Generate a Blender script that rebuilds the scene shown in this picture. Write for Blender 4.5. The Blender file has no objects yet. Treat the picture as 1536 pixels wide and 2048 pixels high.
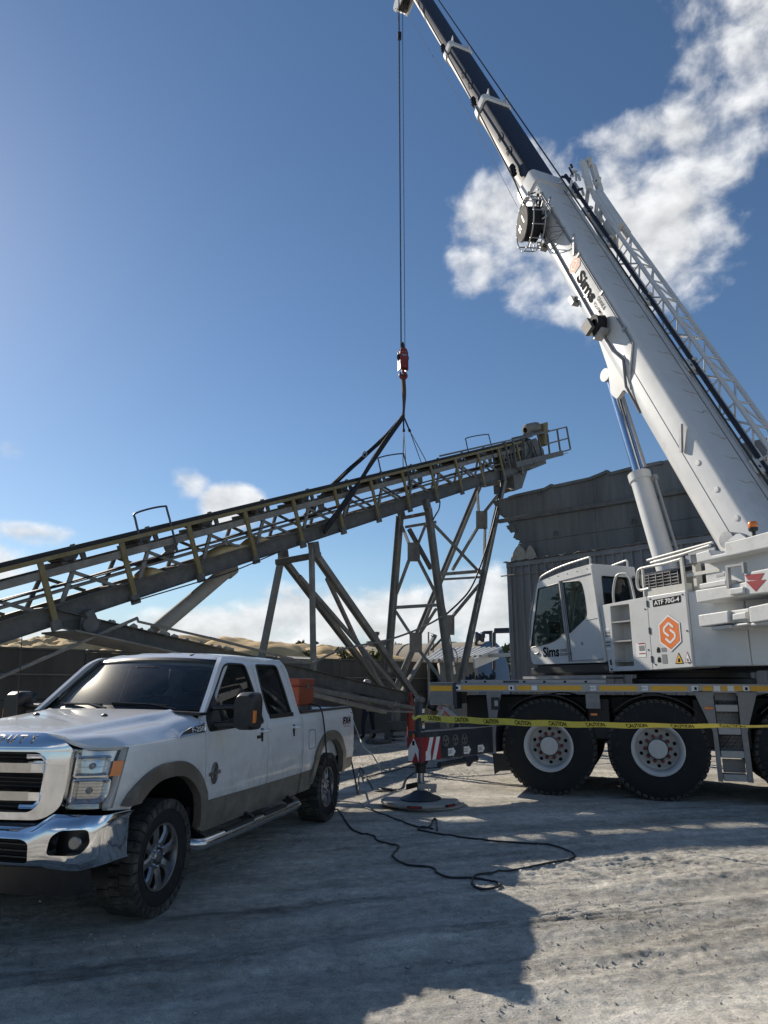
import bpy, bmesh, math, random
import numpy as np
from mathutils import Vector, Matrix, noise as mnoise

random.seed(7); rng = np.random.default_rng(7)
scn = bpy.context.scene
COL = scn.collection
PI = math.pi

# ------------------------------------------------------------------ camera
FPX, PITCH, CAMH = 1420.0, math.radians(13.414), 1.76
cam = bpy.data.cameras.new('camera'); cam_o = bpy.data.objects.new('camera', cam); COL.objects.link(cam_o)
cam_o.location = (0, 0, CAMH); cam_o.rotation_euler = (math.radians(90) + PITCH, 0, 0)
cam.sensor_fit = 'VERTICAL'; cam.sensor_height = 36.0; cam.lens = FPX / 2048 * 36.0
cam.clip_start = 0.05; cam.clip_end = 5000
scn.camera = cam_o

# ------------------------------------------------------------------ sun, sky, exposure
SUN_AZ, SUN_EL = math.radians(-43.5), math.radians(29.0)
SUNV = Vector((math.sin(SUN_AZ) * math.cos(SUN_EL), math.cos(SUN_AZ) * math.cos(SUN_EL), math.sin(SUN_EL)))
sun = bpy.data.lights.new('sun', 'SUN'); sun.energy = 5.0; sun.angle = math.radians(0.53); sun.color = (1.0, 0.91, 0.78)
sun_o = bpy.data.objects.new('sun', sun); COL.objects.link(sun_o)
sun_o.rotation_euler = SUNV.to_track_quat('Z', 'Y').to_euler(); sun_o.location = (-20, 20, 30)
scn.view_settings.view_transform = 'Standard'; scn.view_settings.look = 'None'
scn.view_settings.exposure = 0.20; scn.view_settings.gamma = 1.0; scn.view_settings.use_curve_mapping = False
scn.cycles.max_bounces = 6; scn.cycles.transparent_max_bounces = 10
scn.cycles.use_denoising = True
scn.cycles.sample_clamp_indirect = 4.0
scn.cycles.caustics_reflective = False; scn.cycles.caustics_refractive = False

world = bpy.data.worlds.new('World'); scn.world = world; world.use_nodes = True
def build_sky():
    nt = world.node_tree; N = nt.nodes; L = nt.links; N.clear()
    def node(t, **k):
        n = N.new(t)
        for a, b in k.items(): setattr(n, a, b)
        return n
    def mth(op, a, b=None, c=None, clamp=False):
        n = node('ShaderNodeMath', operation=op, use_clamp=clamp)
        for i, x in enumerate((a, b, c)):
            if x is None: continue
            if isinstance(x, (int, float)): n.inputs[i].default_value = x
            else: L.new(x, n.inputs[i])
        return n.outputs[0]
    out = node('ShaderNodeOutputWorld'); bg = node('ShaderNodeBackground'); bg.inputs[1].default_value = 0.088
    sky = node('ShaderNodeTexSky', sky_type='NISHITA', sun_disc=False)
    sky.sun_elevation = SUN_EL; sky.sun_rotation = SUN_AZ
    sky.altitude = 10; sky.air_density = 1.0; sky.dust_density = 0.15; sky.ozone_density = 3.2
    tc = node('ShaderNodeTexCoord'); sep = node('ShaderNodeSeparateXYZ'); L.new(tc.outputs['Generated'], sep.inputs[0])
    X, Y, Z = sep.outputs
    az = mth('MULTIPLY', mth('ARCTAN2', X, Y), 180 / PI)
    el = mth('MULTIPLY', mth('ARCSINE', mth('MINIMUM', mth('MAXIMUM', Z, -1.0), 1.0)), 180 / PI)
    # cumulus: (azimuth, elevation, half width, half height, weight) in degrees, as they stand in the sky
    blobs = [(20.5, 33.0, 10.0, 6.8, 1.15), (13, 36.5, 5.0, 3.4, .8), (27, 37, 5.5, 4.0, .8), (9.8, 34.2, 3.9, 4.4, .9), (12.8, 31.0, 3.6, 2.4, .7),
             (33, 42, 6.5, 7.0, .75), (39, 36, 7, 6, .6), (-12.4, 13.6, 3.2, 2.2, 1.7), (-15.6, 15.0, 1.8, 1.5, .62), (-26.5, 10.4, 3.6, 1.0, .85),
             (-29.5, 8.2, 3.0, 2.1, .8), (-28.7, 16.2, 1.6, 0.7, .6), (-6.5, 4.6, 6.8, 3.0, 1.15), (1.5, 5.0, 5.0, 3.0, 1.1), (7.6, 5.4, 5.5, 3.7, 1.3),
             (-14, 3.6, 6.0, 2.2, 1.1), (14, 4.6, 6.5, 3.0, 1.1), (-27, 3.4, 7, 1.8, .9),
             (-48, 9, 8, 2.5, .6), (-70, 12, 9, 4, .7), (55, 12, 10, 4, .8), (80, 22, 12, 7, .8), (120, 10, 16, 5, .8), (165, 14, 14, 6, .8), (-115, 9, 15, 4, .7), (-160, 20, 13, 7, .8)]
    mask = None
    for a0, e0, ra, re, w in blobs:
        u = mth('DIVIDE', mth('SUBTRACT', az, a0), ra); v = mth('DIVIDE', mth('SUBTRACT', el, e0), re)
        m = mth('MULTIPLY', mth('SUBTRACT', 1.0, mth('ADD', mth('MULTIPLY', u, u), mth('MULTIPLY', v, v))), w)
        mask = m if mask is None else mth('MAXIMUM', mask, m)
    mask = mth('MAXIMUM', mask, -0.8)
    def fbm(daz, dele, scale, detail, rough=.54):
        c = node('ShaderNodeCombineXYZ')
        L.new(mth('ADD', az, daz), c.inputs[0]); L.new(mth('MULTIPLY', mth('ADD', el, dele), 1.35), c.inputs[1]); c.inputs[2].default_value = 3.7
        n = node('ShaderNodeTexNoise'); n.inputs['Scale'].default_value = scale; n.inputs['Detail'].default_value = detail; n.inputs['Roughness'].default_value = rough
        n.inputs['Distortion'].default_value = 0.12
        L.new(c.outputs[0], n.inputs['Vector']); return n.outputs['Fac']
    n1 = fbm(0, 0, .25, 8); n2 = fbm(-0.9, 0.8, .25, 5)
    def dens(n, lo, hi):
        d = mth('ADD', mth('MULTIPLY', mask, .85), mth('MULTIPLY', mth('SUBTRACT', n, .5), 2.6))
        mr = node('ShaderNodeMapRange', interpolation_type='SMOOTHSTEP'); mr.inputs[1].default_value = lo; mr.inputs[2].default_value = hi
        L.new(d, mr.inputs[0]); return mr.outputs[0]
    alpha = dens(n1, -.10, .88); thick = dens(n1, .30, 1.6); toward = dens(n2, .30, 1.6)
    lit = mth('SUBTRACT', 1.0, mth('MULTIPLY', thick, .16)); lit = mth('ADD', lit, mth('MULTIPLY', mth('SUBTRACT', n1, n2), 1.2))
    lit = mth('MAXIMUM', mth('MINIMUM', lit, 1.2), .58)
    ccol = node('ShaderNodeMixRGB', blend_type='MULTIPLY'); ccol.inputs[0].default_value = 1.0; ccol.inputs[1].default_value = (8.6, 8.7, 8.8, 1)
    cb = node('ShaderNodeCombineXYZ'); [L.new(lit, cb.inputs[i]) for i in range(3)]; L.new(cb.outputs[0], ccol.inputs[2])
    hz = node('ShaderNodeMapRange', interpolation_type='SMOOTHSTEP'); hz.inputs[1].default_value = 9.0; hz.inputs[2].default_value = -1.0; hz.inputs[4].default_value = .75; L.new(el, hz.inputs[0])
    hs = node('ShaderNodeHueSaturation'); hs.inputs['Saturation'].default_value = 1.07; hs.inputs['Value'].default_value = 1.0; L.new(sky.outputs[0], hs.inputs['Color'])
    mix = node('ShaderNodeMixRGB'); L.new(mth('MULTIPLY', alpha, .93), mix.inputs[0]); hm = node('ShaderNodeMixRGB'); L.new(hz.outputs[0], hm.inputs[0]); L.new(hs.outputs[0], hm.inputs[1]); hm.inputs[2].default_value = (3.9, 5.0, 6.3, 1); L.new(hm.outputs[0], mix.inputs[1]); L.new(ccol.outputs[0], mix.inputs[2])
    L.new(mix.outputs[0], bg.inputs[0]); L.new(bg.outputs[0], out.inputs[0])
build_sky()
world.cycles.sampling_method = 'MANUAL'; world.cycles.sample_map_resolution = 512

# ------------------------------------------------------------------ survey helpers: sight lines of the photograph met with real planes
CAM = np.array([0, 0, CAMH])
def ray(u, v):
    x = (u - 768) / FPX; y = (1024 - v) / FPX
    return np.array([x, math.cos(PITCH) - y * math.sin(PITCH), math.sin(PITCH) + y * math.cos(PITCH)])
def onplane(u, v, p, n):
    d = ray(u, v); n = np.asarray(n, float); t = np.dot(np.asarray(p, float) - CAM, n) / np.dot(d, n); return CAM + t * d
def ground_at(u, v, z=0.0): return onplane(u, v, (0, 0, z), (0, 0, 1))
def at_depth(u, v, y): return onplane(u, v, (0, y, 0), (0, 1, 0))
class Frame:
    def __init__(s, o, deg, flip=False):
        th = math.radians(deg); s.deg = deg
        s.o = np.array([o[0], o[1], 0.]); s.a = np.array([math.sin(th), math.cos(th), 0]); s.b = np.array([math.cos(th), -math.sin(th), 0])
        if flip: s.b = -s.b
    def __call__(s, P):
        P = np.asarray(P, float).reshape(-1, 3); return s.o + P[:, :1] * s.a + P[:, 1:2] * s.b + P[:, 2:3] * np.array([0, 0, 1.])
    def w(s, a, b, z): return s((a, b, z))[0]
    def l(s, P): d = np.asarray(P) - s.o; return np.array([d @ s.a, d @ s.b, d[2]])
    def atb(s, u, v, b): return s.l(onplane(u, v, s.w(0, b, 0), s.b))
TR = Frame((-2.700, 6.313), 14.87)             # pickup: a = rearward from front axle, b = driver side, z
CR = Frame((3.10, 13.25), -70.3, True)         # crane carrier: a = rearward from last axle, b = towards the yard
SU = Frame((5.27, 12.47), -23.0, True)         # crane upper works: a = boom heading, b = its left side
BA = np.array([5.93, 10.91, 3.85]); BEL = math.radians(63.4)
BD = SU.a * math.cos(BEL) + np.array([0, 0, math.sin(BEL)]); BU = -SU.a * math.sin(BEL) + np.array([0, 0, math.cos(BEL)]); BS = SU.b
def BM(P): P = np.asarray(P, float).reshape(-1, 3); return BA + P[:, :1] * BD + P[:, 1:2] * BU + P[:, 2:3] * BS   # boom: along, back, left
CPHI = math.atan(.389); CUH = np.array([.616, .788, 0]); CUH = CUH / np.linalg.norm(CUH); CN = np.array([CUH[1], -CUH[0], 0])
CU = CUH * math.cos(CPHI) + np.array([0, 0, math.sin(CPHI)]); CT = -CUH * math.sin(CPHI) + np.array([0, 0, math.cos(CPHI)])
CO = np.array([.60, 21.6, 7.01])
def CV(P): P = np.asarray(P, float).reshape(-1, 3); return CO + P[:, :1] * CU + P[:, 1:2] * CT + P[:, 2:3] * CN   # conveyor: along slope, square to it, towards yard
def cvp(u, v, n=0.0): return onplane(u, v, CO + CN * n, CN)
IDW = lambda P: np.asarray(P, float).reshape(-1, 3)

# ------------------------------------------------------------------ mesh helpers
class MB:
    def __init__(s): s.v = []; s.f = []; s.n = 0
    def add(s, v, f):
        v = np.asarray(v, float).reshape(-1, 3); s.v.append(v); k = s.n
        s.f += [tuple(int(i) + k for i in q) for q in f]; s.n += len(v); return s
    def merge(s, o): return s.add(o.verts(), o.f)
    def verts(s): return np.concatenate(s.v) if s.v else np.zeros((0, 3))
    def obox(s, c, x, y, z):
        c, x, y, z = (np.asarray(q, float) for q in (c, x, y, z))
        v = [c + i * x + j * y + k * z for k in (-1, 1) for j in (-1, 1) for i in (-1, 1)]
        return s.add(v, [(0, 2, 3, 1), (4, 5, 7, 6), (0, 1, 5, 4), (2, 6, 7, 3), (0, 4, 6, 2), (1, 3, 7, 5)])
    def box(s, lo, hi):
        lo, hi = np.asarray(lo, float), np.asarray(hi, float); h = (hi - lo) / 2
        return s.obox((lo + hi) / 2, (h[0], 0, 0), (0, h[1], 0), (0, 0, h[2]))
    def bar(s, p, q, w, h, up=(0, 0, 1)):
        p, q = np.asarray(p, float), np.asarray(q, float); d = q - p; L = np.linalg.norm(d)
        if L < 1e-6: return s
        d /= L; up = np.asarray(up, float); x = np.cross(d, up)
        if np.linalg.norm(x) < 1e-3: x = np.cross(d, (1, 0, 0))
        x /= np.linalg.norm(x); y = np.cross(x, d)
        return s.obox((p + q) / 2, d * L / 2, x * w / 2, y * h / 2)
    def channel(s, p, q, w, h, t, up=(0, 0, 1), open_to=1):
        p, q = np.asarray(p, float), np.asarray(q, float); d = (q - p) / np.linalg.norm(q - p)
        x = np.cross(d, np.asarray(up, float)); x /= np.linalg.norm(x); y = np.cross(x, d)
        s.bar(p - x * open_to * (w / 2 - t / 2), q - x * open_to * (w / 2 - t / 2), t, h, up)
        for k in (-1, 1): s.bar(p + y * k * (h / 2 - t / 2) + x * open_to * t / 2, q + y * k * (h / 2 - t / 2) + x * open_to * t / 2, w - t, t, up)
        return s
    def cyl(s, p, q, r, r2=None, n=16, cap=True):
        r2 = r if r2 is None else r2; p, q = np.asarray(p, float), np.asarray(q, float); d = q - p; d /= np.linalg.norm(d)
        x = np.cross(d, (0, 0, 1.)); x = np.cross(d, (1., 0, 0)) if np.linalg.norm(x) < 1e-3 else x; x /= np.linalg.norm(x); y = np.cross(d, x)
        t = np.arange(n) * 2 * PI / n; c = np.cos(t)[:, None] * x + np.sin(t)[:, None] * y
        f = [(i, (i + 1) % n, n + (i + 1) % n, n + i) for i in range(n)]
        if cap: f += [tuple(range(n))[::-1], tuple(range(n, 2 * n))]
        return s.add(np.concatenate([p + c * r, q + c * r2]), f)
    def tube(s, pts, r, n=8, closed=False, cap=True):
        P = np.asarray(pts, float); m = len(P); T = np.zeros_like(P)
        for i in range(m):
            a = P[(i - 1) % m] if (closed or i > 0) else P[i]; b = P[(i + 1) % m] if (closed or i < m - 1) else P[i]
            T[i] = (b - a) / (np.linalg.norm(b - a) + 1e-12)
        x = np.cross(T[0], (0, 0, 1.)); x = np.cross(T[0], (1., 0, 0)) if np.linalg.norm(x) < 1e-2 else x; x /= np.linalg.norm(x)
        R = np.broadcast_to(np.asarray(r, float), (m,)); V = []; th = np.arange(n) * 2 * PI / n
        for i in range(m):
            x = x - T[i] * (x @ T[i]); x /= np.linalg.norm(x) + 1e-12; y = np.cross(T[i], x)
            V.append(P[i] + R[i] * (np.cos(th)[:, None] * x + np.sin(th)[:, None] * y))
        k = m if closed else m - 1
        f = [(i * n + j, i * n + (j + 1) % n, ((i + 1) % m) * n + (j + 1) % n, ((i + 1) % m) * n + j) for i in range(k) for j in range(n)]
        if cap and not closed: f += [tuple(range(n))[::-1], tuple(range((m - 1) * n, m * n))]
        return s.add(np.concatenate(V), f)
    def prism(s, poly, fn, t0=0.0, t1=1.0):
        n = len(poly); v = [fn(x, y, t) for t in (t0, t1) for x, y in poly]
        return s.add(v, [tuple(range(n))[::-1], tuple(range(n, 2 * n))] + [(i, (i + 1) % n, n + (i + 1) % n, n + i) for i in range(n)])
    def grid(s, G):
        G = np.asarray(G, float); a, b = G.shape[:2]
        return s.add(G.reshape(-1, 3), [(i * b + j, (i + 1) * b + j, (i + 1) * b + j + 1, i * b + j + 1) for i in range(a - 1) for j in range(b - 1)])
    def slab(s, G, H):
        G, H = np.asarray(G, float), np.asarray(H, float); a, b = G.shape[:2]; m = a * b
        f = [(i * b + j, (i + 1) * b + j, (i + 1) * b + j + 1, i * b + j + 1) for i in range(a - 1) for j in range(b - 1)]
        f += [tuple(m + q for q in x[::-1]) for x in f]
        rim = [j for j in range(b)] + [i * b + b - 1 for i in range(1, a)] + [(a - 1) * b + j for j in range(b - 2, -1, -1)] + [i * b for i in range(a - 2, 0, -1)]
        f += [(rim[k], rim[(k + 1) % len(rim)], m + rim[(k + 1) % len(rim)], m + rim[k]) for k in range(len(rim))]
        return s.add(np.concatenate([G.reshape(-1, 3), H.reshape(-1, 3)]), f)
    def loft(s, rings, cap=True, closed=False):
        R = np.asarray(rings, float); a, b = R.shape[:2]; k = a if closed else a - 1
        f = [(i * b + j, i * b + (j + 1) % b, ((i + 1) % a) * b + (j + 1) % b, ((i + 1) % a) * b + j) for i in range(k) for j in range(b)]
        if cap and not closed: f += [tuple(range(b))[::-1], tuple(range((a - 1) * b, a * b))]
        return s.add(R.reshape(-1, 3), f)
    def lathe(s, prof, o, ax, n=32, closed=False, cap=None):
        o, ax = np.asarray(o, float), np.asarray(ax, float); ax = ax / np.linalg.norm(ax)
        x = np.cross(ax, (0, 0, 1.)); x = np.cross(ax, (1., 0, 0)) if np.linalg.norm(x) < 1e-3 else x; x /= np.linalg.norm(x); y = np.cross(ax, x)
        th = np.arange(n) * 2 * PI / n; ring = np.cos(th)[:, None] * x + np.sin(th)[:, None] * y
        return s.loft([o + ax * h + ring * r for r, h in prof], cap=(len(prof) == 2) if cap is None else cap, closed=closed)
def rpoly(pts, r, n=4):
    out = []; m = len(pts); rr = r if hasattr(r, '__len__') else [r] * m
    for i in range(m):
        p, a, b = (np.asarray(pts[k % m], float) for k in (i, i - 1, i + 1)); u = a - p; w = b - p; lu, lw = np.linalg.norm(u), np.linalg.norm(w); u /= lu; w /= lw
        R = min(rr[i], lu * .48, lw * .48)
        if R < 1e-5: out.append(tuple(p)); continue
        for t in np.linspace(0, 1, n + 1): out.append(tuple((1 - t) ** 2 * (p + u * R) + 2 * t * (1 - t) * p + t * t * (p + w * R)))
    return out
def crom(pts, k=6, closed=False):
    P = [np.asarray(p, float) for p in pts]; m = len(P); out = []
    g = (lambda i: P[i % m]) if closed else (lambda i: P[min(max(i, 0), m - 1)])
    for i in range(m if closed else m - 1):
        a, b, c, d = g(i - 1), g(i), g(i + 1), g(i + 2)
        for t in np.arange(k) / k: out.append(.5 * (2 * b + (c - a) * t + (2 * a - 5 * b + 4 * c - d) * t * t + (3 * b - a - 3 * c + d) * t ** 3))
    if not closed: out.append(P[-1])
    return np.array(out)

OFF = {}                                                   # world offset of each object that parents others
def root_of(p): return OFF.get(p.as_pointer(), np.zeros(3)) if p is not None else np.zeros(3)
def finish(me, name, mat, parent, smooth):
    if mat is not None:
        for m_ in (mat if isinstance(mat, (list, tuple)) else [mat]): me.materials.append(m_)
    if smooth is not None:
        me.shade_smooth(); me.set_sharp_from_angle(angle=math.radians(smooth))
    o = bpy.data.objects.new(name, me); COL.objects.link(o)
    if parent is not None: o.parent = parent; OFF[o.as_pointer()] = root_of(parent)
    return o
def build(name, mb, mat, parent=None, xf=IDW, bev=0, seg=1, smooth=32, recalc=True, weld=0):
    me = bpy.data.meshes.new(name); V = xf(mb.verts()) - root_of(parent)
    me.from_pydata(V.tolist(), [], mb.f)
    if recalc or bev or weld:
        bm = bmesh.new(); bm.from_mesh(me)
        if weld: bmesh.ops.remove_doubles(bm, verts=bm.verts, dist=weld)
        if recalc: bmesh.ops.recalc_face_normals(bm, faces=bm.faces)
        if bev:
            es = [e for e in bm.edges if len(e.link_faces) == 2 and e.calc_face_angle(0) > .6]
            bmesh.ops.bevel(bm, geom=es, offset=bev, segments=seg, affect='EDGES', profile=.5, clamp_overlap=True)
        bm.to_mesh(me); bm.free()
    return finish(me, name, mat, parent, None if bev and smooth == 32 else smooth)
def bool_mb(base, ops):
    """mesh builder 'base' cut by (operation, builder) pairs; gives a builder back"""
    def tmp(mb):
        me = bpy.data.meshes.new('cut'); me.from_pydata(mb.verts().tolist(), [], mb.f)
        bm = bmesh.new(); bm.from_mesh(me); bmesh.ops.recalc_face_normals(bm, faces=bm.faces); bm.to_mesh(me); bm.free()
        o = bpy.data.objects.new('cut', me); COL.objects.link(o); return o
    a = tmp(base); tools = []
    for op, mb in ops:
        t = tmp(mb); tools.append(t); m = a.modifiers.new('b', 'BOOLEAN'); m.operation = op; m.object = t; m.solver = 'EXACT'
    dg = bpy.context.evaluated_depsgraph_get(); me = a.evaluated_get(dg).to_mesh()
    out = MB().add([v.co[:] for v in me.vertices], [tuple(p.vertices) for p in me.polygons]); a.evaluated_get(dg).to_mesh_clear()
    for o in tools + [a]:
        d = o.data; bpy.data.objects.remove(o); bpy.data.meshes.remove(d)
    return out
def thing(name, label, cat, loc, group=None):
    o = bpy.data.objects.new(name, None); COL.objects.link(o); o.location = Vector([float(q) for q in loc]); o.empty_display_size = .3
    OFF[o.as_pointer()] = np.asarray(loc, float); tag(o, label, cat, group); return o
def tag(o, label=None, cat=None, group=None, kind=None):
    for k, v in (('label', label), ('category', cat), ('group', group), ('kind', kind)):
        if v: o[k] = v
    return o
def dup(o, parent=None, loc=None, rot=None):
    c = o.copy(); COL.objects.link(c)
    if parent is not None: c.parent = parent; OFF[c.as_pointer()] = root_of(parent)
    if loc is not None: c.location = Vector([float(q) for q in loc])
    if rot is not None: c.rotation_euler = rot
    for ch in list(o.children): dup(ch, c)
    return c
TXT = {}
def text_mesh(s, bold=.0):
    k = (s, bold)
    if k not in TXT:
        cu = bpy.data.curves.new('lettering', 'FONT'); cu.body = s; cu.size = 1; cu.offset = bold; cu.resolution_u = 3
        o = bpy.data.objects.new('lettering', cu); COL.objects.link(o); dg = bpy.context.evaluated_depsgraph_get(); dg.update()
        e = o.evaluated_get(dg); me = e.to_mesh(); V = np.array([v.co[:2] for v in me.vertices]); F = [tuple(p.vertices) for p in me.polygons]; e.to_mesh_clear()
        bpy.data.objects.remove(o); bpy.data.curves.remove(cu)
        lo, hi = V.min(0), V.max(0); TXT[k] = ((V - lo) / (hi - lo), F, (hi[0] - lo[0]) / (hi[1] - lo[1]))
    return TXT[k]
def letters(s, name, mat, parent, o, right, up, h, w=None, bold=.0, fn=None):
    V, F, asp = text_mesh(s, bold); w = h * asp if w is None else w
    o, right, up = (np.asarray(q, float) for q in (o, right, up))
    P = o + V[:, :1] * w * right + V[:, 1:2] * h * up if fn is None else np.array([fn(x * w, y * h) for x, y in V])
    mb = MB().add(P, F); return build(name, mb, mat, parent, recalc=False, smooth=None)
def decal(poly, name, mat, parent, o, right, up):
    o, right, up = (np.asarray(q, float) for q in (o, right, up))
    return build(name, MB().add([o + right * x + up * y for x, y in poly], [tuple(range(len(poly)))]), mat, parent, recalc=False, smooth=None)
# ------------------------------------------------------------------ materials
def pm(name, col, rough=.5, metal=0., var=.12, scale=6., bump=0., bscale=40., dirt=None, damt=.5, dscale=2.0, coat=0., spec=.5, streak=False, rvar=.1, zdust=None):
    m = bpy.data.materials.new(name); m.use_nodes = True; nt = m.node_tree; N, L = nt.nodes, nt.links
    b = N['Principled BSDF']; b.inputs['Metallic'].default_value = metal; b.inputs['Specular IOR Level'].default_value = spec
    if coat: b.inputs['Coat Weight'].default_value = coat; b.inputs['Coat Roughness'].default_value = .06
    tc = N.new('ShaderNodeTexCoord'); mp = N.new('ShaderNodeMapping'); L.new(tc.outputs['Object'], mp.inputs[0])
    if streak: mp.inputs['Scale'].default_value = (1, 1, .12)
    n1 = N.new('ShaderNodeTexNoise'); n1.inputs['Scale'].default_value = scale; n1.inputs['Detail'].default_value = 7; n1.inputs['Roughness'].default_value = .65; L.new(mp.outputs[0], n1.inputs['Vector'])
    r = N.new('ShaderNodeValToRGB'); c = np.array(col[:3])
    r.color_ramp.elements[0].position = .3; r.color_ramp.elements[1].position = .7
    r.color_ramp.elements[0].color = (*(c * (1 - var)), 1); r.color_ramp.elements[1].color = (*np.minimum(c * (1 + var), 1), 1); L.new(n1.outputs['Fac'], r.inputs[0])
    outc = r.outputs[0]
    if dirt is not None:
        n2 = N.new('ShaderNodeTexNoise'); n2.inputs['Scale'].default_value = dscale; n2.inputs['Detail'].default_value = 9; n2.inputs['Roughness'].default_value = .72; L.new(mp.outputs[0], n2.inputs['Vector'])
        mr = N.new('ShaderNodeMapRange'); mr.inputs[1].default_value = .62 - damt * .35; mr.inputs[2].default_value = .85 - damt * .25; mr.inputs[4].default_value = min(1, .35 + damt); L.new(n2.outputs['Fac'], mr.inputs[0])
        mx = N.new('ShaderNodeMixRGB'); L.new(mr.outputs[0], mx.inputs[0]); L.new(outc, mx.inputs[1]); mx.inputs[2].default_value = (*dirt, 1); outc = mx.outputs[0]
    if zdust is not None:
        sp = N.new('ShaderNodeSeparateXYZ'); L.new(tc.outputs['Object'], sp.inputs[0]); zr = N.new('ShaderNodeMapRange'); zr.inputs[1].default_value = zdust[1]; zr.inputs[2].default_value = zdust[0]; zr.inputs[3].default_value = .0; zr.inputs[4].default_value = 1.0; L.new(sp.outputs[2], zr.inputs[0])
        nn = N.new('ShaderNodeTexNoise'); nn.inputs['Scale'].default_value = 7; nn.inputs['Detail'].default_value = 10; nn.inputs['Roughness'].default_value = .78; L.new(tc.outputs['Object'], nn.inputs['Vector'])
        nr = N.new('ShaderNodeMapRange'); nr.inputs[1].default_value = .36; nr.inputs[2].default_value = .66; L.new(nn.outputs['Fac'], nr.inputs[0]); mm = N.new('ShaderNodeMath'); mm.operation = 'MULTIPLY'; L.new(zr.outputs[0], mm.inputs[0]); L.new(nr.outputs[0], mm.inputs[1]); m4 = N.new('ShaderNodeMath'); m4.operation = 'MULTIPLY'; m4.inputs[1].default_value = zdust[2]; L.new(mm.outputs[0], m4.inputs[0])
        mz = N.new('ShaderNodeMixRGB'); L.new(m4.outputs[0], mz.inputs[0]); L.new(outc, mz.inputs[1]); mz.inputs[2].default_value = (*zdust[3], 1); outc = mz.outputs[0]
    L.new(outc, b.inputs['Base Color'])
    rr = N.new('ShaderNodeMapRange'); rr.inputs[3].default_value = max(.02, rough - rvar); rr.inputs[4].default_value = min(1, rough + rvar); L.new(n1.outputs['Fac'], rr.inputs[0]); L.new(rr.outputs[0], b.inputs['Roughness'])
    if bump:
        n3 = N.new('ShaderNodeTexNoise'); n3.inputs['Scale'].default_value = bscale; n3.inputs['Detail'].default_value = 5; L.new(tc.outputs['Object'], n3.inputs['Vector'])
        bp = N.new('ShaderNodeBump'); bp.inputs['Strength'].default_value = min(1, bump); bp.inputs['Distance'].default_value = .01; L.new(n3.outputs['Fac'], bp.inputs['Height']); L.new(bp.outputs[0], b.inputs['Normal'])
    return m
def glassm(name, tint, alpha, rough=.02, dust=0., haze=0.):
    """tinted pane: part clear, part mirror by angle"""
    m = bpy.data.materials.new(name); m.use_nodes = True; nt = m.node_tree; N, L = nt.nodes, nt.links; N.clear()
    o = N.new('ShaderNodeOutputMaterial'); t = N.new('ShaderNodeBsdfTransparent'); t.inputs[0].default_value = (*[q * alpha for q in tint], 1)
    g = N.new('ShaderNodeBsdfGlossy'); g.inputs['Roughness'].default_value = rough; fr = N.new('ShaderNodeFresnel'); ge = N.new('ShaderNodeNewGeometry'); io = N.new('ShaderNodeMapRange'); io.inputs[3].default_value = 1.52; io.inputs[4].default_value = 1 / 1.52; L.new(ge.outputs['Backfacing'], io.inputs[0]); L.new(io.outputs[0], fr.inputs[0])
    mx = N.new('ShaderNodeMixShader'); L.new(fr.outputs[0], mx.inputs[0]); L.new(t.outputs[0], mx.inputs[1]); L.new(g.outputs[0], mx.inputs[2]); last = mx.outputs[0]
    if dust:
        d = N.new('ShaderNodeBsdfDiffuse'); d.inputs[0].default_value = (.62, .58, .5, 1); n = N.new('ShaderNodeTexNoise'); n.inputs['Scale'].default_value = 9; n.inputs['Detail'].default_value = 8
        tc = N.new('ShaderNodeTexCoord'); L.new(tc.outputs['Object'], n.inputs['Vector'])
        mr = N.new('ShaderNodeMapRange'); mr.inputs[1].default_value = .3; mr.inputs[2].default_value = .8; mr.inputs[4].default_value = dust; L.new(n.outputs['Fac'], mr.inputs[0])
        m2 = N.new('ShaderNodeMixShader'); L.new(mr.outputs[0], m2.inputs[0]); L.new(last, m2.inputs[1]); L.new(d.outputs[0], m2.inputs[2]); last = m2.outputs[0]
    if haze:
        g2 = N.new('ShaderNodeBsdfGlossy'); g2.inputs['Roughness'].default_value = .30; g2.inputs[0].default_value = (.9, .88, .82, 1); m3 = N.new('ShaderNodeMixShader'); m3.inputs[0].default_value = haze; L.new(last, m3.inputs[1]); L.new(g2.outputs[0], m3.inputs[2]); last = m3.outputs[0]
    L.new(last, o.inputs[0]); return m
DUST = (.42, .39, .33)
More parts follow.
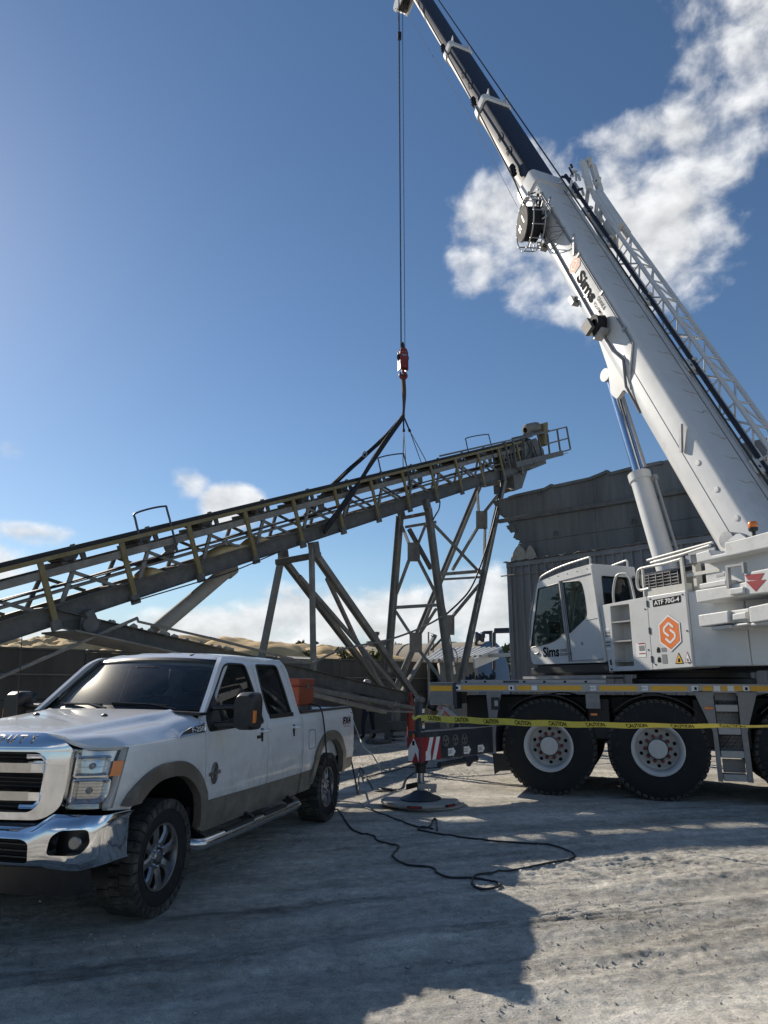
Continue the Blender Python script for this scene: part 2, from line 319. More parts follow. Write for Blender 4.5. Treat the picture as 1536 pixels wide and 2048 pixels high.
M = dict(
    twhite=pm('truck_white_paint', (.74, .75, .76), .22, var=.03, scale=1.5, coat=.6, dirt=(.60, .58, .52), damt=.30, dscale=3, zdust=(.45, 1.40, .95, (.40, .375, .32))),
    ttaupe=pm('truck_taupe_paint', (.125, .105, .082), .45, var=.15, scale=3, coat=.2, dirt=(.30, .27, .22), damt=.30, dscale=3, zdust=(.35, 1.0, .8, (.33, .30, .25))),
    chrome=pm('chrome', (.82, .83, .85), .07, metal=1, var=.04, scale=3, dirt=(.45, .43, .38), damt=.05, dscale=6, rvar=.05),
    chrome_d=pm('dusty_chrome', (.62, .62, .61), .2, metal=1, var=.1, scale=4, dirt=(.36, .34, .30), damt=.3, dscale=6),
    alloy=pm('alloy', (.30, .30, .305), .36, metal=1, var=.15, scale=8, dirt=(.24, .22, .19), damt=.35, dscale=8),
    plast=pm('black_plastic', (.014, .014, .016), .42, var=.3, scale=20, dirt=(.10, .095, .085), damt=.12, dscale=6),
    black=pm('black_void', (.008, .008, .009), .8, var=.2),
    tyre=pm('tyre_rubber', (.009, .009, .010), .8, var=.3, scale=12, bump=.2, bscale=90, dirt=(.09, .083, .07), damt=.16, dscale=9),
    tread=pm('dusty_tread', (.036, .034, .031), .9, var=.4, scale=15, bump=.4, bscale=70, dirt=(.17, .155, .13), damt=.40, dscale=7),
    glass_w=glassm('windshield_glass', (.50, .58, .60), .55, .03, .045, .03),
    glass_t=glassm('tinted_glass', (.12, .13, .14), .9, .01, .02),
    glass_c=glassm('crane_cab_glass', (.55, .68, .66), .75, .01, .03),
    lens=glassm('lamp_lens', (.92, .92, .92), .95, .04, .05),
    amber=pm('amber_lens', (.75, .20, .02), .18, var=.1, coat=.6),
    redl=pm('red_lens', (.45, .02, .02), .2, var=.1, coat=.6),
    seat=pm('seat_leather', (.05, .048, .046), .6, var=.2, scale=12),
    emblem=pm('dark_chrome_emblem', (.20, .20, .205), .3, metal=.8, var=.1),
    redp=pm('red_print', (.30, .022, .028), .45, var=.06), blackp=pm('black_print', (.012, .012, .013), .85, var=.1, spec=.15), greyp=pm('grey_print', (.20, .20, .21), .8, var=.1), whitep=pm('white_print', (.78, .78, .77), .45, var=.05),
    orangep=pm('orange_print', (.72, .17, .025), .45, var=.05), yellowp=pm('yellow_print', (.74, .40, .03), .45, var=.06),
    orange=pm('orange_enamel', (.25, .048, .018), .5, var=.12, scale=5, dirt=(.28, .2, .15), damt=.25),
    cwhite=pm('crane_white_paint', (.60, .605, .60), .38, var=.05, scale=2, coat=.25, dirt=(.34, .32, .27), damt=.20, dscale=1.5),
    cwhite2=pm('crane_counterweight_paint', (.60, .605, .595), .5, var=.05, scale=3, bump=.12, bscale=25, dirt=(.36, .345, .31), damt=.28, dscale=4),
    cgrey=pm('crane_boom_grey', (.022, .026, .040), .5, var=.15, scale=4, dirt=(.07, .07, .068), damt=.15, spec=.3),
    cdark=pm('crane_chassis_anthracite', (.007, .008, .011), .5, var=.2, scale=4, dirt=(.03, .028, .025), damt=.08),
    cbeam=pm('outrigger_anthracite', (.030, .036, .046), .45, var=.15, scale=4, dirt=(.16, .15, .13), damt=.15),
    alu=pm('aluminium_plate', (.20, .20, .205), .45, metal=.35, var=.12, scale=8, bump=.25, bscale=45, dirt=(.30, .28, .25), damt=.3),
    alu2=pm('aluminium_step', (.33, .33, .335), .45, metal=.35, var=.08, scale=8, dirt=(.36, .34, .30), damt=.25),
    rim=pm('wheel_rim_paint', (.55, .54, .52), .5, var=.08, scale=6, dirt=(.33, .30, .26), damt=.25),
    nut=pm('red_wheel_nut', (.20, .035, .03), .6, var=.2), steelrod=pm('polished_rod', (.55, .60, .68), .14, metal=1, var=.05, rvar=.04),
    steel=pm('bare_steel', (.30, .30, .30), .4, metal=.9, var=.15), rope=pm('wire_rope', (.03, .03, .032), .7, metal=0., var=.3, scale=60),
    tape=pm('caution_tape', (.74, .66, .12), .35, var=.06, scale=12),
    rail=pm('pale_rail_paint', (.60, .59, .54), .4, var=.06, coat=.2),
    hookred=pm('hook_block_red', (.17, .018, .016), .5, var=.2), sling=pm('black_sling', (.012, .012, .014), .75, var=.3, scale=40, bump=.3, bscale=150), slingb=pm('brown_sling', (.07, .045, .03), .8, var=.3, scale=30),
    cvsteel=pm('conveyor_steel', (.205, .196, .175), .68, var=.22, scale=5, bump=.15, bscale=50, dirt=(.34, .315, .27), damt=.42, dscale=4),
    cvbeam=pm('conveyor_beam_steel', (.115, .114, .108), .6, var=.25, scale=4, bump=.15, bscale=40, dirt=(.25, .235, .20), damt=.32, dscale=3, streak=False),
    cvyellow=pm('worn_yellow_paint', (.21, .165, .065), .6, var=.2, scale=6, dirt=(.26, .235, .19), damt=.40, dscale=5),
    cvleg=pm('conveyor_leg_steel', (.20, .193, .175), .62, var=.2, scale=3, bump=.12, bscale=40, dirt=(.30, .28, .24), damt=.40, dscale=3),
    belt=pm('belt_rubber', (.020, .021, .022), .6, var=.3, scale=8, dirt=(.22, .2, .17), damt=.12), sand=pm('sand', (.64, .45, .22), .95, var=.16, scale=3, bump=.5, bscale=9, dirt=(.38, .30, .17), damt=.35, dscale=.7),
    sanddark=pm('spilled_sand', (.40, .36, .29), .95, var=.25, scale=12, bump=.9, bscale=30),
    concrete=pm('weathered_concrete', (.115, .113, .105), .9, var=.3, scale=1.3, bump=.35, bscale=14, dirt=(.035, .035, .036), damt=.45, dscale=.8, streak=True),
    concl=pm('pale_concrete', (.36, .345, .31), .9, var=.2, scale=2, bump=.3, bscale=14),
    shed=pm('shed_sheet_metal', (.22, .228, .245), .5, metal=.35, var=.3, scale=1.6, dirt=(.15, .145, .135), damt=.35, dscale=1.2, streak=True),
    bin=pm('hopper_sheet_steel', (.14, .147, .145), .66, metal=.1, var=.5, scale=1.2, dirt=(.24, .225, .19), damt=.32, dscale=.9, streak=True, bump=.1, bscale=6),
    tank=pm('blue_paint', (.05, .115, .22), .6, var=.15, scale=2, dirt=(.14, .15, .16), damt=.25), tankroof=pm('tan_tank_top', (.36, .31, .24), .75, var=.25, scale=2, dirt=(.22, .16, .09), damt=.35),
    awning=pm('pale_corrugated', (.62, .62, .60), .5, metal=.2, var=.12, scale=3), pipe=pm('dark_blue_pipe', (.045, .055, .08), .5, var=.2),
    jeans=pm('denim', (.022, .030, .055), .9, var=.35, scale=18, bump=.3, bscale=80), shirt=pm('dark_shirt', (.035, .035, .04), .9, var=.3, scale=12), skin=pm('skin', (.42, .26, .19), .55, var=.08), boots=pm('work_boots', (.03, .024, .018), .7, var=.3), wshirt=pm('pale_work_shirt', (.42, .41, .39), .9, var=.12, scale=12), vest=pm('red_vest', (.50, .045, .04), .8, var=.1),
    helmet=pm('white_helmet', (.35, .35, .34), .4, var=.05), gas=pm('gas_bottle_red', (.30, .035, .022), .5, var=.2, scale=8, dirt=(.22, .14, .1), damt=.35),
    pad=pm('outrigger_mat', (.30, .29, .27), .75, var=.2, scale=6, bump=.3, bscale=25, dirt=(.46, .43, .38), damt=.45), cable=pm('cable_black', (.016, .016, .018), .55, var=.3, scale=30, dirt=(.2, .18, .15), damt=.15), hose=pm('pale_cord', (.50, .48, .43), .6, var=.15),
    leaf=pm('leaf_green', (.045, .075, .028), .7, var=.4, scale=2), bark=pm('bark', (.11, .085, .06), .9, var=.3), weed=pm('dry_weed', (.15, .15, .06), .8, var=.4), pebble=pm('limestone_pebble', (.36, .345, .31), .9, var=.25, scale=30),
)
# ------------------------------------------------------------------ ground
def vnoise(x, y, seed=0):
    xi, yi = np.floor(x).astype(np.int64), np.floor(y).astype(np.int64); fx, fy = x - xi, y - yi
    def h(a, b):
        n = (a * 374761393 + b * 668265263 + seed * 974711) & 0xffffffff; n = ((n ^ (n >> 13)) * 1274126177) & 0xffffffff; return ((n ^ (n >> 16)) & 0xffff) / 65535.0
    u, v = fx * fx * fx * (fx * (fx * 6 - 15) + 10), fy * fy * fy * (fy * (fy * 6 - 15) + 10)
    return (h(xi, yi) * (1 - u) + h(xi + 1, yi) * u) * (1 - v) + (h(xi, yi + 1) * (1 - u) + h(xi + 1, yi + 1) * u) * v - .5
def fbm(x, y, o=5, seed=0, g=.5):
    s, a = 0, 1.0
    for i in range(o): s = s + a * vnoise(x * 2 ** i, y * 2 ** i, seed + i); a *= g
    return s
def ground_h(x, y):
    c, s_ = math.cos(.30), math.sin(.30); p, q = x * c + y * s_, -x * s_ + y * c        # p along the wheel ruts
    near = np.clip((16 - np.hypot(x, y - 3)) / 8, 0, 1)
    z = .030 * fbm(x * .35, y * .35, 4, 11) + .022 * fbm(p * .5, q * 2.2, 4, 23)
    rough = np.clip(vnoise(p * .45, q * 1.1, 5) * 2.2 + .45, 0, 1)
    z = z + near * rough * (.016 * fbm(p * 2.4, q * 6.5, 6, 31, .74) + .016 * np.abs(fbm(x * 17, y * 17, 2, 41)))
    z = z + near * .010 * fbm(x * 18, y * 18, 2, 77)
    for u, v, wd, dep in ((1500, 1830, .28, .035), (1100, 1905, .22, .03), (1250, 2010, .34, .04), (300, 1900, .3, .025), (900, 1830, .26, .022)):     # ruts pressed by tyres
        g = ground_at(u, v); q0 = -g[0] * s_ + g[1] * c + .18 * fbm(p * .35, p * 0, 2, int(u)); d = (q - q0) / wd
        z = z + near * dep * (-np.exp(-d * d * 2) + .7 * np.exp(-(np.abs(d) - 1.25) ** 2 * 9)) * (.55 + vnoise(p * .9, q * .2, int(v)))
    for u, v, lp, lq in ((1290, 1728, .55, .22), (1230, 1815, .75, .20), (1060, 1835, .6, .16)):                  # lug prints
        g = ground_at(u, v); dp, dq = (p - (g[0] * c + g[1] * s_)) / lp, (q - (-g[0] * s_ + g[1] * c)) / lq
        m = np.clip(1.6 - (dp * dp) ** 2 - (dq * dq) ** 2, 0, 1); z = z + m * (.007 * np.sin((q + .02 * np.sin(p * 9)) * 85) * (.4 + .6 * (np.sin(p * 25) > -.6)) - .006)
    flat = np.ones_like(x)
    for f, pts, r in ((TR, [(0, .88, 0), (0, -.88, 0), (3.967, .88, 0), (3.967, -.88, 0)], .5), (CR, [(0, 1.15, 0), (-1.65, 1.15, 0), (-3.73, 1.15, 0), (1.66, 2.9, 0)], .8)):
        for P in pts:
            w_ = f.w(*P); flat = np.minimum(flat, np.clip((np.hypot(x - w_[0], y - w_[1]) - r) / .5, 0, 1))
    z = z * flat
    return z + np.clip((np.hypot(x, y) - 60) / 300, 0, 1) * 0
def axis(lo, hi, fine, far, grow):
    a = list(np.arange(lo, hi, fine)); s = fine
    while a[-1] < far: s *= grow; a.append(a[-1] + s)
    s = fine; b = [lo]
    while b[0] > -far: s *= grow; b.insert(0, b[0] - s)
    return np.array(b[:-1] + a)
def make_ground():
    X = axis(-3.6, 5.6, .019, 900, 1.10); Y = axis(2.7, 10.5, .019, 900, 1.06)
    gx, gy = np.meshgrid(X, Y, indexing='ij'); gz = ground_h(gx, gy)
    a, b = gx.shape; me = bpy.data.meshes.new('ground'); V = np.stack([gx, gy, gz], -1).reshape(-1, 3)
    i, j = np.meshgrid(np.arange(a - 1), np.arange(b - 1), indexing='ij'); k = (i * b + j).ravel(); Q = np.stack([k, k + b, k + b + 1, k + 1], 1)
    me.vertices.add(len(V)); me.vertices.foreach_set('co', V.ravel()); me.loops.add(Q.size); me.loops.foreach_set('vertex_index', Q.ravel().astype(np.int32))
    me.polygons.add(len(Q)); me.polygons.foreach_set('loop_start', np.arange(0, Q.size, 4, dtype=np.int32)); me.update(calc_edges=True); me.validate()
    me.shade_smooth()
    c_, s2 = math.cos(.30), math.sin(.30); p, q = gx * c_ + gy * s2, -gx * s2 + gy * c_
    st = fbm(p * .28, q * 2.6, 4, 201) * .55 + fbm(p * 1.1, q * 9, 4, 211, .6) * .40 + fbm(gx * 5, gy * 5, 5, 221, .7) * .30
    tone = 1.0 + .62 * st
    rough = np.clip(vnoise(p * .45, q * 1.1, 5) * 2.2 + .45, 0, 1); tone -= .16 * rough * np.clip(fbm(p * 2.4, q * 6.5, 4, 31, .7) * 2 + .4, 0, 1)
    for u, v, lp, lq, w in ((1490, 2010, 1.6, .30, .42), (1380, 1760, 1.5, .16, .22), (700, 1900, 1.4, .22, .16), (1180, 1990, .6, .12, .2), (1230, 1830, 1.3, .17, -.34), (1020, 1850, .6, .16, -.30), (1290, 1728, .5, .12, -.30), (520, 1820, 1.2, .16, -.22), (250, 1930, 1.0, .2, -.22), (1400, 1850, .8, .10, -.2)):     # swept dust and churned tracks
        g = ground_at(u, v); dp, dq = (p - (g[0] * c_ + g[1] * s2)) / lp, (q - (-g[0] * s2 + g[1] * c_) + .10 * fbm(p * 1.3, q * 0, 3, int(u))) / lq
        tone += w * np.clip(1.25 - dp * dp - dq * dq + 1.1 * fbm(gx * 3, gy * 3, 4, int(v), .6), 0, 1) * (1 if w > 0 else (.45 + 1.1 * np.clip(.5 + fbm(p * 6, q * 22, 3, 9) * 1.6, 0, 1)))
    for k, q0 in enumerate((-.1, .75, 2.1, 2.9, 4.3, 5.2)):                      # ribbed wheel tracks
        d = (q - q0 - 2.2 - .25 * fbm(p * .3, p * 0, 2, 50 + k)) / .16; tone += np.exp(-d ** 4) * (.10 * np.sin(p * 58 + 3 * np.sign(d)) - .05) * np.clip(vnoise(p * .5, q * .3, 60 + k) * 2 + .5, 0, 1)
    at = me.attributes.new('tone', 'FLOAT', 'POINT'); at.data.foreach_set('value', np.clip(tone, .45, 1.6).ravel().astype(np.float32))
    m = bpy.data.materials.new('limestone_dust'); m.use_nodes = True; nt = m.node_tree; N, L = nt.nodes, nt.links; b_ = N['Principled BSDF']
    tc = N.new('ShaderNodeTexCoord')
    def nz(scale, det, rough=.6, sc=(1, 1, 1), rot=0.):
        mp = N.new('ShaderNodeMapping'); mp.inputs['Scale'].default_value = sc; mp.inputs['Rotation'].default_value = (0, 0, rot); L.new(tc.outputs['Object'], mp.inputs[0])
        n = N.new('ShaderNodeTexNoise'); n.inputs['Scale'].default_value = scale; n.inputs['Detail'].default_value = det; n.inputs['Roughness'].default_value = rough; L.new(mp.outputs[0], n.inputs['Vector']); return n.outputs['Fac']
    def ramp(f, *st):
        r = N.new('ShaderNodeValToRGB'); e = r.color_ramp.elements
        while len(e) < len(st): e.new(.5)
        for q, (p, c) in zip(e, st): q.position = p; q.color = (*c, 1) if len(c) == 3 else c
        L.new(f, r.inputs[0]); return r.outputs[0]
    big = ramp(nz(.5, 6, .65, (1, 2.6, 1), -.3), (.32, (.50, .472, .415)), (.52, (.62, .592, .525)), (.72, (.71, .685, .62)))
    fine = ramp(nz(11, 8, .75), (.30, (.55, .55, .55)), (.52, (.95, .94, .93)), (.68, (1.12, 1.11, 1.09)))
    mu = N.new('ShaderNodeMixRGB'); mu.blend_type = 'MULTIPLY'; mu.inputs[0].default_value = .9; L.new(big, mu.inputs[1]); L.new(fine, mu.inputs[2])
    gr_ = ramp(nz(75, 5, .7), (.34, (.62, .61, .60)), (.50, (1.0, 1.0, 1.0)), (.66, (1.16, 1.15, 1.14))); g2 = N.new('ShaderNodeMixRGB'); g2.blend_type = 'MULTIPLY'; g2.inputs[0].default_value = .8; L.new(mu.outputs[0], g2.inputs[1]); L.new(gr_, g2.inputs[2]); mu = g2
    damp = N.new('ShaderNodeMapRange'); damp.inputs[1].default_value = .53; damp.inputs[2].default_value = .70; damp.inputs[4].default_value = .45; L.new(nz(.9, 7, .7, (1, 2.2, 1), -.3), damp.inputs[0])
    mx = N.new('ShaderNodeMixRGB'); L.new(damp.outputs[0], mx.inputs[0]); L.new(mu.outputs[0], mx.inputs[1]); mx.inputs[2].default_value = (.26, .25, .225, 1)
    av = N.new('ShaderNodeAttribute'); av.attribute_name = 'tone'; tm = N.new('ShaderNodeMixRGB'); tm.blend_type = 'MULTIPLY'; tm.inputs[0].default_value = 1.0; L.new(mx.outputs[0], tm.inputs[1]); L.new(av.outputs['Fac'], tm.inputs[2])
    L.new(tm.outputs[0], b_.inputs['Base Color']); b_.inputs['Roughness'].default_value = .93; b_.inputs['Specular IOR Level'].default_value = .25
    ad = N.new('ShaderNodeMath'); ad.operation = 'ADD'; L.new(nz(55, 8, .78), ad.inputs[0]); L.new(nz(9, 6, .7, (1, 2, 1), -.3), ad.inputs[1])
    bp = N.new('ShaderNodeBump'); bp.inputs['Strength'].default_value = .9; bp.inputs['Distance'].default_value = .028; L.new(ad.outputs[0], bp.inputs['Height']); L.new(bp.outputs[0], b_.inputs['Normal'])
    me.materials.append(m); o = bpy.data.objects.new('ground', me); COL.objects.link(o); tag(o, 'pale grey limestone dust yard with tyre ruts', 'ground', kind='structure'); return o
make_ground()
def gz(x, y): return float(ground_h(np.array([x]), np.array([y]))[0])
def make_pebbles():
    base = np.array([(0, 0, 1), (.9, 0, .2), (.2, .85, .1), (-.8, .4, .15), (-.5, -.8, .2), (.5, -.75, .1), (0, 0, -.6)]); F = [(0, 1, 2), (0, 2, 3), (0, 3, 4), (0, 4, 5), (0, 5, 1), (6, 2, 1), (6, 3, 2), (6, 4, 3), (6, 5, 4), (6, 1, 5)]
    mb = MB(); P = []
    for k in range(3700):
        if k < 900: u, v = rng.uniform(-50, 1600), rng.uniform(1630, 2080)
        elif k < 1300: u, v = rng.uniform(950, 1400), rng.uniform(1760, 1900)
        elif k < 3300: u, v = rng.uniform(690, 960), rng.uniform(1475, 1560)
        else:
            c0 = ((1180, 1830, 200, 26), (1000, 1850, 120, 22), (1380, 1850, 160, 22), (1230, 1935, 260, 10), (1050, 2000, 150, 30), (300, 1900, 220, 40), (880, 1930, 140, 30))[k % 7]; u, v = rng.normal(c0[0], c0[2] * .6), rng.normal(c0[1], c0[3] * .6)
        g = ground_at(u, v); P.append(g)
    P = np.array(P); Z = ground_h(P[:, 0], P[:, 1]); V = []; FF = []
    for k, g in enumerate(P):
        r = .003 + .010 * rng.random() ** 4 + (.014 * rng.random() ** 2 if 1300 <= k < 3300 else .011 * rng.random() ** 4 if k >= 3300 else 0); a = rng.uniform(0, 2 * PI); c, s_ = math.cos(a), math.sin(a)
        S = base * rng.uniform(.6, 1.3, base.shape) * r; S = np.stack([S[:, 0] * c - S[:, 1] * s_, S[:, 0] * s_ + S[:, 1] * c, S[:, 2] * .8], 1)
        V.append(S + (g[0], g[1], Z[k] + r * .25)); FF += [tuple(q + 7 * k for q in f) for f in F]
    mb.v = [np.concatenate(V)]; mb.f = FF; mb.n = len(mb.v[0])
    tag(build('gravel', mb, M['pebble'], recalc=False, smooth=None), 'loose pale limestone gravel scattered over the yard', 'gravel', kind='stuff')
make_pebbles()
# ------------------------------------------------------------------ concrete wall, sand heaps, shed, hopper, tank
WB = ground_at(750, 1467); WD = CUH; WN = CN                      # wall runs beside the conveyor; WN faces the yard
def wall_xf(P): P = np.asarray(P, float).reshape(-1, 3); return WB + P[:, :1] * WD + P[:, 1:2] * WN + P[:, 2:3] * np.array([0, 0, 1.])
def build_wall():
    t = thing('concrete_wall', 'long dark stained concrete retaining wall behind the conveyor', 'wall', wall_xf((0, 0, 0))[0])
    L0, n = -20.0, 8; w_ = 3.02
    for k in range(n):
        a = L0 + k * w_
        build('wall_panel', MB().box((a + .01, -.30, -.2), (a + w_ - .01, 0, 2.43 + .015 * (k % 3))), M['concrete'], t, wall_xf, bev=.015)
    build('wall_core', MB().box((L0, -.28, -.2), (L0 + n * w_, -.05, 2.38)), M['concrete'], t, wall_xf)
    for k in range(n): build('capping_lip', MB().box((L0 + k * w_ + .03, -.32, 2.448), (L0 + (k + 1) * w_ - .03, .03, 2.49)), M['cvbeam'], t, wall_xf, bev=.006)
    build('service_pipe', MB().cyl((L0, .07, 1.93), (L0 + n * w_, .07, 1.86), .022, n=8), M['cvsteel'], t, wall_xf)
    build('formwork_seam', MB().box((L0, .002, 1.36), (L0 + n * w_, .006, 1.375)), M['black'], t, wall_xf)
    o = onplane(594, 1356, wall_xf((0, .004, 0))[0], WN)
    letters('30', 'painted_number', M['concl'], t, o, WD, (0, 0, 1), .30, .42)
build_wall()
def heap(name, label, c, rx, ry, h, seed, mat, base=0.0):
    n = 56; G = np.zeros((n, n, 3))
    for i in range(n):
        r = i / (n - 1)
        for j in range(n):
            th = j / (n - 1) * 2 * PI; x, y = r * math.cos(th), r * math.sin(th); G[i, j] = (c[0] + x * rx, c[1] + y * ry, 0)
    X, Y = G[..., 0], G[..., 1]; rr = np.hypot((X - c[0]) / rx, (Y - c[1]) / ry)
    f = np.clip(1 - rr, 0, 1); prof = (1 - np.exp(-f * 2.6)) / (1 - math.exp(-2.6))
    Z = base + h * prof * (1 + .22 * fbm(X * .3, Y * .3, 3, seed)) + (.34 if seed < 130 else .10) * np.minimum(1, f * 4) * fbm(X * 1.6, Y * 1.6, 4, seed + 9, .55)
    G[..., 2] = np.where(rr > .995, -.4, Z); o = build(name, MB().grid(G), mat, weld=.001); tag(o, label, 'sand heap', 'sand heaps behind the wall', 'structure'); return o
def P_at(u, v, y): q = at_depth(u, v, y); return q
def heaps():
    spec = [((118, 1284), 24, 5.0, 4, 'small rubbly sand heap low behind the wall at far left'), ((205, 1290), 25, 5, 4, 'rubbly sand heap with rough crest behind the wall'), ((395, 1275), 34, 8, 6, 'long smooth tan sand heap rising behind the pickup roof'),
            ((480, 1286), 31, 6, 5, 'low tan sand heap beside the leaning far leg'), ((610, 1281), 40, 7, 6, 'highest rounded tan sand heap behind the upright leg'), ((655, 1291), 33, 4.2, 4, 'pale yellow sand heap with a freshly dug face'), ((700, 1305), 31, 5.5, 4, 'low scrubby sand heap at the wall end'), ((20, 1292), 24, 4.5, 3.5, 'flat sand heap at the edge of the view')]
    for k, ((u, v), y, rx, ry, lab) in enumerate(spec):
        q = P_at(u, v, y); heap('sand_heap', lab, q, rx, ry, q[2] * 1.03, 100 + 17 * k, M['sand'])
    labs = ('weed tuft on the crest of the highest sand heap', 'tiny weed tuft on the slope of the highest sand heap', 'weed tuft between the low heap and the dug heap', 'weed tuft on the shoulder of the dug sand heap', 'broad weed clump low on the scrubby sand heap', 'largest weed clump beside the tan tank end', 'thin weed tuft beside the crest tuft of the highest heap')
    for lab, (u, v, y, r) in zip(labs, ((605, 1284, 39.4, .35), (633, 1284, 39.2, .22), (616, 1304, 30, .40), (681, 1297, 29.2, .38), (693, 1308, 28.6, .65), (752, 1304, 29.5, .75), (598, 1283, 39.5, .3))):
        c = P_at(u, v, y); mb = MB()
        for q in range(90):
            d = rng.normal(size=3); d[2] = abs(d[2]) * .7; r_ = r * .62; d /= np.linalg.norm(d); p = c + d * r_ * rng.uniform(.3, 1) - (0, 0, r * .45); a = rng.normal(size=3) * r * .16; b = rng.normal(size=3) * r * .10
            mb.add([p - a, p + b, p + a, p - b], [(0, 1, 2, 3)])
        tag(build('weed', mb, M['weed'], recalc=False, smooth=None), lab, 'weed', 'weeds on the sand heaps')
heaps()
# ---- sheet-metal shed with the torn steel hopper above it
SE = at_depth(1017, 1120, 24.0); SR = at_depth(1400, 1066, 19.4); SDIR = (SR - SE); EZ = float(SE[2]); SDIR[2] = 0; SLEN = np.linalg.norm(SDIR); SDIR = SDIR / SLEN; SNRM = np.array([SDIR[1], -SDIR[0], 0])
if SNRM @ (-SE) < 0: SNRM = -SNRM
def SH(P): P = np.asarray(P, float).reshape(-1, 3); return np.array([SE[0], SE[1], 0]) + P[:, :1] * SDIR + P[:, 1:2] * SNRM + P[:, 2:3] * np.array([0, 0, 1.])
def shp(u, v, off=0.): d = onplane(u, v, SH((0, off, 0))[0], SNRM) - np.array([SE[0], SE[1], 0]); return (float(d @ SDIR), float(d[2]))
def shed():
    t = thing('metal_shed', 'grey ribbed sheet-metal shed behind the crane cab', 'shed', SH((0, 0, 0))[0]); W = 14.0; z1 = EZ - .12
    rib = .30; n = int(W / rib)
    for k in range(0, n, 3):                                     # each sheet spans three ribs
        prof = []
        for j in range(3):
            a = (k + j) * rib; prof += [(a, 0), (a + .20, 0), (a + .225, .07), (a + .275, .07), (a + .30 - .002, 0)]
        mb = MB().slab([[(a, b, z) for a, b in prof] for z in (-.1, z1 / 2, z1)], [[(a, b - .01, z) for a, b in prof] for z in (-.1, z1 / 2, z1)])
        build('wall_sheet', mb, M['shed'], t, SH, smooth=None)
    for k in range(0, 24, 3):                                    # gable side going back
        prof = []
        for j in range(3):
            a = (k + j) * rib; prof += [(a, 0), (a + .20, 0), (a + .225, -.045), (a + .275, -.045), (a + .298, 0)]
        mb = MB().slab([[(b, -a - .01, z) for a, b in prof] for z in (-.1, z1)], [[(b + .01, -a - .01, z) for a, b in prof] for z in (-.1, z1)])
        build('side_sheet', mb, M['shed'], t, SH, smooth=None)
    build('corner_flashing', MB().box((-.06, -.06, -.1), (.10, .052, z1 - .02)), M['shed'], t, SH, bev=.01)
    build('eave_flashing', MB().box((-.05, -.02, z1 - .16), (W, .085, z1)), M['shed'], t, SH, bev=.01)
    nn = 110; G = []; 
    for r in range(3):
        y = .16 - r * 3.4; G.append([(-.12 + i * (W + .1) / nn, y + .03 * math.sin(i * 7.7), z1 + .035 + .028 * math.sin(i * 2 * PI / 3.1) + .03 * vnoise(np.array([i * .23]), np.array([3.])).item() + r * .12) for i in range(nn)])
    build('roof_sheet', MB().slab(G, np.array(G) - (0, 0, .012)), M['shed'], t, SH, smooth=None)
    build('conduit', MB().cyl((-.28, .075, z1 - .42), (1.42, .075, z1 - .42), .022, n=8), M['cvsteel'], t, SH)
    build('round_lamp', MB().lathe([(.0, 0), (.09, 0), (.085, .05), (.04, .085), (0, .09)], (1.47, .05, z1 - .42), (0, 1, 0), 18), M['shed'], t, SH)
    for k, (a, r, h) in enumerate(((.28, .36, .62), (.72, .24, .55), (.48, .2, .3))):
        n = 18; R = []
        for i in range(9):
            f = i / 8; rad = r * (1 - f) ** .62 + .01
            R.append([(a + rad * math.cos(j * 2 * PI / n) * (1 + .18 * math.sin(j * 2.3 + k)), -.25 + rad * .7 * math.sin(j * 2 * PI / n), z1 + .02 + f * h) for j in range(n)])
        build('caked_dust_lump', MB().loft(R), M['sanddark'], t, SH)
shed()
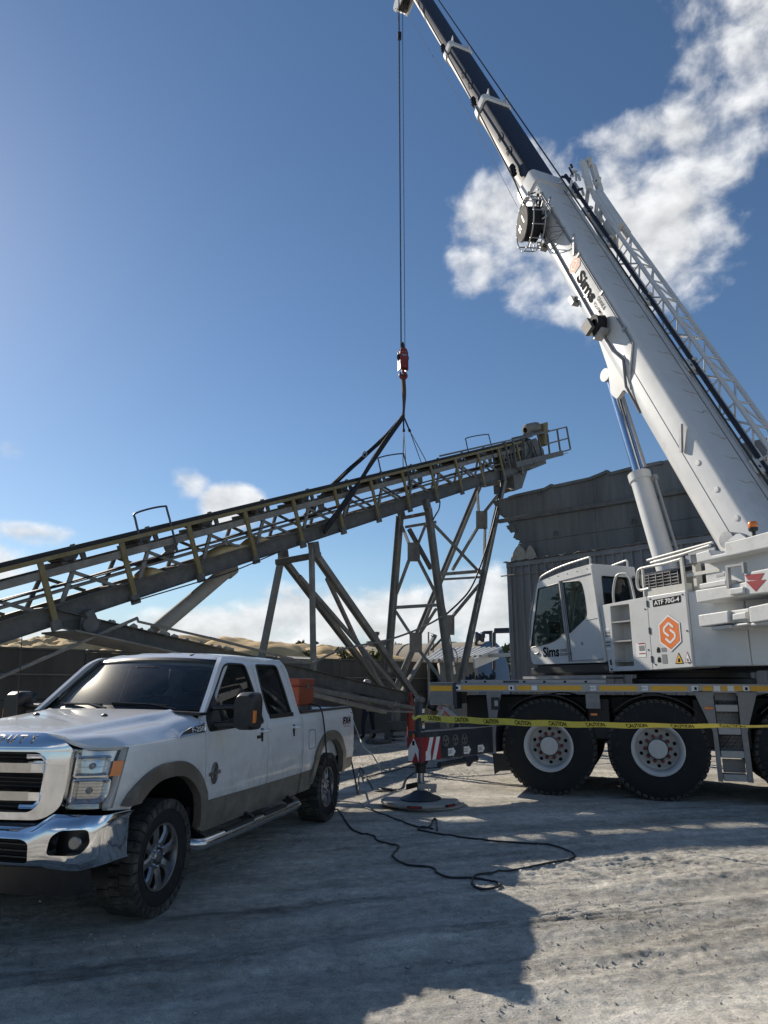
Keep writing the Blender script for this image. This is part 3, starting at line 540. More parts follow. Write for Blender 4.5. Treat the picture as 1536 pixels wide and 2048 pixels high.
def hopper():
    OFFY = -.45; t = thing('steel_hopper', 'torn weathered steel hopper bin rising above the shed roof', 'hopper', SH((0, OFFY, 0))[0])
    edge = [(985, 1003), (1000, 1030), (1022, 1046), (1014, 1058), (1030, 1064), (1026, 1076), (1040, 1080), (1036, 1090), (1052, 1098), (1060, 1112), (1063, 1132)]
    top = [(985, 1003), (1018, 994), (1032, 989), (1090, 976), (1104, 968), (1110, 970), (1180, 955), (1205, 945), (1215, 940), (1222, 945), (1260, 935), (1325, 922)]
    E_ = [shp(u, v, OFFY) for u, v in edge]; T_ = [shp(u, v, OFFY) for u, v in top]; x1 = 15.0; z0 = EZ - .3
    sl = (T_[-1][1] - T_[0][1]) / (T_[-1][0] - T_[0][0]); T_.append((x1, T_[-1][1] + .02))
    poly = T_ + [(x1, z0)] + E_[::-1][:-1]
    # wall made of plates between seams; the plate joints follow the stiffeners
    base = MB().prism(poly, lambda a, z, s_: (a, OFFY - .02 * s_, z))
    xs = [-9, shp(1034, 1000, OFFY)[0], shp(1186, 960, OFFY)[0], shp(1325, 930, OFFY)[0] + 1.5, 16]
    def stif(u0, v0, u1, v1): return shp(u0, v0, OFFY), shp(u1, v1, OFFY)
    (a0, za), (a1, zb) = stif(1008, 1042, 1265, 1000); k_ = (zb - za) / (a1 - a0); zs = lambda a: za + k_ * (a - a0)
    (b0, zc), (b1, zd) = stif(1060, 1084, 1290, 1050); k2 = (zd - zc) / (b1 - b0); zs2 = lambda a: zc + k2 * (a - b0)
    for i in range(4):
        for lo, hi in ((lambda a: -5., lambda a: zs2(a) - .006), (lambda a: zs2(a) + .006, lambda a: zs(a) - .006), (lambda a: zs(a) + .006, lambda a: 30.)):
            p, q = xs[i] + .004, xs[i + 1] - .004
            cut = MB().prism([(p, lo(p)), (q, lo(q)), (q, hi(q)), (p, hi(p))], lambda a, z, s_: (a, OFFY - .5 + s_, z))
            mb = bool_mb(base, [('INTERSECT', cut)])
            if mb.n: build('hopper_plate', mb, M['bin'], t, SH, smooth=None)
    build('hopper_backing', MB().prism(poly, lambda a, z, s_: (a + .05, OFFY - .06 - .02 * s_, z - .05)), M['bin'], t, SH, smooth=None)
    build('stiffener', MB().bar((a0 - .2, OFFY + .05, zs(a0 - .2)), (x1, OFFY + .05, zs(x1)), .10, .14), M['cvbeam'], t, SH, bev=.01)
    tp = [(a, OFFY + .03, z - .05) for a, z in T_]; mb = MB()
    for p, q in zip(tp[1:-2], tp[2:-1]): mb.bar(p, q, .07, .10)
    build('top_rim', mb, M['bin'], t, SH)
    for u, v in ((1078, 990), (1112, 1070), (1268, 1046), (1300, 948)):
        a, z = shp(u, v, OFFY); R = [(a + .07 * math.cos(q), OFFY + .03, z + .13 * math.sin(q)) for q in np.linspace(-.3, PI + .3, 12)]; build('lifting_lug', MB().tube(R, .016, 6), M['bin'], t, SH)
    # patch plates hanging at the torn corner, back wall behind it
    for pts in ([(1048, 1096), (1062, 1100), (1068, 1114), (1052, 1116)], [(1322, 1070), (1338, 1056), (1352, 1074), (1330, 1076)], [(1012, 1052), (1026, 1048), (1034, 1062), (1022, 1066)]):
        build('loose_flap', MB().prism([shp(u, v, OFFY + .04) for u, v in pts], lambda a, z, s_: (a, OFFY + .02 + .03 * s_, z)), M['bin'], t, SH, smooth=None)
    sp = [shp(u, v, OFFY) for u, v in ((985, 1003), (1058, 1112))]
    build('sloped_end_plate', MB().prism([(0, 0), (1, 0), (1, 1), (0, 1)], lambda x, y, s_: (sp[0][0] * (1 - y) + sp[1][0] * y + .03 + .02 * s_, OFFY - .03 - x * 4.5, sp[0][1] * (1 - y) + sp[1][1] * y)), M['bin'], t, SH, smooth=None)
hopper()
# ---- blue-ended horizontal tank, awning, pipes, far trees
def back_right():
    c = at_depth(982, 1283, 34.0); R = float(c[2]) * .5 + .06; cen = np.array([c[0], c[1], R - .1]); ax = np.array([-.80, .60, 0]); ax /= np.linalg.norm(ax); L = 9.5
    t = thing('storage_tank', 'tan horizontal storage tank with blue arched end wall beyond the tower legs', 'tank', (cen[0], cen[1], 0)); n = 40; side = np.cross(ax, (0, 0, 1.))
    ring = lambda o, r: [o + side * r * math.cos(q) * .95 + np.array([0, 0, 1.]) * r * math.sin(q) for q in np.linspace(0, 2 * PI, n, endpoint=False)]
    build('tank_shell', MB().loft([ring(cen + ax * s_, R) for s_ in np.linspace(.06, L, 8)]), M['tankroof'], t)
    build('end_wall', MB().loft([ring(cen + ax * .05, R * 1.005), ring(cen - ax * .02, R * 1.005), ring(cen - ax * .05, R * .97)]), M['tank'], t)
    build('end_rib', MB().bar(cen - ax * .07 - (0, 0, R), cen - ax * .07 + (0, 0, R * .98), .10, .05, side), M['tank'], t)
    for k in range(3): build('hoop_band', MB().tube(ring(cen + ax * (2 + 2.6 * k), R * 1.008), .025, 6, closed=True), M['tankroof'], t)
    hb = cen + ax * 6.8 + (0, 0, R); build('manhole', MB().lathe([(.5, -.1), (.5, .12), (.56, .12), (.56, .2), (.12, .24), (.1, .55), (.16, .55), (.16, .7), (0, .72)], hb, (0, 0, 1), 18), M['cvbeam'], t)
    pp = thing('pipework', 'dark pipes with valve and elbows running from the tank top to the shed', 'pipes', (cen[0], cen[1], 0))
    P = [at_depth(u, v, 33.6) for u, v in ((952, 1290), (952, 1275), (961, 1273), (968, 1273), (968, 1265), (979, 1265), (985, 1265))]
    build('valve_pipe', MB().tube(P, .085, 8), M['pipe'], pp); build('valve', MB().lathe([(.1, -.2), (.24, -.2), (.24, -.1), (.17, 0), (.24, .1), (.24, .2), (.1, .2)], at_depth(959, 1274, 33.5), (1, 0, 0), 12), M['pipe'], pp)
    build('drop_pipe', MB().tube([at_depth(u, v, 33.5) for u, v in ((981, 1265), (981, 1283))], .07, 8), M['pipe'], pp)
    build('riser_pipe', MB().tube([at_depth(u, v, 31) for u, v in ((988, 1340), (988, 1266), (990, 1263), (1022, 1262))], .085, 8), M['pipe'], pp)
    build('upper_pipe', MB().tube([at_depth(u, v, 31) for u, v in ((989, 1266), (989, 1259), (1022, 1258))], .06, 8), M['pipe'], pp)
    aw = thing('corrugated_awning', 'pale corrugated lean-to roof in front of the blue tank end', 'awning', (*at_depth(950, 1330, 29)[:2], 0))
    A, B, C_, D_ = (at_depth(*q) for q in ((880, 1322, 26.5), (1004, 1296, 30), (949, 1324, 25.5), (838, 1316, 29)))
    lo0, lo1, hi0, hi1 = at_depth(842, 1324, 26.5), at_depth(965, 1313, 26.5), at_depth(880, 1297, 30.), at_depth(1006, 1297, 30.)
    n = 12
    for k in range(n):
        q0, q1 = k / n, (k + .94) / n; G = []
        for s_ in (0, 1):
            e0, e1 = (lo0, lo1) if s_ == 0 else (hi0, hi1); row = []
            for f, dz in ((0, 0), (.25, .0), (.4, .07), (.75, .07), (.95, 0)): row.append(e0 + (e1 - e0) * (q0 + (q1 - q0) * f) + np.array([0, 0, dz]))
            G.append(row)
        build('roof_sheet', MB().slab(G, np.array(G) - (0, 0, .015)), M['awning'], aw, smooth=None)
    f0, f1 = at_depth(948, 1327, 25.8), at_depth(996, 1308, 29.5)
    build('gable_board', MB().bar(f0, f1, .06, .35), M['awning'], aw); build('gutter', MB().bar(at_depth(965, 1312, 28), at_depth(1026, 1309, 27.5), .12, .14), M['awning'], aw)
    for u, y in ((902, 27), (951, 26.2), (857, 27.2)): p = at_depth(u, 1322, y); build('post', MB().bar((p[0], p[1], 0), p, .09, .09), M['concl'], aw)
    kb = thing('concrete_kiosk', 'beige concrete block hut under the corrugated awning', 'hut', (*at_depth(930, 1340, 27.2)[:2], 0)); p = at_depth(937, 1325, 27.4)
    build('wall_block', MB().box((p[0] - 1.1, p[1] - .2, 0), (p[0] + .32, p[1] + 2, p[2])), M['concl'], kb, bev=.03); build('ledge', MB().box((p[0] - 1.12, p[1] - .24, 1.78), (p[0] + .36, p[1] - .2, 1.86)), M['concl'], kb)
    fr = thing('pale_pipe_frame', 'thin pale pipe frame standing behind the near tower leg', 'pipe frame', (*at_depth(857, 1300, 30)[:2], 0))
    build('frame_pipe', MB().tube([at_depth(u, v, 30) for u, v in ((857, 1330), (857, 1264), (874, 1272))], .04, 6), M['concl'], fr); build('inner_pipe', MB().tube([at_depth(u, v, 30) for u, v in ((866, 1330), (867, 1274), (862, 1271))], .03, 6), M['concl'], fr)
    lp = thing('slender_lamp_mast', 'slender dark mast with bracket lamp behind the conveyor', 'lamp mast', (*at_depth(185, 1300, 26)[:2], 0))
    build('mast', MB().tube([at_depth(u, v, 26) for u, v in ((181, 1310), (189, 1186))], .03, 6), M['pipe'], lp); build('bracket', MB().tube([at_depth(u, v, 26) for u, v in ((189, 1187), (190, 1181), (206, 1181))], .025, 6), M['pipe'], lp)
    build('lamp_head', MB().box(at_depth(203, 1188, 26.1), at_depth(211, 1179, 25.8)), M['pipe'], lp)
    # trees beyond the shed and far scrub line
    def tree(lab, u, v, y, r, h, p=None):
        p = at_depth(u, v, y) if p is None else p; t = thing('broadleaf_tree', lab, 'tree', (p[0], p[1], 0), 'trees beyond the yard'); top = p[2]
        build('trunk', MB().tube([(p[0], p[1], 0), (p[0] + .1, p[1], top * .5), (p[0] - .1, p[1] + .1, top * .9)], [.22, .16, .06], 8), M['bark'], t); V = []; F = []; k = 0
        cl = [np.array([p[0], p[1], top - h * .5]) + rng.normal(size=3) * np.array([r * .5, r * .5, h * .28]) for _ in range(14)]
        for c in cl:
            for q in range(130):
                d = rng.normal(size=3); d = d / np.linalg.norm(d) * r * .36 * rng.random() ** .35; a = rng.normal(size=3) * .13; b = rng.normal(size=3) * .10; V += [c + d - a, c + d + b, c + d + a, c + d - b]; F.append((k, k + 1, k + 2, k + 3)); k += 4
        build('crown', MB().add(V, F), M['leaf'], t, recalc=False, smooth=None)
    for k, (x, y, h, r) in enumerate(((-20.5, 24.5, 6.5, 2.3), (-23.5, 27, 7.5, 2.8), (-27, 28.5, 8.5, 3.0), (-30.5, 31, 7.0, 2.8))): tree(('nearest', 'second', 'third', 'fourth')[k] + ' tree of the row beyond the wall out of view', 0, 0, 0, r, h * .75, np.array((x, y, h)))
    tree('dark leafy tree showing between the blue tank and the shed', 1034, 1292, 42, 1.7, 3.4); tree('lower leafy tree beside the shed corner', 1022, 1318, 40, 1.3, 2.6)
    tree('distant tree crown on the skyline left of the braced tower', 768, 1290, 66, 1.5, 1.5)
back_right()
# ------------------------------------------------------------------ inclined stacking conveyor
def conveyor():
    t = thing('stacking_conveyor', 'long dusty truss conveyor with yellow posts rising on braced steel legs', 'conveyor', (CO[0], CO[1], 0))
    S0, S1 = -17.2, 8.4; Y_, G_, B_, L_ = M['cvyellow'], M['cvsteel'], M['cvbeam'], M['cvleg']; up = (0, 1, 0)
    for n, o_ in ((.62, 1), (-.62, -1)):
        build('side_beam', MB().channel((S0, .17, n), (S1, .17, n), .10, .34, .014, up, o_), B_, t, CV)
        build('top_chord', MB().bar((S0, .91, n), (S1, .91, n), .09, .012, up).bar((S0, .91, n + .04 * o_), (S1, .91, n + .04 * o_), .012, .14, up), G_, t, CV)
        build('guard_rail', MB().bar((S0, 1.165, n + .10 * o_), (S1 - .4, 1.165, n + .10 * o_), .05, .075, up), Y_, t, CV)
    build('walk_lip', MB().bar((S0, .348, .645), (S1, .348, .645), .15, .012, up), B_, t, CV)
    posts = [-11.9 + 1.61 * k for k in range(-3, 13)]
    for s_ in posts:
        for n, o_ in ((.62, 1), (-.62, -1)):
            if n > 0: build('post', MB().bar((s_ - .0, -.05, n + .085 * o_), (s_, 1.15, n + .085 * o_), .045, .10, (1, 0, 0)), Y_, t, CV)
            if n > 0: build('post_shoe', MB().box((s_ - .085, -.08, n + .06 * o_ - .03), (s_ + .085, .10, n + .06 * o_ + .05 if o_ > 0 else n + .06 * o_ + .03)), B_, t, CV)
            e = 1 if n > 0 else .8
            build('diagonal', MB().bar((s_ + .25 * e, .34, n * .94), (s_ + .62, .86, n * .94), .05, .075, (1, 0, 0)), G_, t, CV)
            build('diagonal', MB().bar((s_ + .55, .86, n * .90), (s_ + 1.38, .34, n * .90), .045, .06, (1, 0, 0)), G_, t, CV)
        build('cross_brace', MB().bar((s_ + .1, .30, -.6), (s_ + .1, .30, .6), .06, .06, (1, 0, 0)), G_, t, CV)
    build('mid_pipe', MB().cyl((S0, .555, .58), (S1, .555, .58), .024, n=8), G_, t, CV); build('conduit', MB().cyl((S0, .66, .60), (S1, .66, .60), .014, n=6), M['cable'], t, CV)
    build('far_pipe', MB().cyl((S0, .50, -.56), (S1, .50, -.56), .022, n=8), G_, t, CV)
    prof = np.array([(-.56, 1.275), (-.50, 1.255), (-.24, 1.13), (.24, 1.13), (.50, 1.255), (.56, 1.275)])
    build('carry_belt', MB().slab([[(s_, b, a) for a, b in prof] for s_ in np.linspace(S0, 9.0, 40)], [[(s_, b - .02, a) for a, b in prof] for s_ in np.linspace(S0, 9.0, 40)]), M['belt'], t, CV)
    build('belt_edge_skirt', MB().bar((S0, 1.245, .585), (8.6, 1.245, .585), .02, .085, up), M['belt'], t, CV)
    build('return_belt', MB().slab([[(s_, .635 + .012 * math.sin(s_ * 1.9), a) for a in (-.45, .45)] for s_ in np.linspace(S0, 9.0, 60)], [[(s_, .62 + .012 * math.sin(s_ * 1.9), a) for a in (-.45, .45)] for s_ in np.linspace(S0, 9.0, 60)]), M['belt'], t, CV)
    k = 0
    for s_ in np.arange(-16.02, 8.2, 1.61):
        o = build('idler_frame', MB().prism([(-.24, .985), (-.24, 1.05), (-.13, 1.02), (-.09, .985)], lambda a, b, q: (s_ + a, b, .50 + q * .04)).prism([(.24, .985), (.24, 1.16), (.13, 1.13), (.15, .985)], lambda a, b, q: (s_ + a, b, .50 + q * .04))
                  .bar((s_, 1.0, -.56), (s_, 1.0, .56), .10, .05, (1, 0, 0)).prism([(-.2, 1.155), (.2, 1.155), (.10, 1.045), (-.12, 1.045)], lambda a, b, q: (s_ + a, b, .30 + q * .16)), B_, t, CV)
        build('idler_roll', MB().cyl((s_, 1.075, -.23), (s_, 1.075, .23), .05, n=10).cyl((s_, 1.09, .25), (s_, 1.215, .50), .05, n=10).cyl((s_, 1.09, -.25), (s_, 1.215, -.50), .05, n=10), M['cdark'], o, CV)
        build('roll_cap', MB().prism([(-.055, 1.27), (.055, 1.27), (.03, 1.315), (-.03, 1.315)], lambda a, b, q: (s_ + a, b, .57 + q * .05)), B_, o, CV)
        if k % 3 == 1:
            r = build('return_hanger', MB().prism([(-.10, .97), (.22, .97), (.16, .70), (-.02, .56), (-.22, .60), (-.24, .66), (-.06, .74)], lambda a, b, q: (s_ + .4 + a, b, .50 + q * .02)), B_, t, CV); build('return_roll', MB().cyl((s_ + .35, .585, -.5), (s_ + .35, .585, .5), .045, n=10), M['cdark'], r, CV)
        k += 1
    for (u0, v0, u1, v1) in ((276, 1060, 340, 1043), (761, 938, 812, 928), (935, 895, 981, 886)):              # cable guard hoops over the belt
        a, b = cvp(u0, v0, .72), cvp(u1, v1, .72); h = CT * .36; P = crom([a - h * .8, a + h * .55, a + h * .92 + (b - a) * .08, b + h * .92 - (b - a) * .10, b + h * .55, b - h * 1.8], 5); build('guard_hoop', MB().tube(P, .022, 6), M['pipe'], t)
    # head end: pulley, drive, guard, platform
    build('head_pulley', MB().cyl((9.1, .95, -.5), (9.1, .95, .5), .28, n=24), M['cdark'], t, CV)
    build('head_side_plate', MB().prism([(7.6, -.05), (10.2, .02), (10.2, .62), (9.7, 1.18), (7.6, 1.1)], lambda a, b, q: (a, b, .52 + .02 * q)).prism([(7.6, -.05), (10.2, .02), (10.2, .62), (9.7, 1.18), (7.6, 1.1)], lambda a, b, q: (a, b, -.54 + .02 * q)), B_, t, CV, smooth=None)
    build('discharge_chute', MB().prism([(7.1, .0), (8.5, .02), (7.6, -.62), (6.9, -.62)], lambda a, b, q: (a, b, -.45 + .9 * q)), B_, t, CV)
    build('caked_sand', MB().loft([[(7.0 + .9 * f + .18 * math.cos(q) * (1 - f * .4), -.55 + .22 * f + .12 * math.sin(q), .15 + .3 * math.cos(q * 2)) for q in np.linspace(0, 2 * PI, 12, endpoint=False)] for f in np.linspace(0, 1, 6)]), M['sanddark'], t, CV)
    g0 = cvp(1086, 846, .35); e = cvp(1086, 893, .35); d = (g0 - e)
    build('drive_guard', MB().obox((g0 + e) / 2, d / 2, CU * .20, CN * .16), M['cvyellow'], t, bev=.03)
    mc = cvp(1066, 857, .1); mo = build('drive_motor', MB().lathe([(.12, -.48), (.21, -.46), (.24, -.40), (.24, .25), (.2, .3), (.06, .32), (.05, .5)], mc, CU * .8 + CN * .3, 20), M['cvsteel'], t)
    for q in np.linspace(0, 2 * PI, 14, endpoint=False):
        ax = CU * .8 + CN * .3; ax /= np.linalg.norm(ax); x = np.cross(ax, (0, 0, 1.)); y = np.cross(ax, x); r = x * math.cos(q) + y * math.sin(q); build('cooling_fin', MB().bar(mc + r * .25 - ax * .35, mc + r * .25 + ax * .2, .012, .04, r), M['cvsteel'], mo)
    build('motor_base', MB().bar(cvp(1034, 876, .2), cvp(1088, 864, .2), .5, .12, CT), B_, t); build('terminal_box', MB().bar(cvp(1050, 872, .62), cvp(1062, 869, .62), .12, .22, CT), B_, t)
    R = lambda *px: [cvp(u, v, .78) for u, v in px]
    for nm, P in (('hand_rail', R((880, 912), (1075, 868), (1133, 854))), ('mid_rail', R((1090, 889), (1134, 877))), ('toe_rail', R((1090, 914), (1140, 899)))):
        mb = MB()
        for p, q in zip(P[:-1], P[1:]): mb.bar(p, q, .06, .06, CT)
        build(nm, mb, B_, t)
    for a, b in (((1095, 868), (1100, 916)), ((1114, 859), (1122, 912)), ((1133, 854), (1141, 899)), ((1046, 875), (1052, 930)), ((1075, 868), (1085, 914)), ((1026, 880), (1032, 934)), ((1010, 884), (1020, 938))): build('rail_post', MB().bar(*R(a, b), .06, .06, CU), B_, t)
    build('platform_beam', MB().bar(*R((1030, 930), (1124, 906)), .12, .22, CT), B_, t); build('platform_grating', MB().prism([(0, 0), (1, 0), (1, 1), (0, 1)], lambda x, y, q: R((1060, 925))[0] * (1 - x) + R((1136, 905))[0] * x - CN * (y * 1.2) - CT * .03 * q), G_, t, smooth=None)
    for k in range(7): s_ = 6.2 + k * .5; build('head_brace', MB().bar((s_, .30, .66), (s_ + (.22 if k % 2 else -.2), 1.1, .66), .05, .07, (1, 0, 0)), B_, t, CV)
    build('looped_hose', MB().tube(crom([cvp(*q, .8) for q in ((1052, 880), (1060, 900), (1052, 918), (1060, 929), (1068, 928), (1066, 905))], 6), .022, 6), M['cable'], t)
    # spilled sand lying on the bottom beams
    for s_, ln in ((-7.6, 1.2), (-6.6, .5), (-9.6, .4)):
        n = 14; build('spilled_sand', MB().loft([[(s_ + ln * (f - .5), .34 + .17 * math.sin(f * PI) ** .7 * max(0, math.sin(q)) , .25 + .35 * math.cos(q)) for q in np.linspace(0, PI, n)] for f in np.linspace(0.02, .98, 12)]), M['sand'], t, CV)
    build('hanging_stay', MB().tube(crom([cvp(*q, .8) for q in ((262, 1204), (410, 1160), (470, 1141), (560, 1103))], 6), .014, 6), M['cable'], t)
    # ---- undercarriage
    def bar(name, a, b, w, h, mat=L_, parent=t, n0=None, n1=None, upv=None):
        p = cvp(a[0], a[1], a[2]); q = cvp(b[0], b[1], b[2]); return build(name, MB().bar(p, q, w, h, CN if upv is None else upv), mat, parent, bev=.008)
    def ibeam(name, a, b, w, h, mat=L_):
        p, q = cvp(*a), cvp(*b); mb = MB(); d = (q - p) / np.linalg.norm(q - p); x = np.cross(d, CN); x /= np.linalg.norm(x)
        mb.bar(p, q, .02, h, CN) ; mb.bar(p + CN * h / 2, q + CN * h / 2, w, .022, CN); mb.bar(p - CN * h / 2, q - CN * h / 2, w, .022, CN); return build(name, mb, mat, t)
    # rear leg set
    bar('leg_cross_beam', (553, 1125, -.62), (640, 1109, .62), .16, .14, B_, upv=(0, 0, 1)); bar('rear_leg', (566, 1100, -.62), (521, 1326, -1.0), .12, .17); bar('rear_leg', (623, 1088, .62), (627, 1342, .70), .10, .13)
    for n in (-.62, .62): bar('pivot_bracket', (565 if n < 0 else 626, 1098 if n < 0 else 1084, n), (569 if n < 0 else 631, 1130 if n < 0 else 1116, n), .2, .22, B_)
    ibeam('diagonal_leg', (571, 1124, -.62), (776, 1392, -.62), .14, .14); ibeam('diagonal_leg', (633, 1112, .62), (838, 1405, .62), .15, .15)
    bar('diagonal_leg_brace', (598, 1152, -.55), (800, 1385, .3), .10, .10); bar('leg_brace', (654, 1156, .55), (712, 1280, -.5), .10, .10); bar('leg_brace', (712, 1280, -.5), (770, 1385, .0), .10, .10); bar('leg_brace', (704, 1270, -.3), (736, 1318, .4), .22, .03, B_)
    # lower struts from the tail down to the axle
    for n, nm in ((.66, 'lower_strut'), (-.66, 'lower_strut')):
        p, q = cvp(112, 1236.5, n), cvp(842, 1402, n); build(nm, MB().channel(p, q, .12, .30, .016, (0, 0, 1), 1 if n > 0 else -1), B_, t)
    p0, p1 = cvp(118, 1250, .5), cvp(345, 1300, .5); build('tail_plate', MB().bar(p0 - (0, 0, .12), p1 - (0, 0, .12), 1.2, .03), L_, t); build('tail_knuckle', MB().cyl(cvp(182, 1250, .9), cvp(182, 1250, .4), .13, n=18).bar(cvp(182, 1244, .72), cvp(172, 1222, .72), .22, .16, CU), B_, t); build('knuckle_plate', MB().bar(cvp(160, 1252, .76), cvp(199, 1256, .76), .03, .30), B_, t)
    for k in range(26):
        f = rng.random(); p = cvp(205 + 270 * f, 1257 + 61 * f, .66 - .08 * rng.random()); r = .03 + .05 * rng.random(); build('dust_clod', MB().lathe([(0, -.6 * r), (r, -.3 * r), (r * .9, .4 * r), (0, r)], p + (0, 0, .155), (rng.normal() * .2, .1, 1), 6), M['sanddark'], t)
    build('support_tube', MB().cyl(cvp(466, 1132, 0), cvp(312, 1262, 0), .155, n=22).lathe([(.155, -.02), (.19, 0), (.19, .22), (.155, .24)], cvp(452, 1144, 0), cvp(452, 1144, 0) - cvp(330, 1247, 0), 22), M['concl'], t)
    for a, b, r in (((-30, 1368, 1.0), (275, 1236, 1.0), .03), ((275, 1236, 1.0), (276, 1243, 1.0), .022), ((276, 1243, 1.0), (420, 1276, 1.0), .024), ((420, 1276, 1.0), (600, 1322, 1.0), .03)): build('tension_rod', MB().cyl(cvp(*a), cvp(*b), r, n=8), G_, t)
    bar('tie_beam', (560, 1318, -.9), (630, 1322, .7), .14, .16); bar('tie_beam', (480, 1320, .2), (628, 1324, .7), .10, .05, G_)
    bar('lower_cross_beam', (590, 1372, .9), (828, 1417, .9), .10, .22); bar('lower_cross_beam', (604, 1384, 1.2), (770, 1424, 1.2), .09, .15); bar('lower_cross_beam', (640, 1358, -.5), (745, 1416, .8), .16, .08, B_); bar('pale_angle', (737, 1421, 1.1), (830, 1424, 1.1), .05, .16)
    bar('twisted_strip', (771, 1407, 1.15), (782, 1415, 1.15), .02, .06, G_); bar('twisted_strip', (782, 1415, 1.15), (793, 1402, 1.15), .02, .06, G_)
    # braced towers
    def tower(far, near, plates, ties, w):
        ibeam('tower_column', far[0], far[1], w, w); ibeam('tower_column', near[0], near[1], w, w)
        for (u, v, n, hw, hh, arms) in plates:
            c = cvp(u, v, n); pl = build('gusset_plate', MB().prism([(u - hw, v - hh), (u + hw, v - hh), (u + hw, v + hh), (u - hw, v + hh)], lambda x, y, q: cvp(x, y, n) + CN * .02 * q), L_, t, smooth=None)
            for (x0, y0, x1, y1, n1) in arms: build('brace', MB().bar(cvp(x0, y0, n), cvp(x1, y1, n1), .09, .075, CN), L_, t)
        for a, b, h in ties: bar('tower_tie', a, b, h, .09)
    tower(((800, 1032, -.62), (775, 1345, -1.0)), ((856, 1016, .62), (905, 1392, 1.0)),
          [(827, 1104, 0, 12, 19, ((818, 1088, 803, 1050, -.62), (836, 1088, 852, 1048, .62), (818, 1120, 793, 1188, -.75), (837, 1120, 876, 1196, .75))), (831, 1285, 0, 12, 20, ((821, 1268, 791, 1222, -.8), (840, 1268, 872, 1218, .8), (822, 1304, 783, 1392, -.95), (841, 1304, 890, 1368, .95)))],
          [((800, 1037, -.62), (862, 1025, .62), .09), ((811, 1054, -.5), (872, 1044, .62), .09), ((790, 1215, -.78), (872, 1210, .78), .10)], .17)
    bar('tower_inner_post', (818, 1058, -.3), (862, 1138, .3), .12, .12, B_)
    tower(((960, 968, -.62), (836, 1268, -.9)), ((1008, 960, .62), (921, 1365, 1.0)),
          [(963, 1040, 0, 11, 18, ((957, 1024, 955, 985, -.5), (970, 1056, 968, 1150, .7), (955, 1056, 905, 1140, -.6), (969, 1024, 1000, 985, .6))), (898, 1250, 0, 10, 20, ((892, 1232, 878, 1180, -.6), (906, 1232, 958, 1170, .7), (897, 1268, 911, 1350, .9), (893, 1268, 862, 1300, -.8)))],
          [((878, 1149, -.72), (964, 1142, .75), .11), ((880, 1159, -.72), (966, 1154, .75), .07), ((968, 972, -.5), (1010, 962, .62), .12)], .15)
    bar('telescopic_link', (866, 1047, .62), (969, 1155, .72), .10, .06); bar('rear_brace', (838, 1268, -.9), (785, 1395, -.95), .16, .16); bar('rear_brace', (870, 1272, -.3), (800, 1390, .2), .11, .11)
    for n, (u, v) in ((.62, (853, 1008)), (-.62, (803, 1030)), (.62, (1005, 952)), (-.62, (962, 966))): c = cvp(u, v, n); build('saddle_bracket', MB().obox(c, CU * .10, CT * .16, CN * .09), B_, t, bev=.01)
    ax0, ax1 = cvp(775, 1345, -1.0), cvp(905, 1392, 1.0); ax0 = np.array([*ax0[:2], .45]); ax1 = np.array([*ax1[:2], .45])
    build('axle_beam', MB().bar(ax0, ax1, .24, .24), B_, t)
    for p in (ax0, ax1): build('base_plate', MB().box((p[0] - .22, p[1] - .22, 0), (p[0] + .22, p[1] + .22, .04)).bar((p[0], p[1], .03), (p[0], p[1], .45), .18, .18), B_, t)
    for n in (-.9, .9): build('axle_post', MB().bar((ax0 + ax1) / 2 + CN * n - (0, 0, .02), np.array([*((ax0 + ax1) / 2 + CN * n)[:2], 1.45]), .2, .2, CN), L_, t)
    bt = cvp(-40, 1300, 0); build('tail_stand', MB().bar((bt[0] - .6, bt[1] - .8, 0), (bt[0] - .6, bt[1] - .8, 2.1), .2, .2).bar((bt[0] - 1.3, bt[1] - .4, 0), (bt[0] - 1.3, bt[1] - .4, 2.0), .2, .2), L_, t)
    w = [cvp(*q) for q in ((1002, 940, .7), (1001, 985, .7), (990, 1035, .8), (975, 1090, .8), (954, 1150, .9), (938, 1182, .9), (918, 1205, .9), (893, 1228, .9))]
    build('power_cable', MB().tube(crom(w, 5), .03, 7), M['cable'], t); w = [cvp(*q, .9) for q in ((893, 1228), (860, 1247), (822, 1264), (778, 1279), (730, 1289), (690, 1297), (655, 1311), (624, 1327))]; build('grey_hose', MB().tube(crom(w, 5), .028, 7), M['cvsteel'], t)
    build('loose_cable', MB().tube(crom([cvp(*q, .9) for q in ((880, 1003), (878, 1018), (870, 1032), (866, 1040))], 5), .022, 6), M['cable'], t)
    build('coiled_wire', MB().tube(crom([cvp(*q, .95) for q in ((899, 1300), (908, 1298), (914, 1310), (913, 1328), (903, 1333), (897, 1328))], 5), .014, 6), M['cable'], t)
    return t
conveyor()
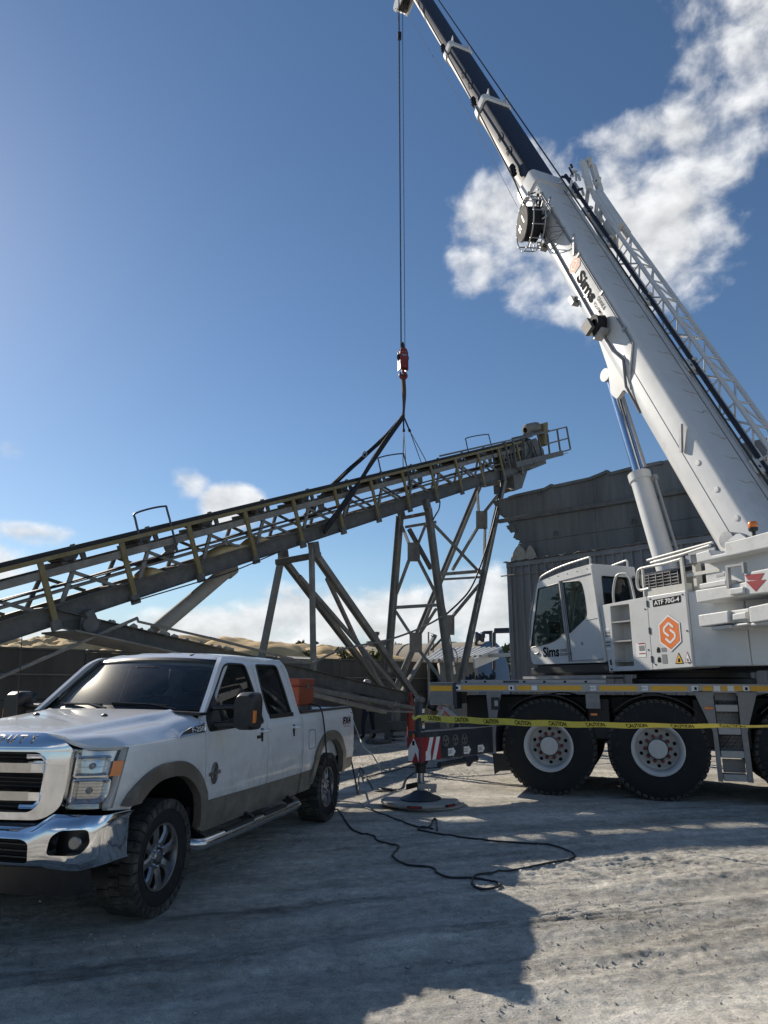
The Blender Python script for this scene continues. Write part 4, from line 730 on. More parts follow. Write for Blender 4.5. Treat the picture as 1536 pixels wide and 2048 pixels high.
# ---- rigging between hook and conveyor
HK = cvp(806, 746, 0.0); HT = cvp(807, 832, 0.0)
def strap(name, lab, pts, w, th, mat, cat='sling'):
    P = crom(pts, 8); mb = MB(); m = len(P); R = []
    for i in range(m):
        d = P[min(i + 1, m - 1)] - P[max(i - 1, 0)]; d /= np.linalg.norm(d); a = .5 * math.sin(i * .35); x = CN * math.cos(a) + np.cross(d, CN) * math.sin(a); x -= d * (x @ d); x /= np.linalg.norm(x); y = np.cross(d, x)
        R.append([P[i] + y * w / 2 + x * th / 2, P[i] - y * w / 2 + x * th / 2, P[i] - y * w / 2 - x * th / 2, P[i] + y * w / 2 - x * th / 2])
    return tag(build(name, mb.loft(R), mat), lab, cat, 'lifting slings')
def rigging():
    strap('lifting_sling', 'short twisted brown sling hanging from the crane hook', [HK - (0, 0, .05), HK * .5 + HT * .5 + CUH * .05, HT], .13, .06, M['slingb'])
    strap('lifting_sling', 'thick black sling running to the near side of the conveyor truss', [HT, cvp(756, 905, .35), cvp(712, 975, .75), cvp(672, 1030, .78), cvp(648, 1064, .74)], .15, .05, M['sling'])
    a = strap('lifting_sling', 'black sling with shackle running behind the belt to the far truss', [HT, cvp(772, 872, -.2), cvp(730, 911, -.4), cvp(690, 947, -.62), cvp(640, 996, -.72), cvp(604, 1040, -.68)], .13, .05, M['sling'])
    strap('lifting_sling', 'thin slack black strap beside the far sling below its shackle', [cvp(730, 912, -.4), cvp(688, 950, -.5), cvp(655, 985, -.45), cvp(640, 1002, -.4)], .07, .03, M['sling'])
    s_ = thing('shackle', 'small pale shackle joining the far black sling', 'shackle', cvp(730, 910, -.35)); c = cvp(729, 909, -.35); build('bow', MB().tube([c + CU * .09 * math.cos(q) + np.array([0, 0, .09 * math.sin(q)]) for q in np.linspace(.3, 2 * PI - .3, 12)], .022, 6), M['alu2'], s_); build('pin', MB().cyl(c + CU * .1 - (0, 0, .07), c + CU * .1 + (0, 0, .07), .022, n=8), M['alu2'], s_)
    for lab, top, bot in (('wire rope sling pair hanging straight down to the belt', (808, 832), ((806, 919, -.5), (811, 920, .55))), ('wire rope sling pair slanting right to the truss', (812, 836), ((841, 921, -.5), (848, 914, .55)))):
        g = thing('wire_sling', lab, 'wire sling', HT, 'lifting slings'); m_ = cvp((top[0] + bot[0][0] * .35) / 1.35, 862, 0)
        build('sling_eye', MB().tube([HT, HT * .5 + m_ * .5, m_], .028, 6), M['sling'], g)
        for b in bot: e = cvp(*b); d = e - m_; build('wire_leg', MB().tube([m_, e, e + d / np.linalg.norm(d) * .5 - CT * .1], .014, 6), M['rope'], g)
        build('ferrule', MB().cyl(m_ + (HT - m_) * .12, m_ - (HT - m_) * .05, .045, n=8), M['sling'], g)
rigging()
# ------------------------------------------------------------------ white crew-cab pickup
ZS = np.array([.40, .50, .62, .70, .75, .90, 1.00, 1.15, 1.27, 1.34, 1.39, 1.44, 1.70, 1.93, 1.98, 2.02, 2.06])
BS_ = np.array([.93, .955, .978, .988, .998, 1.004, 1.008, 1.004, .994, .978, .955, .930, .852, .778, .750, .705, .62])
def bfun(a, z):
    b = np.interp(z, ZS, BS_); b = b - .30 * np.maximum(0, -.12 - a) ** 2 * 1.0
    b = b + .006 * np.exp(-((z - .80) / .03) ** 2) - .004 * np.exp(-((z - 1.20) / .02) ** 2)       # swage lines
    return b
def t_panel(outline, holes=(), th=.045, step=.045, off=0.0, fn=bfun):
    P = np.array(outline); lo, hi = P.min(0) - .03, P.max(0) + .03
    A = np.linspace(lo[0], hi[0], max(4, int((hi[0] - lo[0]) / step) + 2)); Z = np.linspace(lo[1], hi[1], max(4, int((hi[1] - lo[1]) / step) + 2))
    aa, zz = np.meshgrid(A, Z, indexing='ij'); b = fn(aa, zz) + off
    sl = MB().slab(np.stack([aa, b, zz], -1), np.stack([aa, b - th, zz], -1))
    pr = lambda poly, b0=.2, b1=1.4: MB().prism(poly, lambda x, y, q: (x, b0 + (b1 - b0) * q, y))
    return bool_mb(sl, [('INTERSECT', pr(outline))] + [('DIFFERENCE', pr(h)) for h in holes])
def circ(a, z, r, n=40, s0=0, s1=2 * PI): return [(a + r * math.cos(q), z + r * math.sin(q)) for q in np.linspace(s0, s1, n, endpoint=abs(s1 - s0) < 6.2)]
def mirror(P): return TR(np.asarray(P, float).reshape(-1, 3) * (1, -1, 1))
WR = .42; WBASE = 3.95
def arch(a, r): return rpoly([(a - r, -.3), (a - r, .50), (a - r * .80, .42 + r * .72), (a - r * .35, .42 + r * 1.0), (a + r * .35, .42 + r * 1.0), (a + r * .82, .42 + r * .70), (a + r * 1.04, .46), (a + r * 1.08, -.3)], .30, 6)
def truck():
    t = thing('pickup_truck', 'dusty white crew-cab pickup with chrome grille and taupe lower trim', 'pickup truck', (TR.o[0], TR.o[1], 0)); W = M['twhite']; T_ = M['ttaupe']
    def both(name, mb, mat, lab=None, **k):
        o = build(name, mb, mat, t, TR, **k); build(name, mb, mat, t, mirror, **k); return o
    # ---- side panels
    a0, a1 = arch(0, .60), arch(WBASE, .60)
    fender = [(-.515, 1.285), (-.555, 1.20), (-.60, 1.05), (-.655, .90), (-.655, .86), (.59, .73), (.585, 1.425), (.52, 1.392), (.17, 1.304)]
    both('front_fender', t_panel(fender, [a0]), W)
    fwin = rpoly([(.655, 1.325), (.70, 1.46), (1.25, 1.905), (1.36, 1.935), (1.745, 1.935), (1.83, 1.62), (1.86, 1.332)], [.05, .05, .12, .06, .07, .3, .05], 5)
    fdoor = rpoly([(.60, .735), (.596, 1.425), (1.19, 1.94), (1.33, 2.005), (1.915, 2.012), (1.925, 1.4), (1.935, .715)], [.02, .06, .08, .05, .01, .01, .02], 4)
    fd = both('front_door', t_panel(fdoor, [fwin]), W)
    rwin = rpoly([(2.055, 1.395), (2.02, 1.6), (2.028, 1.935), (2.60, 1.94), (2.66, 1.66), (2.70, 1.395)], [.03, .3, .04, .07, .3, .03], 5)
    rdoor = rpoly([(1.948, .715), (1.938, 1.4), (1.928, 2.012), (2.68, 2.012), (2.78, 1.90), (2.86, 1.60), (2.905, 1.38), (2.912, .70)], [.02, .01, .01, .06, .2, .2, .05, .02], 4)
    rd = both('rear_door', t_panel(rdoor, [rwin]), W)
    both('cab_corner', t_panel([(2.695, 2.012), (2.795, 1.905), (2.875, 1.60), (2.918, 1.38), (2.924, .70), (2.945, .70), (2.945, 1.42), (2.93, 1.62), (2.90, 1.88), (2.84, 2.012)]), W)
    bed = [(2.975, .705), (2.975, 1.385), (4.985, 1.385), (5.0, 1.30), (5.0, .70)]
    bd = both('bed_side', t_panel(bed, [a1]), W)
    both('rocker_panel', t_panel(rpoly([(.36, .48), (.52, .73), (2.925, .705), (2.94, .47), (.60, .47)], .02, 2), [a0]), T_)
    both('bed_lower_trim', t_panel([(2.975, .47), (2.975, .70), (3.60, .70), (3.60, .47)], [a1]), T_); both('rear_lower_trim', t_panel([(4.40, .53), (4.40, .695), (5.0, .695), (5.0, .56)], [a1]), T_)
    for ac in (0, WBASE):
        fl = t_panel([p for p in arch(ac, .705)], [arch(ac, .592)], th=.075, off=.030, fn=lambda a, z: bfun(a * 0, np.minimum(z, 1.15)) - .10 * np.maximum(0, .62 - z))
        cut = MB().box((ac - 2, 0, .53), (ac + 2, 2, 3)); nose = MB().box((-2, 0, 0), (-.2, 2, .875)); both('wheel_arch_flare', bool_mb(fl, [('INTERSECT', cut)] + ([('DIFFERENCE', nose)] if ac == 0 else [])), T_)
        lin = MB(); n = 20; R = [[(ac + .62 * math.cos(q), b, .45 + .62 * math.sin(q)) for q in np.linspace(-.15, PI + .15, n)] for b in (.50, .94)]; lin.grid(R); lin.prism([(ac + .62 * math.cos(q), .45 + .62 * math.sin(q)) for q in np.linspace(-.15, PI + .15, n)], lambda x, y, q: (x, .50 - .01 * q, y)); both('wheel_well', lin, M['plast'], recalc=False)
    # ---- glass and weather strips
    def pane(name, poly, inset, parent_pair, mat):
        mb = MB().add([(a, bfun(np.array(a), np.array(z)).item() - inset, z) for a, z in poly], [tuple(range(len(poly)))])
        rim = [(a, bfun(np.array(a), np.array(z)).item() - .004, z) for a, z in poly]
        for xf in (TR, mirror):
            build(name, mb, mat, t, xf, recalc=False, smooth=None); build(name + '_seal', MB().tube(rim, .013, 6, closed=True), M['plast'], t, xf)
    pane('front_window', fwin, .016, fd, M['glass_t']); pane('rear_window', rwin, .016, rd, M['glass_t'])
    both('rear_window_sill', MB().bar((2.05, .962, 1.385), (2.71, .962, 1.385), .02, .045), M['plast']); both('mirror_sail', MB().prism([(.655, 1.33), (.70, 1.46), (.92, 1.64), (.93, 1.33)], lambda a, z, q: (a, bfun(np.array(a), np.array(z)).item() - .012 + .02 * q, z)), M['plast'])
    # ---- hood
    nA, nB = 34, 49; G = []
    for a in np.linspace(-.815, .50, nA):
        f = (a + .815) / 1.315; be = np.interp(a, [-.815, -.76, -.66, -.52, -.30, .5], [.60, .70, .80, .925, .962, .965]); r = min(.47 + .17 * f, be - .05)
        zc = np.interp(a, [-.815, -.76, -.60, 0, .5], [1.392, 1.404, 1.422, 1.476, 1.515]); ze = np.interp(a, [-.815, -.76, -.68, -.51, .17, .5], [1.375, 1.325, 1.296, 1.292, 1.311, 1.398]); row = []
        for w in np.linspace(-1, 1, nB):
            b = abs(w) * be; q = np.clip((b - r) / max(be - r, .02), 0, 1)
            drop = np.interp(q, [0, .10, .25, .42, .62, .85, 1], [0, .10, .36, .40, .46, .78, 1]) * (zc - ze); row.append((a + .12 * (1 - (b / be) ** 2) * 0 + .10 * f * (b / .95) ** 2, math.copysign(b, w), zc - drop - .018 * (b / .9) ** 2 * (q == 0)))
        G.append(row)
    G = np.array(G); from_ = G.copy()
    for _ in range(2): G[1:-1, 1:-1, 2] = (G[1:-1, 1:-1, 2] * 2 + G[2:, 1:-1, 2] + G[:-2, 1:-1, 2] + G[1:-1, 2:, 2] + G[1:-1, :-2, 2]) / 6
    build('hood', MB().slab(G, G - (0, 0, .03)), W, t, TR, smooth=50)
    for b in (-.34, .34): build('washer_nozzle', MB().lathe([(.028, 0), (.026, .012), (.012, .022), (0, .023)], (.02, b, 1.472), (0, 0, 1), 10), M['plast'], t, TR)
    build('cowl', MB().slab([[(.47 + .10 * (b / .9) ** 2 + q, b, 1.512 - .025 * (b / .9) ** 2 - .012 * (q > .1)) for b in np.linspace(-.93, .93, 15)] for q in (0, .08, .22)], [[(.47 + .10 * (b / .9) ** 2 + q, b, 1.46) for b in np.linspace(-.93, .93, 15)] for q in (0, .08, .22)]), M['plast'], t, TR)
    # ---- cab: roof, windscreen, pillars, back wall
    nA, nB = 16, 25; G = []
    for a in np.linspace(1.26, 2.86, nA):
        f = (a - 1.26) / 1.6; row = []
        for w in np.linspace(-1, 1, nB):
            b = w * (.735 + .015 * math.sin(f * PI)); ed = abs(w); z = 2.045 + .012 * math.sin(f * PI) - .035 * ed ** 2 - .035 * max(0, (ed - .86) / .14) ** 2 - .060 * max(0, 1 - f / .10) ** 1.5 - .05 * max(0, (f - .93) / .07) ** 2
            z += .006 * (math.sin(w * 14) > .2) * (0.12 < f < .9); row.append((a + .03 * ed ** 2 * (1 - f) * 2, b, z))
        G.append(row)
    G = np.array(G); build('roof', MB().slab(G, G - (0, 0, .06)), W, t, TR, smooth=40)
    for a, b in ((1.40, .34),): build('clearance_lamp', MB().lathe([(.055, -.01), (.05, .012), (.028, .026), (0, .028)], (a, b, 2.008), (-.2, 0, 1), 14), M['plast'], t, TR)
    def ws(u, v):       # windscreen surface: u across, v up
        ab, zb = .60 + .22 * u * u, 1.500 - .02 * u * u; at, zt = 1.235 + .10 * u * u, 1.985 - .03 * u * u; hb, ht = .893, .712
        bow = .045 * math.sin(v * PI) * .5; return (ab + (at - ab) * v - bow, u * (hb + (ht - hb) * v), zb + (zt - zb) * v + bow * .4)
    build('windshield', MB().grid([[ws(u, v) for v in np.linspace(.0, 1, 13)] for u in np.linspace(-1, 1, 25)]), M['glass_w'], t, TR, recalc=False, smooth=60)
    fr = MB(); off = np.array((-.012, 0, .012)); N_ = 24
    for e0, e1 in (((-1, 0, .93, 0), None),): pass
    def band(f0, f1): return [[tuple(np.array(ws(*f0(q))) + off) for q in np.linspace(0, 1, N_)], [tuple(np.array(ws(*f1(q))) + off) for q in np.linspace(0, 1, N_)]]
    fr.grid(band(lambda q: (-1 + 2 * q, .955), lambda q: (-1 + 2 * q, 1.01))).grid(band(lambda q: (-1 + 2 * q, 0), lambda q: (-1 + 2 * q, .06))).grid(band(lambda q: (.955, q), lambda q: (1.01, q))).grid(band(lambda q: (-.955, q), lambda q: (-1.01, q)))
    build('windshield_border', fr, M['plast'], t, TR, recalc=False)
    for s_, xf in ((1, TR), (-1, mirror)):
        P0 = [np.array(ws(1.0, v)) for v in np.linspace(-.04, 1.04, 9)]; R = []
        for p in P0: bo = bfun(np.array(p[0]), np.array(p[2])).item(); R.append([p + (-.004, .0, .0), (p[0] + .018, bo - .006, p[2] + .006), (p[0] + .12, bo - .02, p[2] + .005), p + (.09, -.03, -.03)])
        build('windshield_pillar', MB().loft(R), W, t, xf, smooth=60)
    bw = rpoly([(-.88, .72), (.88, .72), (.90, 1.40), (.72, 1.98), (-.72, 1.98), (-.90, 1.40)], .05, 3); hole = rpoly([(-.62, 1.46), (.62, 1.46), (.55, 1.90), (-.55, 1.90)], .06, 4)
    build('cab_back_wall', bool_mb(MB().prism(bw, lambda b, z, q: (2.87 + .05 * q, b, z)), [('DIFFERENCE', MB().prism(hole, lambda b, z, q: (2.7 + .5 * q, b, z)))]), W, t, TR)
    build('back_glass', MB().add([(2.90, b, z) for b, z in hole], [tuple(range(len(hole)))]), M['glass_t'], t, TR, recalc=False, smooth=None)
    # wipers
    for b0, b1 in ((.62, -.02), (-.02, -.62)):
        p = [np.array(ws(b0 / .86, .0)) + (-.07, 0, .015), np.array(ws((b0 * .6 + b1 * .4) / .86, .045)) + (-.03, 0, .03), np.array(ws(b1 / .86, .07)) + (-.02, 0, .022)]
        wi = build('wiper_arm', MB().tube(p, [.014, .011, .008], 6), M['plast'], t, TR); q = [np.array(ws((b0 * .82 + b1 * .18) / .86, .055)) + (-.015, 0, .014), np.array(ws(b1 * 1.12 / .86, .085)) + (-.015, 0, .014)]; build('wiper_blade', MB().bar(q[0], q[1], .016, .03), M['plast'], wi, TR)
    # ---- interior
    build('dashboard', MB().loft([[(.62 + c * .33 + .1 * (b / .85) ** 2, b, 1.10 + d) for c, d in ((0, .34), (.45, .385), (.9, .36), (1.15, .22), (1.0, -.1), (.2, -.1))] for b in np.linspace(-.86, .86, 11)]), M['seat'], t, TR)
    build('cabin_floor', MB().box((.5, -.9, .62), (2.86, .9, .70)), M['black'], t, TR)
    for a in (1.62, 2.48):
        for b in (-.42, .42) if a < 2 else (-.45, 0, .45):
            w = .25; st = build('seat', MB().box((a - .34, b - w, .80), (a + .18, b + w, 1.02)), M['seat'], t, TR, bev=.05, seg=2); build('seat_back', MB().loft([[(a + .12 + f * .20 + c, b + d * w * (1 - .15 * f), 1.0 + f * .60) for c, d in ((0, -1), (0, 1), (.12, 1), (.12, -1))] for f in np.linspace(0, 1, 5)]), M['seat'], st, TR, bev=.03, seg=2); build('headrest', MB().box((a + .31, b - .14, 1.63), (a + .41, b + .14, 1.83)), M['seat'], st, TR, bev=.04, seg=2)
    sw = np.array((1.08, .42, 1.36)); ax = np.array((-.85, 0, -.45)); ax /= np.linalg.norm(ax); x = np.array((0, 1., 0)); y = np.cross(ax, x); sv = build('steering_wheel', MB().tube([sw + .19 * (x * math.cos(q) + y * math.sin(q)) for q in np.linspace(0, 2 * PI, 28, endpoint=False)], .017, 8, closed=True), M['seat'], t, TR); build('steering_hub', MB().lathe([(.07, -.03), (.07, .03)], sw + ax * .03, ax, 12).bar(sw - x * .18, sw + x * .18, .03, .02).cyl(sw, sw + ax * .4, .03, n=8), M['seat'], sv, TR)
    build('mirror_inside', MB().box((1.10, -.12, 1.84), (1.13, .12, 1.91)), M['plast'], t, TR, bev=.01); build('paper_on_dash', MB().add([(.86, .28, 1.492), (.86, .62, 1.487), (.98, .60, 1.49), (.98, .30, 1.494)], [(0, 1, 2, 3)]), M['whitep'], t, TR, recalc=False)
    # ---- chassis, bed, tailgate
    build('chassis', MB().box((-.55, -.45, .42), (4.95, .45, .62)).box((-.5, -.50, .62), (.55, .50, 1.22)).box((.55, -.90, .52), (2.9, .90, .64)).cyl((0, -.8, .42), (0, .8, .42), .06, n=10).cyl((WBASE, -.8, .42), (WBASE, .8, .42), .075, n=12).lathe([(.0, -.18), (.16, -.14), (.2, 0), (.16, .14), (0, .18)], (WBASE, 0, .42), (0, 1, 0), 14).box((1.2, -.3, .34), (2.6, .0, .5)), M['plast'], t, TR)
    build('bed_floor', MB().box((2.99, -.90, .70), (4.93, .90, .78)).box((2.985, -.93, .78), (3.02, .93, 1.36)), W, t, TR); both('bed_inner_wall', MB().box((3.02, .88, .76), (4.93, .93, 1.37)), W); both('bed_rail_cap', MB().box((2.97, .865, 1.375), (4.99, .975, 1.408)), M['plast'], bev=.012, seg=2)
    build('tailgate', MB().box((4.93, -.91, .74), (4.995, .91, 1.39)), W, t, TR, bev=.015); both('tail_lamp', MB().box((4.90, .925, .84), (5.012, .985, 1.33)), M['redl'], bev=.012); build('rear_bumper', MB().box((5.02, -.93, .58), (5.20, .93, .80)), M['chrome_d'], t, TR, bev=.04, seg=2); build('tailgate_handle', MB().box((4.99, -.12, 1.20), (5.01, .12, 1.29)), M['plast'], t, TR)
    # ---- front: grille, lamps, bumper
    gout = rpoly([(-.70, 1.285), (-.62, 1.300), (.62, 1.300), (.70, 1.285), (.668, .90), (.55, .815), (-.55, .815), (-.668, .90)], [.015, .04, .04, .015, .06, .10, .10, .06], 4)
    gin = rpoly([(-.545, 1.215), (-.48, 1.268), (.48, 1.268), (.545, 1.215), (.525, .93), (.46, .865), (-.46, .865), (-.525, .93)], [.03, .05, .05, .03, .04, .06, .06, .04], 4)
    gr = lambda b, z: -.862 + .11 * (abs(b) / .7) ** 2.4 + .10 * max(0, z - 1.22)
    def gpan(poly, hole, d0, d1):
        aa = np.linspace(-.75, .75, 41); zz = np.linspace(.78, 1.40, 15); bb, zz2 = np.meshgrid(aa, zz, indexing='ij'); A = np.vectorize(gr)(bb, zz2)
        pr = lambda p: MB().prism(p, lambda b, z, q: (-1.3 + 1.0 * q, b, z)); return bool_mb(MB().slab(np.stack([A - d0, bb, zz2], -1), np.stack([A + d1, bb, zz2], -1)), [('INTERSECT', pr(poly))] + [('DIFFERENCE', pr(h)) for h in hole])
    build('grille_surround', gpan(gout, [gin], .07, .08), M['chrome'], t, TR, smooth=35, bev=.006)
    hdr = lambda b, q: ((gr(b, 1.29) - .072) * (1 - q) + (-.812) * q - .012 * math.sin(q * PI), b * (1 - .17 * q), 1.290 + (.105 - .035 * max(0, abs(b) - .55) / .15) * q + .012 * math.sin(q * PI))
    G = [[hdr(b, q) for b in np.linspace(-.70, .70, 41)] for q in np.linspace(0, 1, 7)]; top = build('grille_header', MB().slab(G, np.array(G) - (0, 0, .02)), M['chrome'], t, TR, smooth=60)
    for k, (ch, b0) in enumerate(zip('SUPER DUTY', np.linspace(-.40, .40, 10))):
        if ch == ' ': continue
        f = lambda x, y, b0=b0: TR.w(*(np.array(hdr((b0 - .03 + x) / (1 - .17 * (.25 + .5 * y)), .25 + .5 * y)) + (-.004, 0, .004)))
        letters(ch, 'grille_letter', M['alu2'], t, (0, 0, 0), (1, 0, 0), (0, 1, 0), 1.0, .058, .02, fn=f)
    build('grille_mesh', MB().box((-.76, -.56, .84), (-.72, .56, 1.29)), M['black'], t, TR)
    for z in np.arange(.88, 1.26, .028): build('grille_slat', MB().bar((-.775, -.53, z), (-.775, .53, z), .02, .006), M['plast'], t, TR)
    for zc, hw in ((1.158, .050), (.968, .046)):
        for s_ in (-1, 1): build('grille_bar', MB().loft([[(gr(b, 1.1) + .0 - d * .02, b, zc + e * hw) for d, e in ((0, -1), (1.4, -.72), (1.6, .6), (0, 1), (-2, .8), (-2, -.8))] for b in np.linspace(.10 * s_, .41 * s_, 6)]), M['chrome_d'], t, TR, smooth=40)
        for s_ in (-1, 1): build('grille_bar_end', MB().loft([[(gr(b, 1.1) - .012 - d * .02, b, zc + e * hw * .95) for d, e in ((0, -1), (1.4, -.7), (1.6, .6), (0, 1), (-2, .8), (-2, -.8))] for b in np.linspace(.415 * s_, .495 * s_, 4)]), M['chrome'], t, TR, smooth=40)
    for s_ in (-1, 1):
        P = [(.36, 1.235), (.475, 1.235), (.515, 1.19), (.495, .945), (.445, .895), (.34, .895)]; build('grille_inner_frame', MB().tube([(gr(b, 1.1) - .012, b * s_, z) for b, z in P], .020, 8), M['chrome'], t, TR)
    for s_, xf in ((1, TR), (-1, mirror)):
        def hl(u, v, d=0.):      # lamp skin: u inner->outer, v bottom->top
            p00, p10, p11, p01 = (np.array(q) for q in ((-.815, .685, .885), (-.630, .940, .875), (-.520, .962, 1.282), (-.800, .712, 1.282)))
            p = p00 * (1 - u) * (1 - v) + p10 * u * (1 - v) + p11 * u * v + p01 * (1 - u) * v; bul = .055 * math.sin(PI * u) * (.6 + .4 * math.sin(PI * v)); return p + np.array((-.75, .55, 0)) * (bul - d)
        gg = lambda u0, u1, v0, v1, d: [[hl(u, v, d) for v in np.linspace(v0, v1, 9)] for u in np.linspace(u0, u1, 9)]
        h = build('headlamp', MB().slab(gg(0, 1, 0, 1, .10), gg(0, 1, 0, 1, .14)), M['chrome_d'], t, xf)
        build('lamp_lens', MB().grid(gg(0, 1, 0, 1, 0)), M['lens'], h, xf, recalc=False, smooth=60)
        mb = MB()
        for e0, e1 in (((0, 0), (1, 0)), ((1, 0), (1, 1)), ((1, 1), (0, 1)), ((0, 1), (0, 0))):
            G0 = [hl(e0[0] + (e1[0] - e0[0]) * q, e0[1] + (e1[1] - e0[1]) * q, -.004) for q in np.linspace(0, 1, 9)]; G1 = [hl(e0[0] + (e1[0] - e0[0]) * q, e0[1] + (e1[1] - e0[1]) * q, .14) for q in np.linspace(0, 1, 9)]; mb.grid([G0, G1])
        build('lamp_housing', mb, M['chrome_d'], h, xf, recalc=False)
        for v0, v1, u1 in ((.09, .47, .80), (.53, .86, .72)):
            P = rpoly([(.07, v0), (u1, v0), (u1, v1), (.07, v1)], [.03, .14 if v0 < .3 else .04, .08, .04], 4); build('reflector_rim', MB().tube([hl(u, v, .028) for u, v in P], .010, 6, closed=True), M['chrome'], h, xf)
            n = 14; R = [[hl(u * .5 * (1 - q) + u * .5 + .0 if 0 else ((.07 + u1) / 2 + (u - (.07 + u1) / 2) * (1 - .75 * q)), (v0 + v1) / 2 + (v - (v0 + v1) / 2) * (1 - .75 * q), .03 + .12 * (1 - (1 - q) ** 2)) for u, v in P] for q in np.linspace(0, 1, 6)]; build('reflector_bowl', MB().loft(R, cap=False), M['chrome'], h, xf, recalc=False, smooth=None)
            build('bulb', MB().lathe([(0, -.02), (.02, -.015), (.022, .03), (0, .04)], hl((.07 + u1) / 2, (v0 + v1) / 2, .10), (-1, .3, 0), 12), M['alu2'], h, xf)
            for q in np.linspace(v0 + .05, v1 - .05, 6 if v0 < .3 else 3): build('lens_flute', MB().tube([hl(u, q, .012) for u in np.linspace(.12, u1 - .06, 5)], .0035, 5), M['lens'], h, xf)
        build('side_marker', MB().slab([[hl(u, v, -.005) for v in np.linspace(.53, .78, 4)] for u in np.linspace(.76, .975, 5)], [[hl(u, v, .05) for v in np.linspace(.53, .78, 4)] for u in np.linspace(.76, .975, 5)]), M['amber'], h, xf)
    # bumper: skin swept round in plan
    bq = np.concatenate([np.linspace(-1.02, -.80, 13), np.linspace(-.78, .78, 27), np.linspace(.80, 1.02, 13)])
    pa = lambda b: np.interp(abs(b), [0, .5, .70, .85, .93, .985, 1.01, 1.02], [-1.03, -1.02, -1.0, -.965, -.92, -.83, -.70, -.53]); tz = lambda b: np.interp(abs(b), [0, .58, .72, .90, 1.02], [.785, .785, .872, .868, .842]); bz = lambda b: np.interp(abs(b), [0, .7, .9, 1.02], [.535, .54, .52, .535])
    rows = np.linspace(0, 1, 11); prof = lambda q: .035 * math.sin(q * PI) ** .6 - .05 * max(0, q - .86) / .14 - .02 * max(0, .12 - q) / .12
    OUT = [[(pa(b) - prof(q), b, bz(b) + (tz(b) - bz(b)) * q) for q in rows] for b in bq]; INN = [[(pa(b) + .05, b * .97, bz(b) + (tz(b) - bz(b)) * q) for q in rows] for b in bq]
    fogp = rpoly([(.73, .63), (.75, .745), (.81, .785), (.955, .785), (.97, .69), (.935, .625)], .03, 4); low = rpoly([(-.60, .575), (-.60, .70), (-.54, .725), (.54, .725), (.60, .70), (.60, .575)], .03, 3)
    cuts = [('DIFFERENCE', MB().prism([(b * s_, z) for b, z in fogp], lambda b, z, q: (-1.4 + .60 * q, b, z))) for s_ in (-1, 1)] + [('DIFFERENCE', MB().prism(low, lambda b, z, q: (-1.4 + .9 * q, b, z)))]
    build('front_bumper', bool_mb(MB().slab(OUT, INN), cuts), M['chrome'], t, TR, smooth=40)
    build('bumper_step_pad', MB().box((-.96, -.56, .775), (-.80, .56, .80)), M['plast'], t, TR, bev=.01); build('bumper_backing', MB().box((-.93, -.62, .55), (-.88, .62, .75)), M['black'], t, TR)
    for z in (.60, .64, .68): build('lower_grille_slat', MB().bar((-.975, -.58, z), (-.975, .58, z), .03, .008), M['plast'], t, TR)
    for s_, xf in ((1, TR), (-1, mirror)):
        build('fog_recess', MB().slab([[(-.86 + .06 * (b > .9), b, z) for z in (.60, .80)] for b in (.70, .84, .985)], [[(-.82 + .06 * (b > .9), b, z) for z in (.60, .80)] for b in (.70, .84, .985)]), M['plast'], t, xf)
        f = build('fog_lamp', MB().lathe([(.0, .02), (.038, .0), (.045, -.03), (.038, -.04), (0, -.042)], (-.915, .88, .70), (1, -.25, 0), 20), M['steel'], t, xf); build('fog_lens', MB().lathe([(.040, -.04), (.035, -.047), (0, -.05)], (-.915, .88, .70), (1, -.25, 0), 20), M['lens'], f, xf)
    build('air_dam', MB().slab([[(pa(b) + .06 + .05 * (1 - q), b * .965, .345 + .20 * q - .0) for q in (0, .5, 1)] for b in np.linspace(-.96, .96, 31)], [[(pa(b) + .09 + .05 * (1 - q), b * .94, .345 + .20 * q) for q in (0, .5, 1)] for b in np.linspace(-.96, .96, 31)]), M['plast'], t, TR)
    # ---- towing mirrors, handles, badges, steps
    for s_, xf in ((1, TR), (-1, mirror)):
        R = [];
        for q in np.linspace(0, 1, 7):
            a = .74 + .20 * q; k = .82 + .18 * math.sin(min(1, q * 2.2) * PI / 2); R.append([(a, 1.245 + (b - 1.245) * k, 1.485 + (z - 1.485) * k) for b, z in rpoly([(1.165, 1.325), (1.365, 1.325), (1.372, 1.60), (1.345, 1.662), (1.20, 1.662), (1.162, 1.60)], [.05, .05, .05, .05, .05, .05], 4)])
        mr = build('towing_mirror', MB().loft(R), M['plast'], t, xf, smooth=50); build('mirror_arm', MB().bar((.80, .93, 1.52), (.85, 1.16, 1.53), .09, .045).bar((.80, .93, 1.37), (.85, 1.16, 1.375), .10, .055), M['plast'], mr, xf, bev=.012)
        build('turn_lamp', MB().prism(rpoly([(1.318, 1.39), (1.371, 1.39), (1.374, 1.50), (1.322, 1.50)], .012, 2), lambda b, z, q: (.768 + .05 * (b - 1.318) * 8 * 0 + .035 * q, b + .004, z)), M['amber'], mr, xf); build('mirror_glass', MB().box((.941, 1.135, 1.35), (.946, 1.35, 1.64)), M['chrome'], mr, xf); build('mirror_seam', MB().tube([(.757, b, 1.515) for b in np.linspace(1.14, 1.35, 5)], .006, 5), M['black'], mr, xf)
        for a, z in ((1.815, 1.205), (2.70, 1.195)):
            hd = build('door_handle', MB().tube(crom([(a - .045, .99, z + .05), (a - .04, 1.035, z + .045), (a + .09, 1.035, z + .045), (a + .10, .99, z + .045)], 4), .016, 8), W, t, xf); build('handle_recess', MB().box((a - .055, .985, z - .055), (a - .028, 1.012, z + .075)), M['black'], hd, xf)
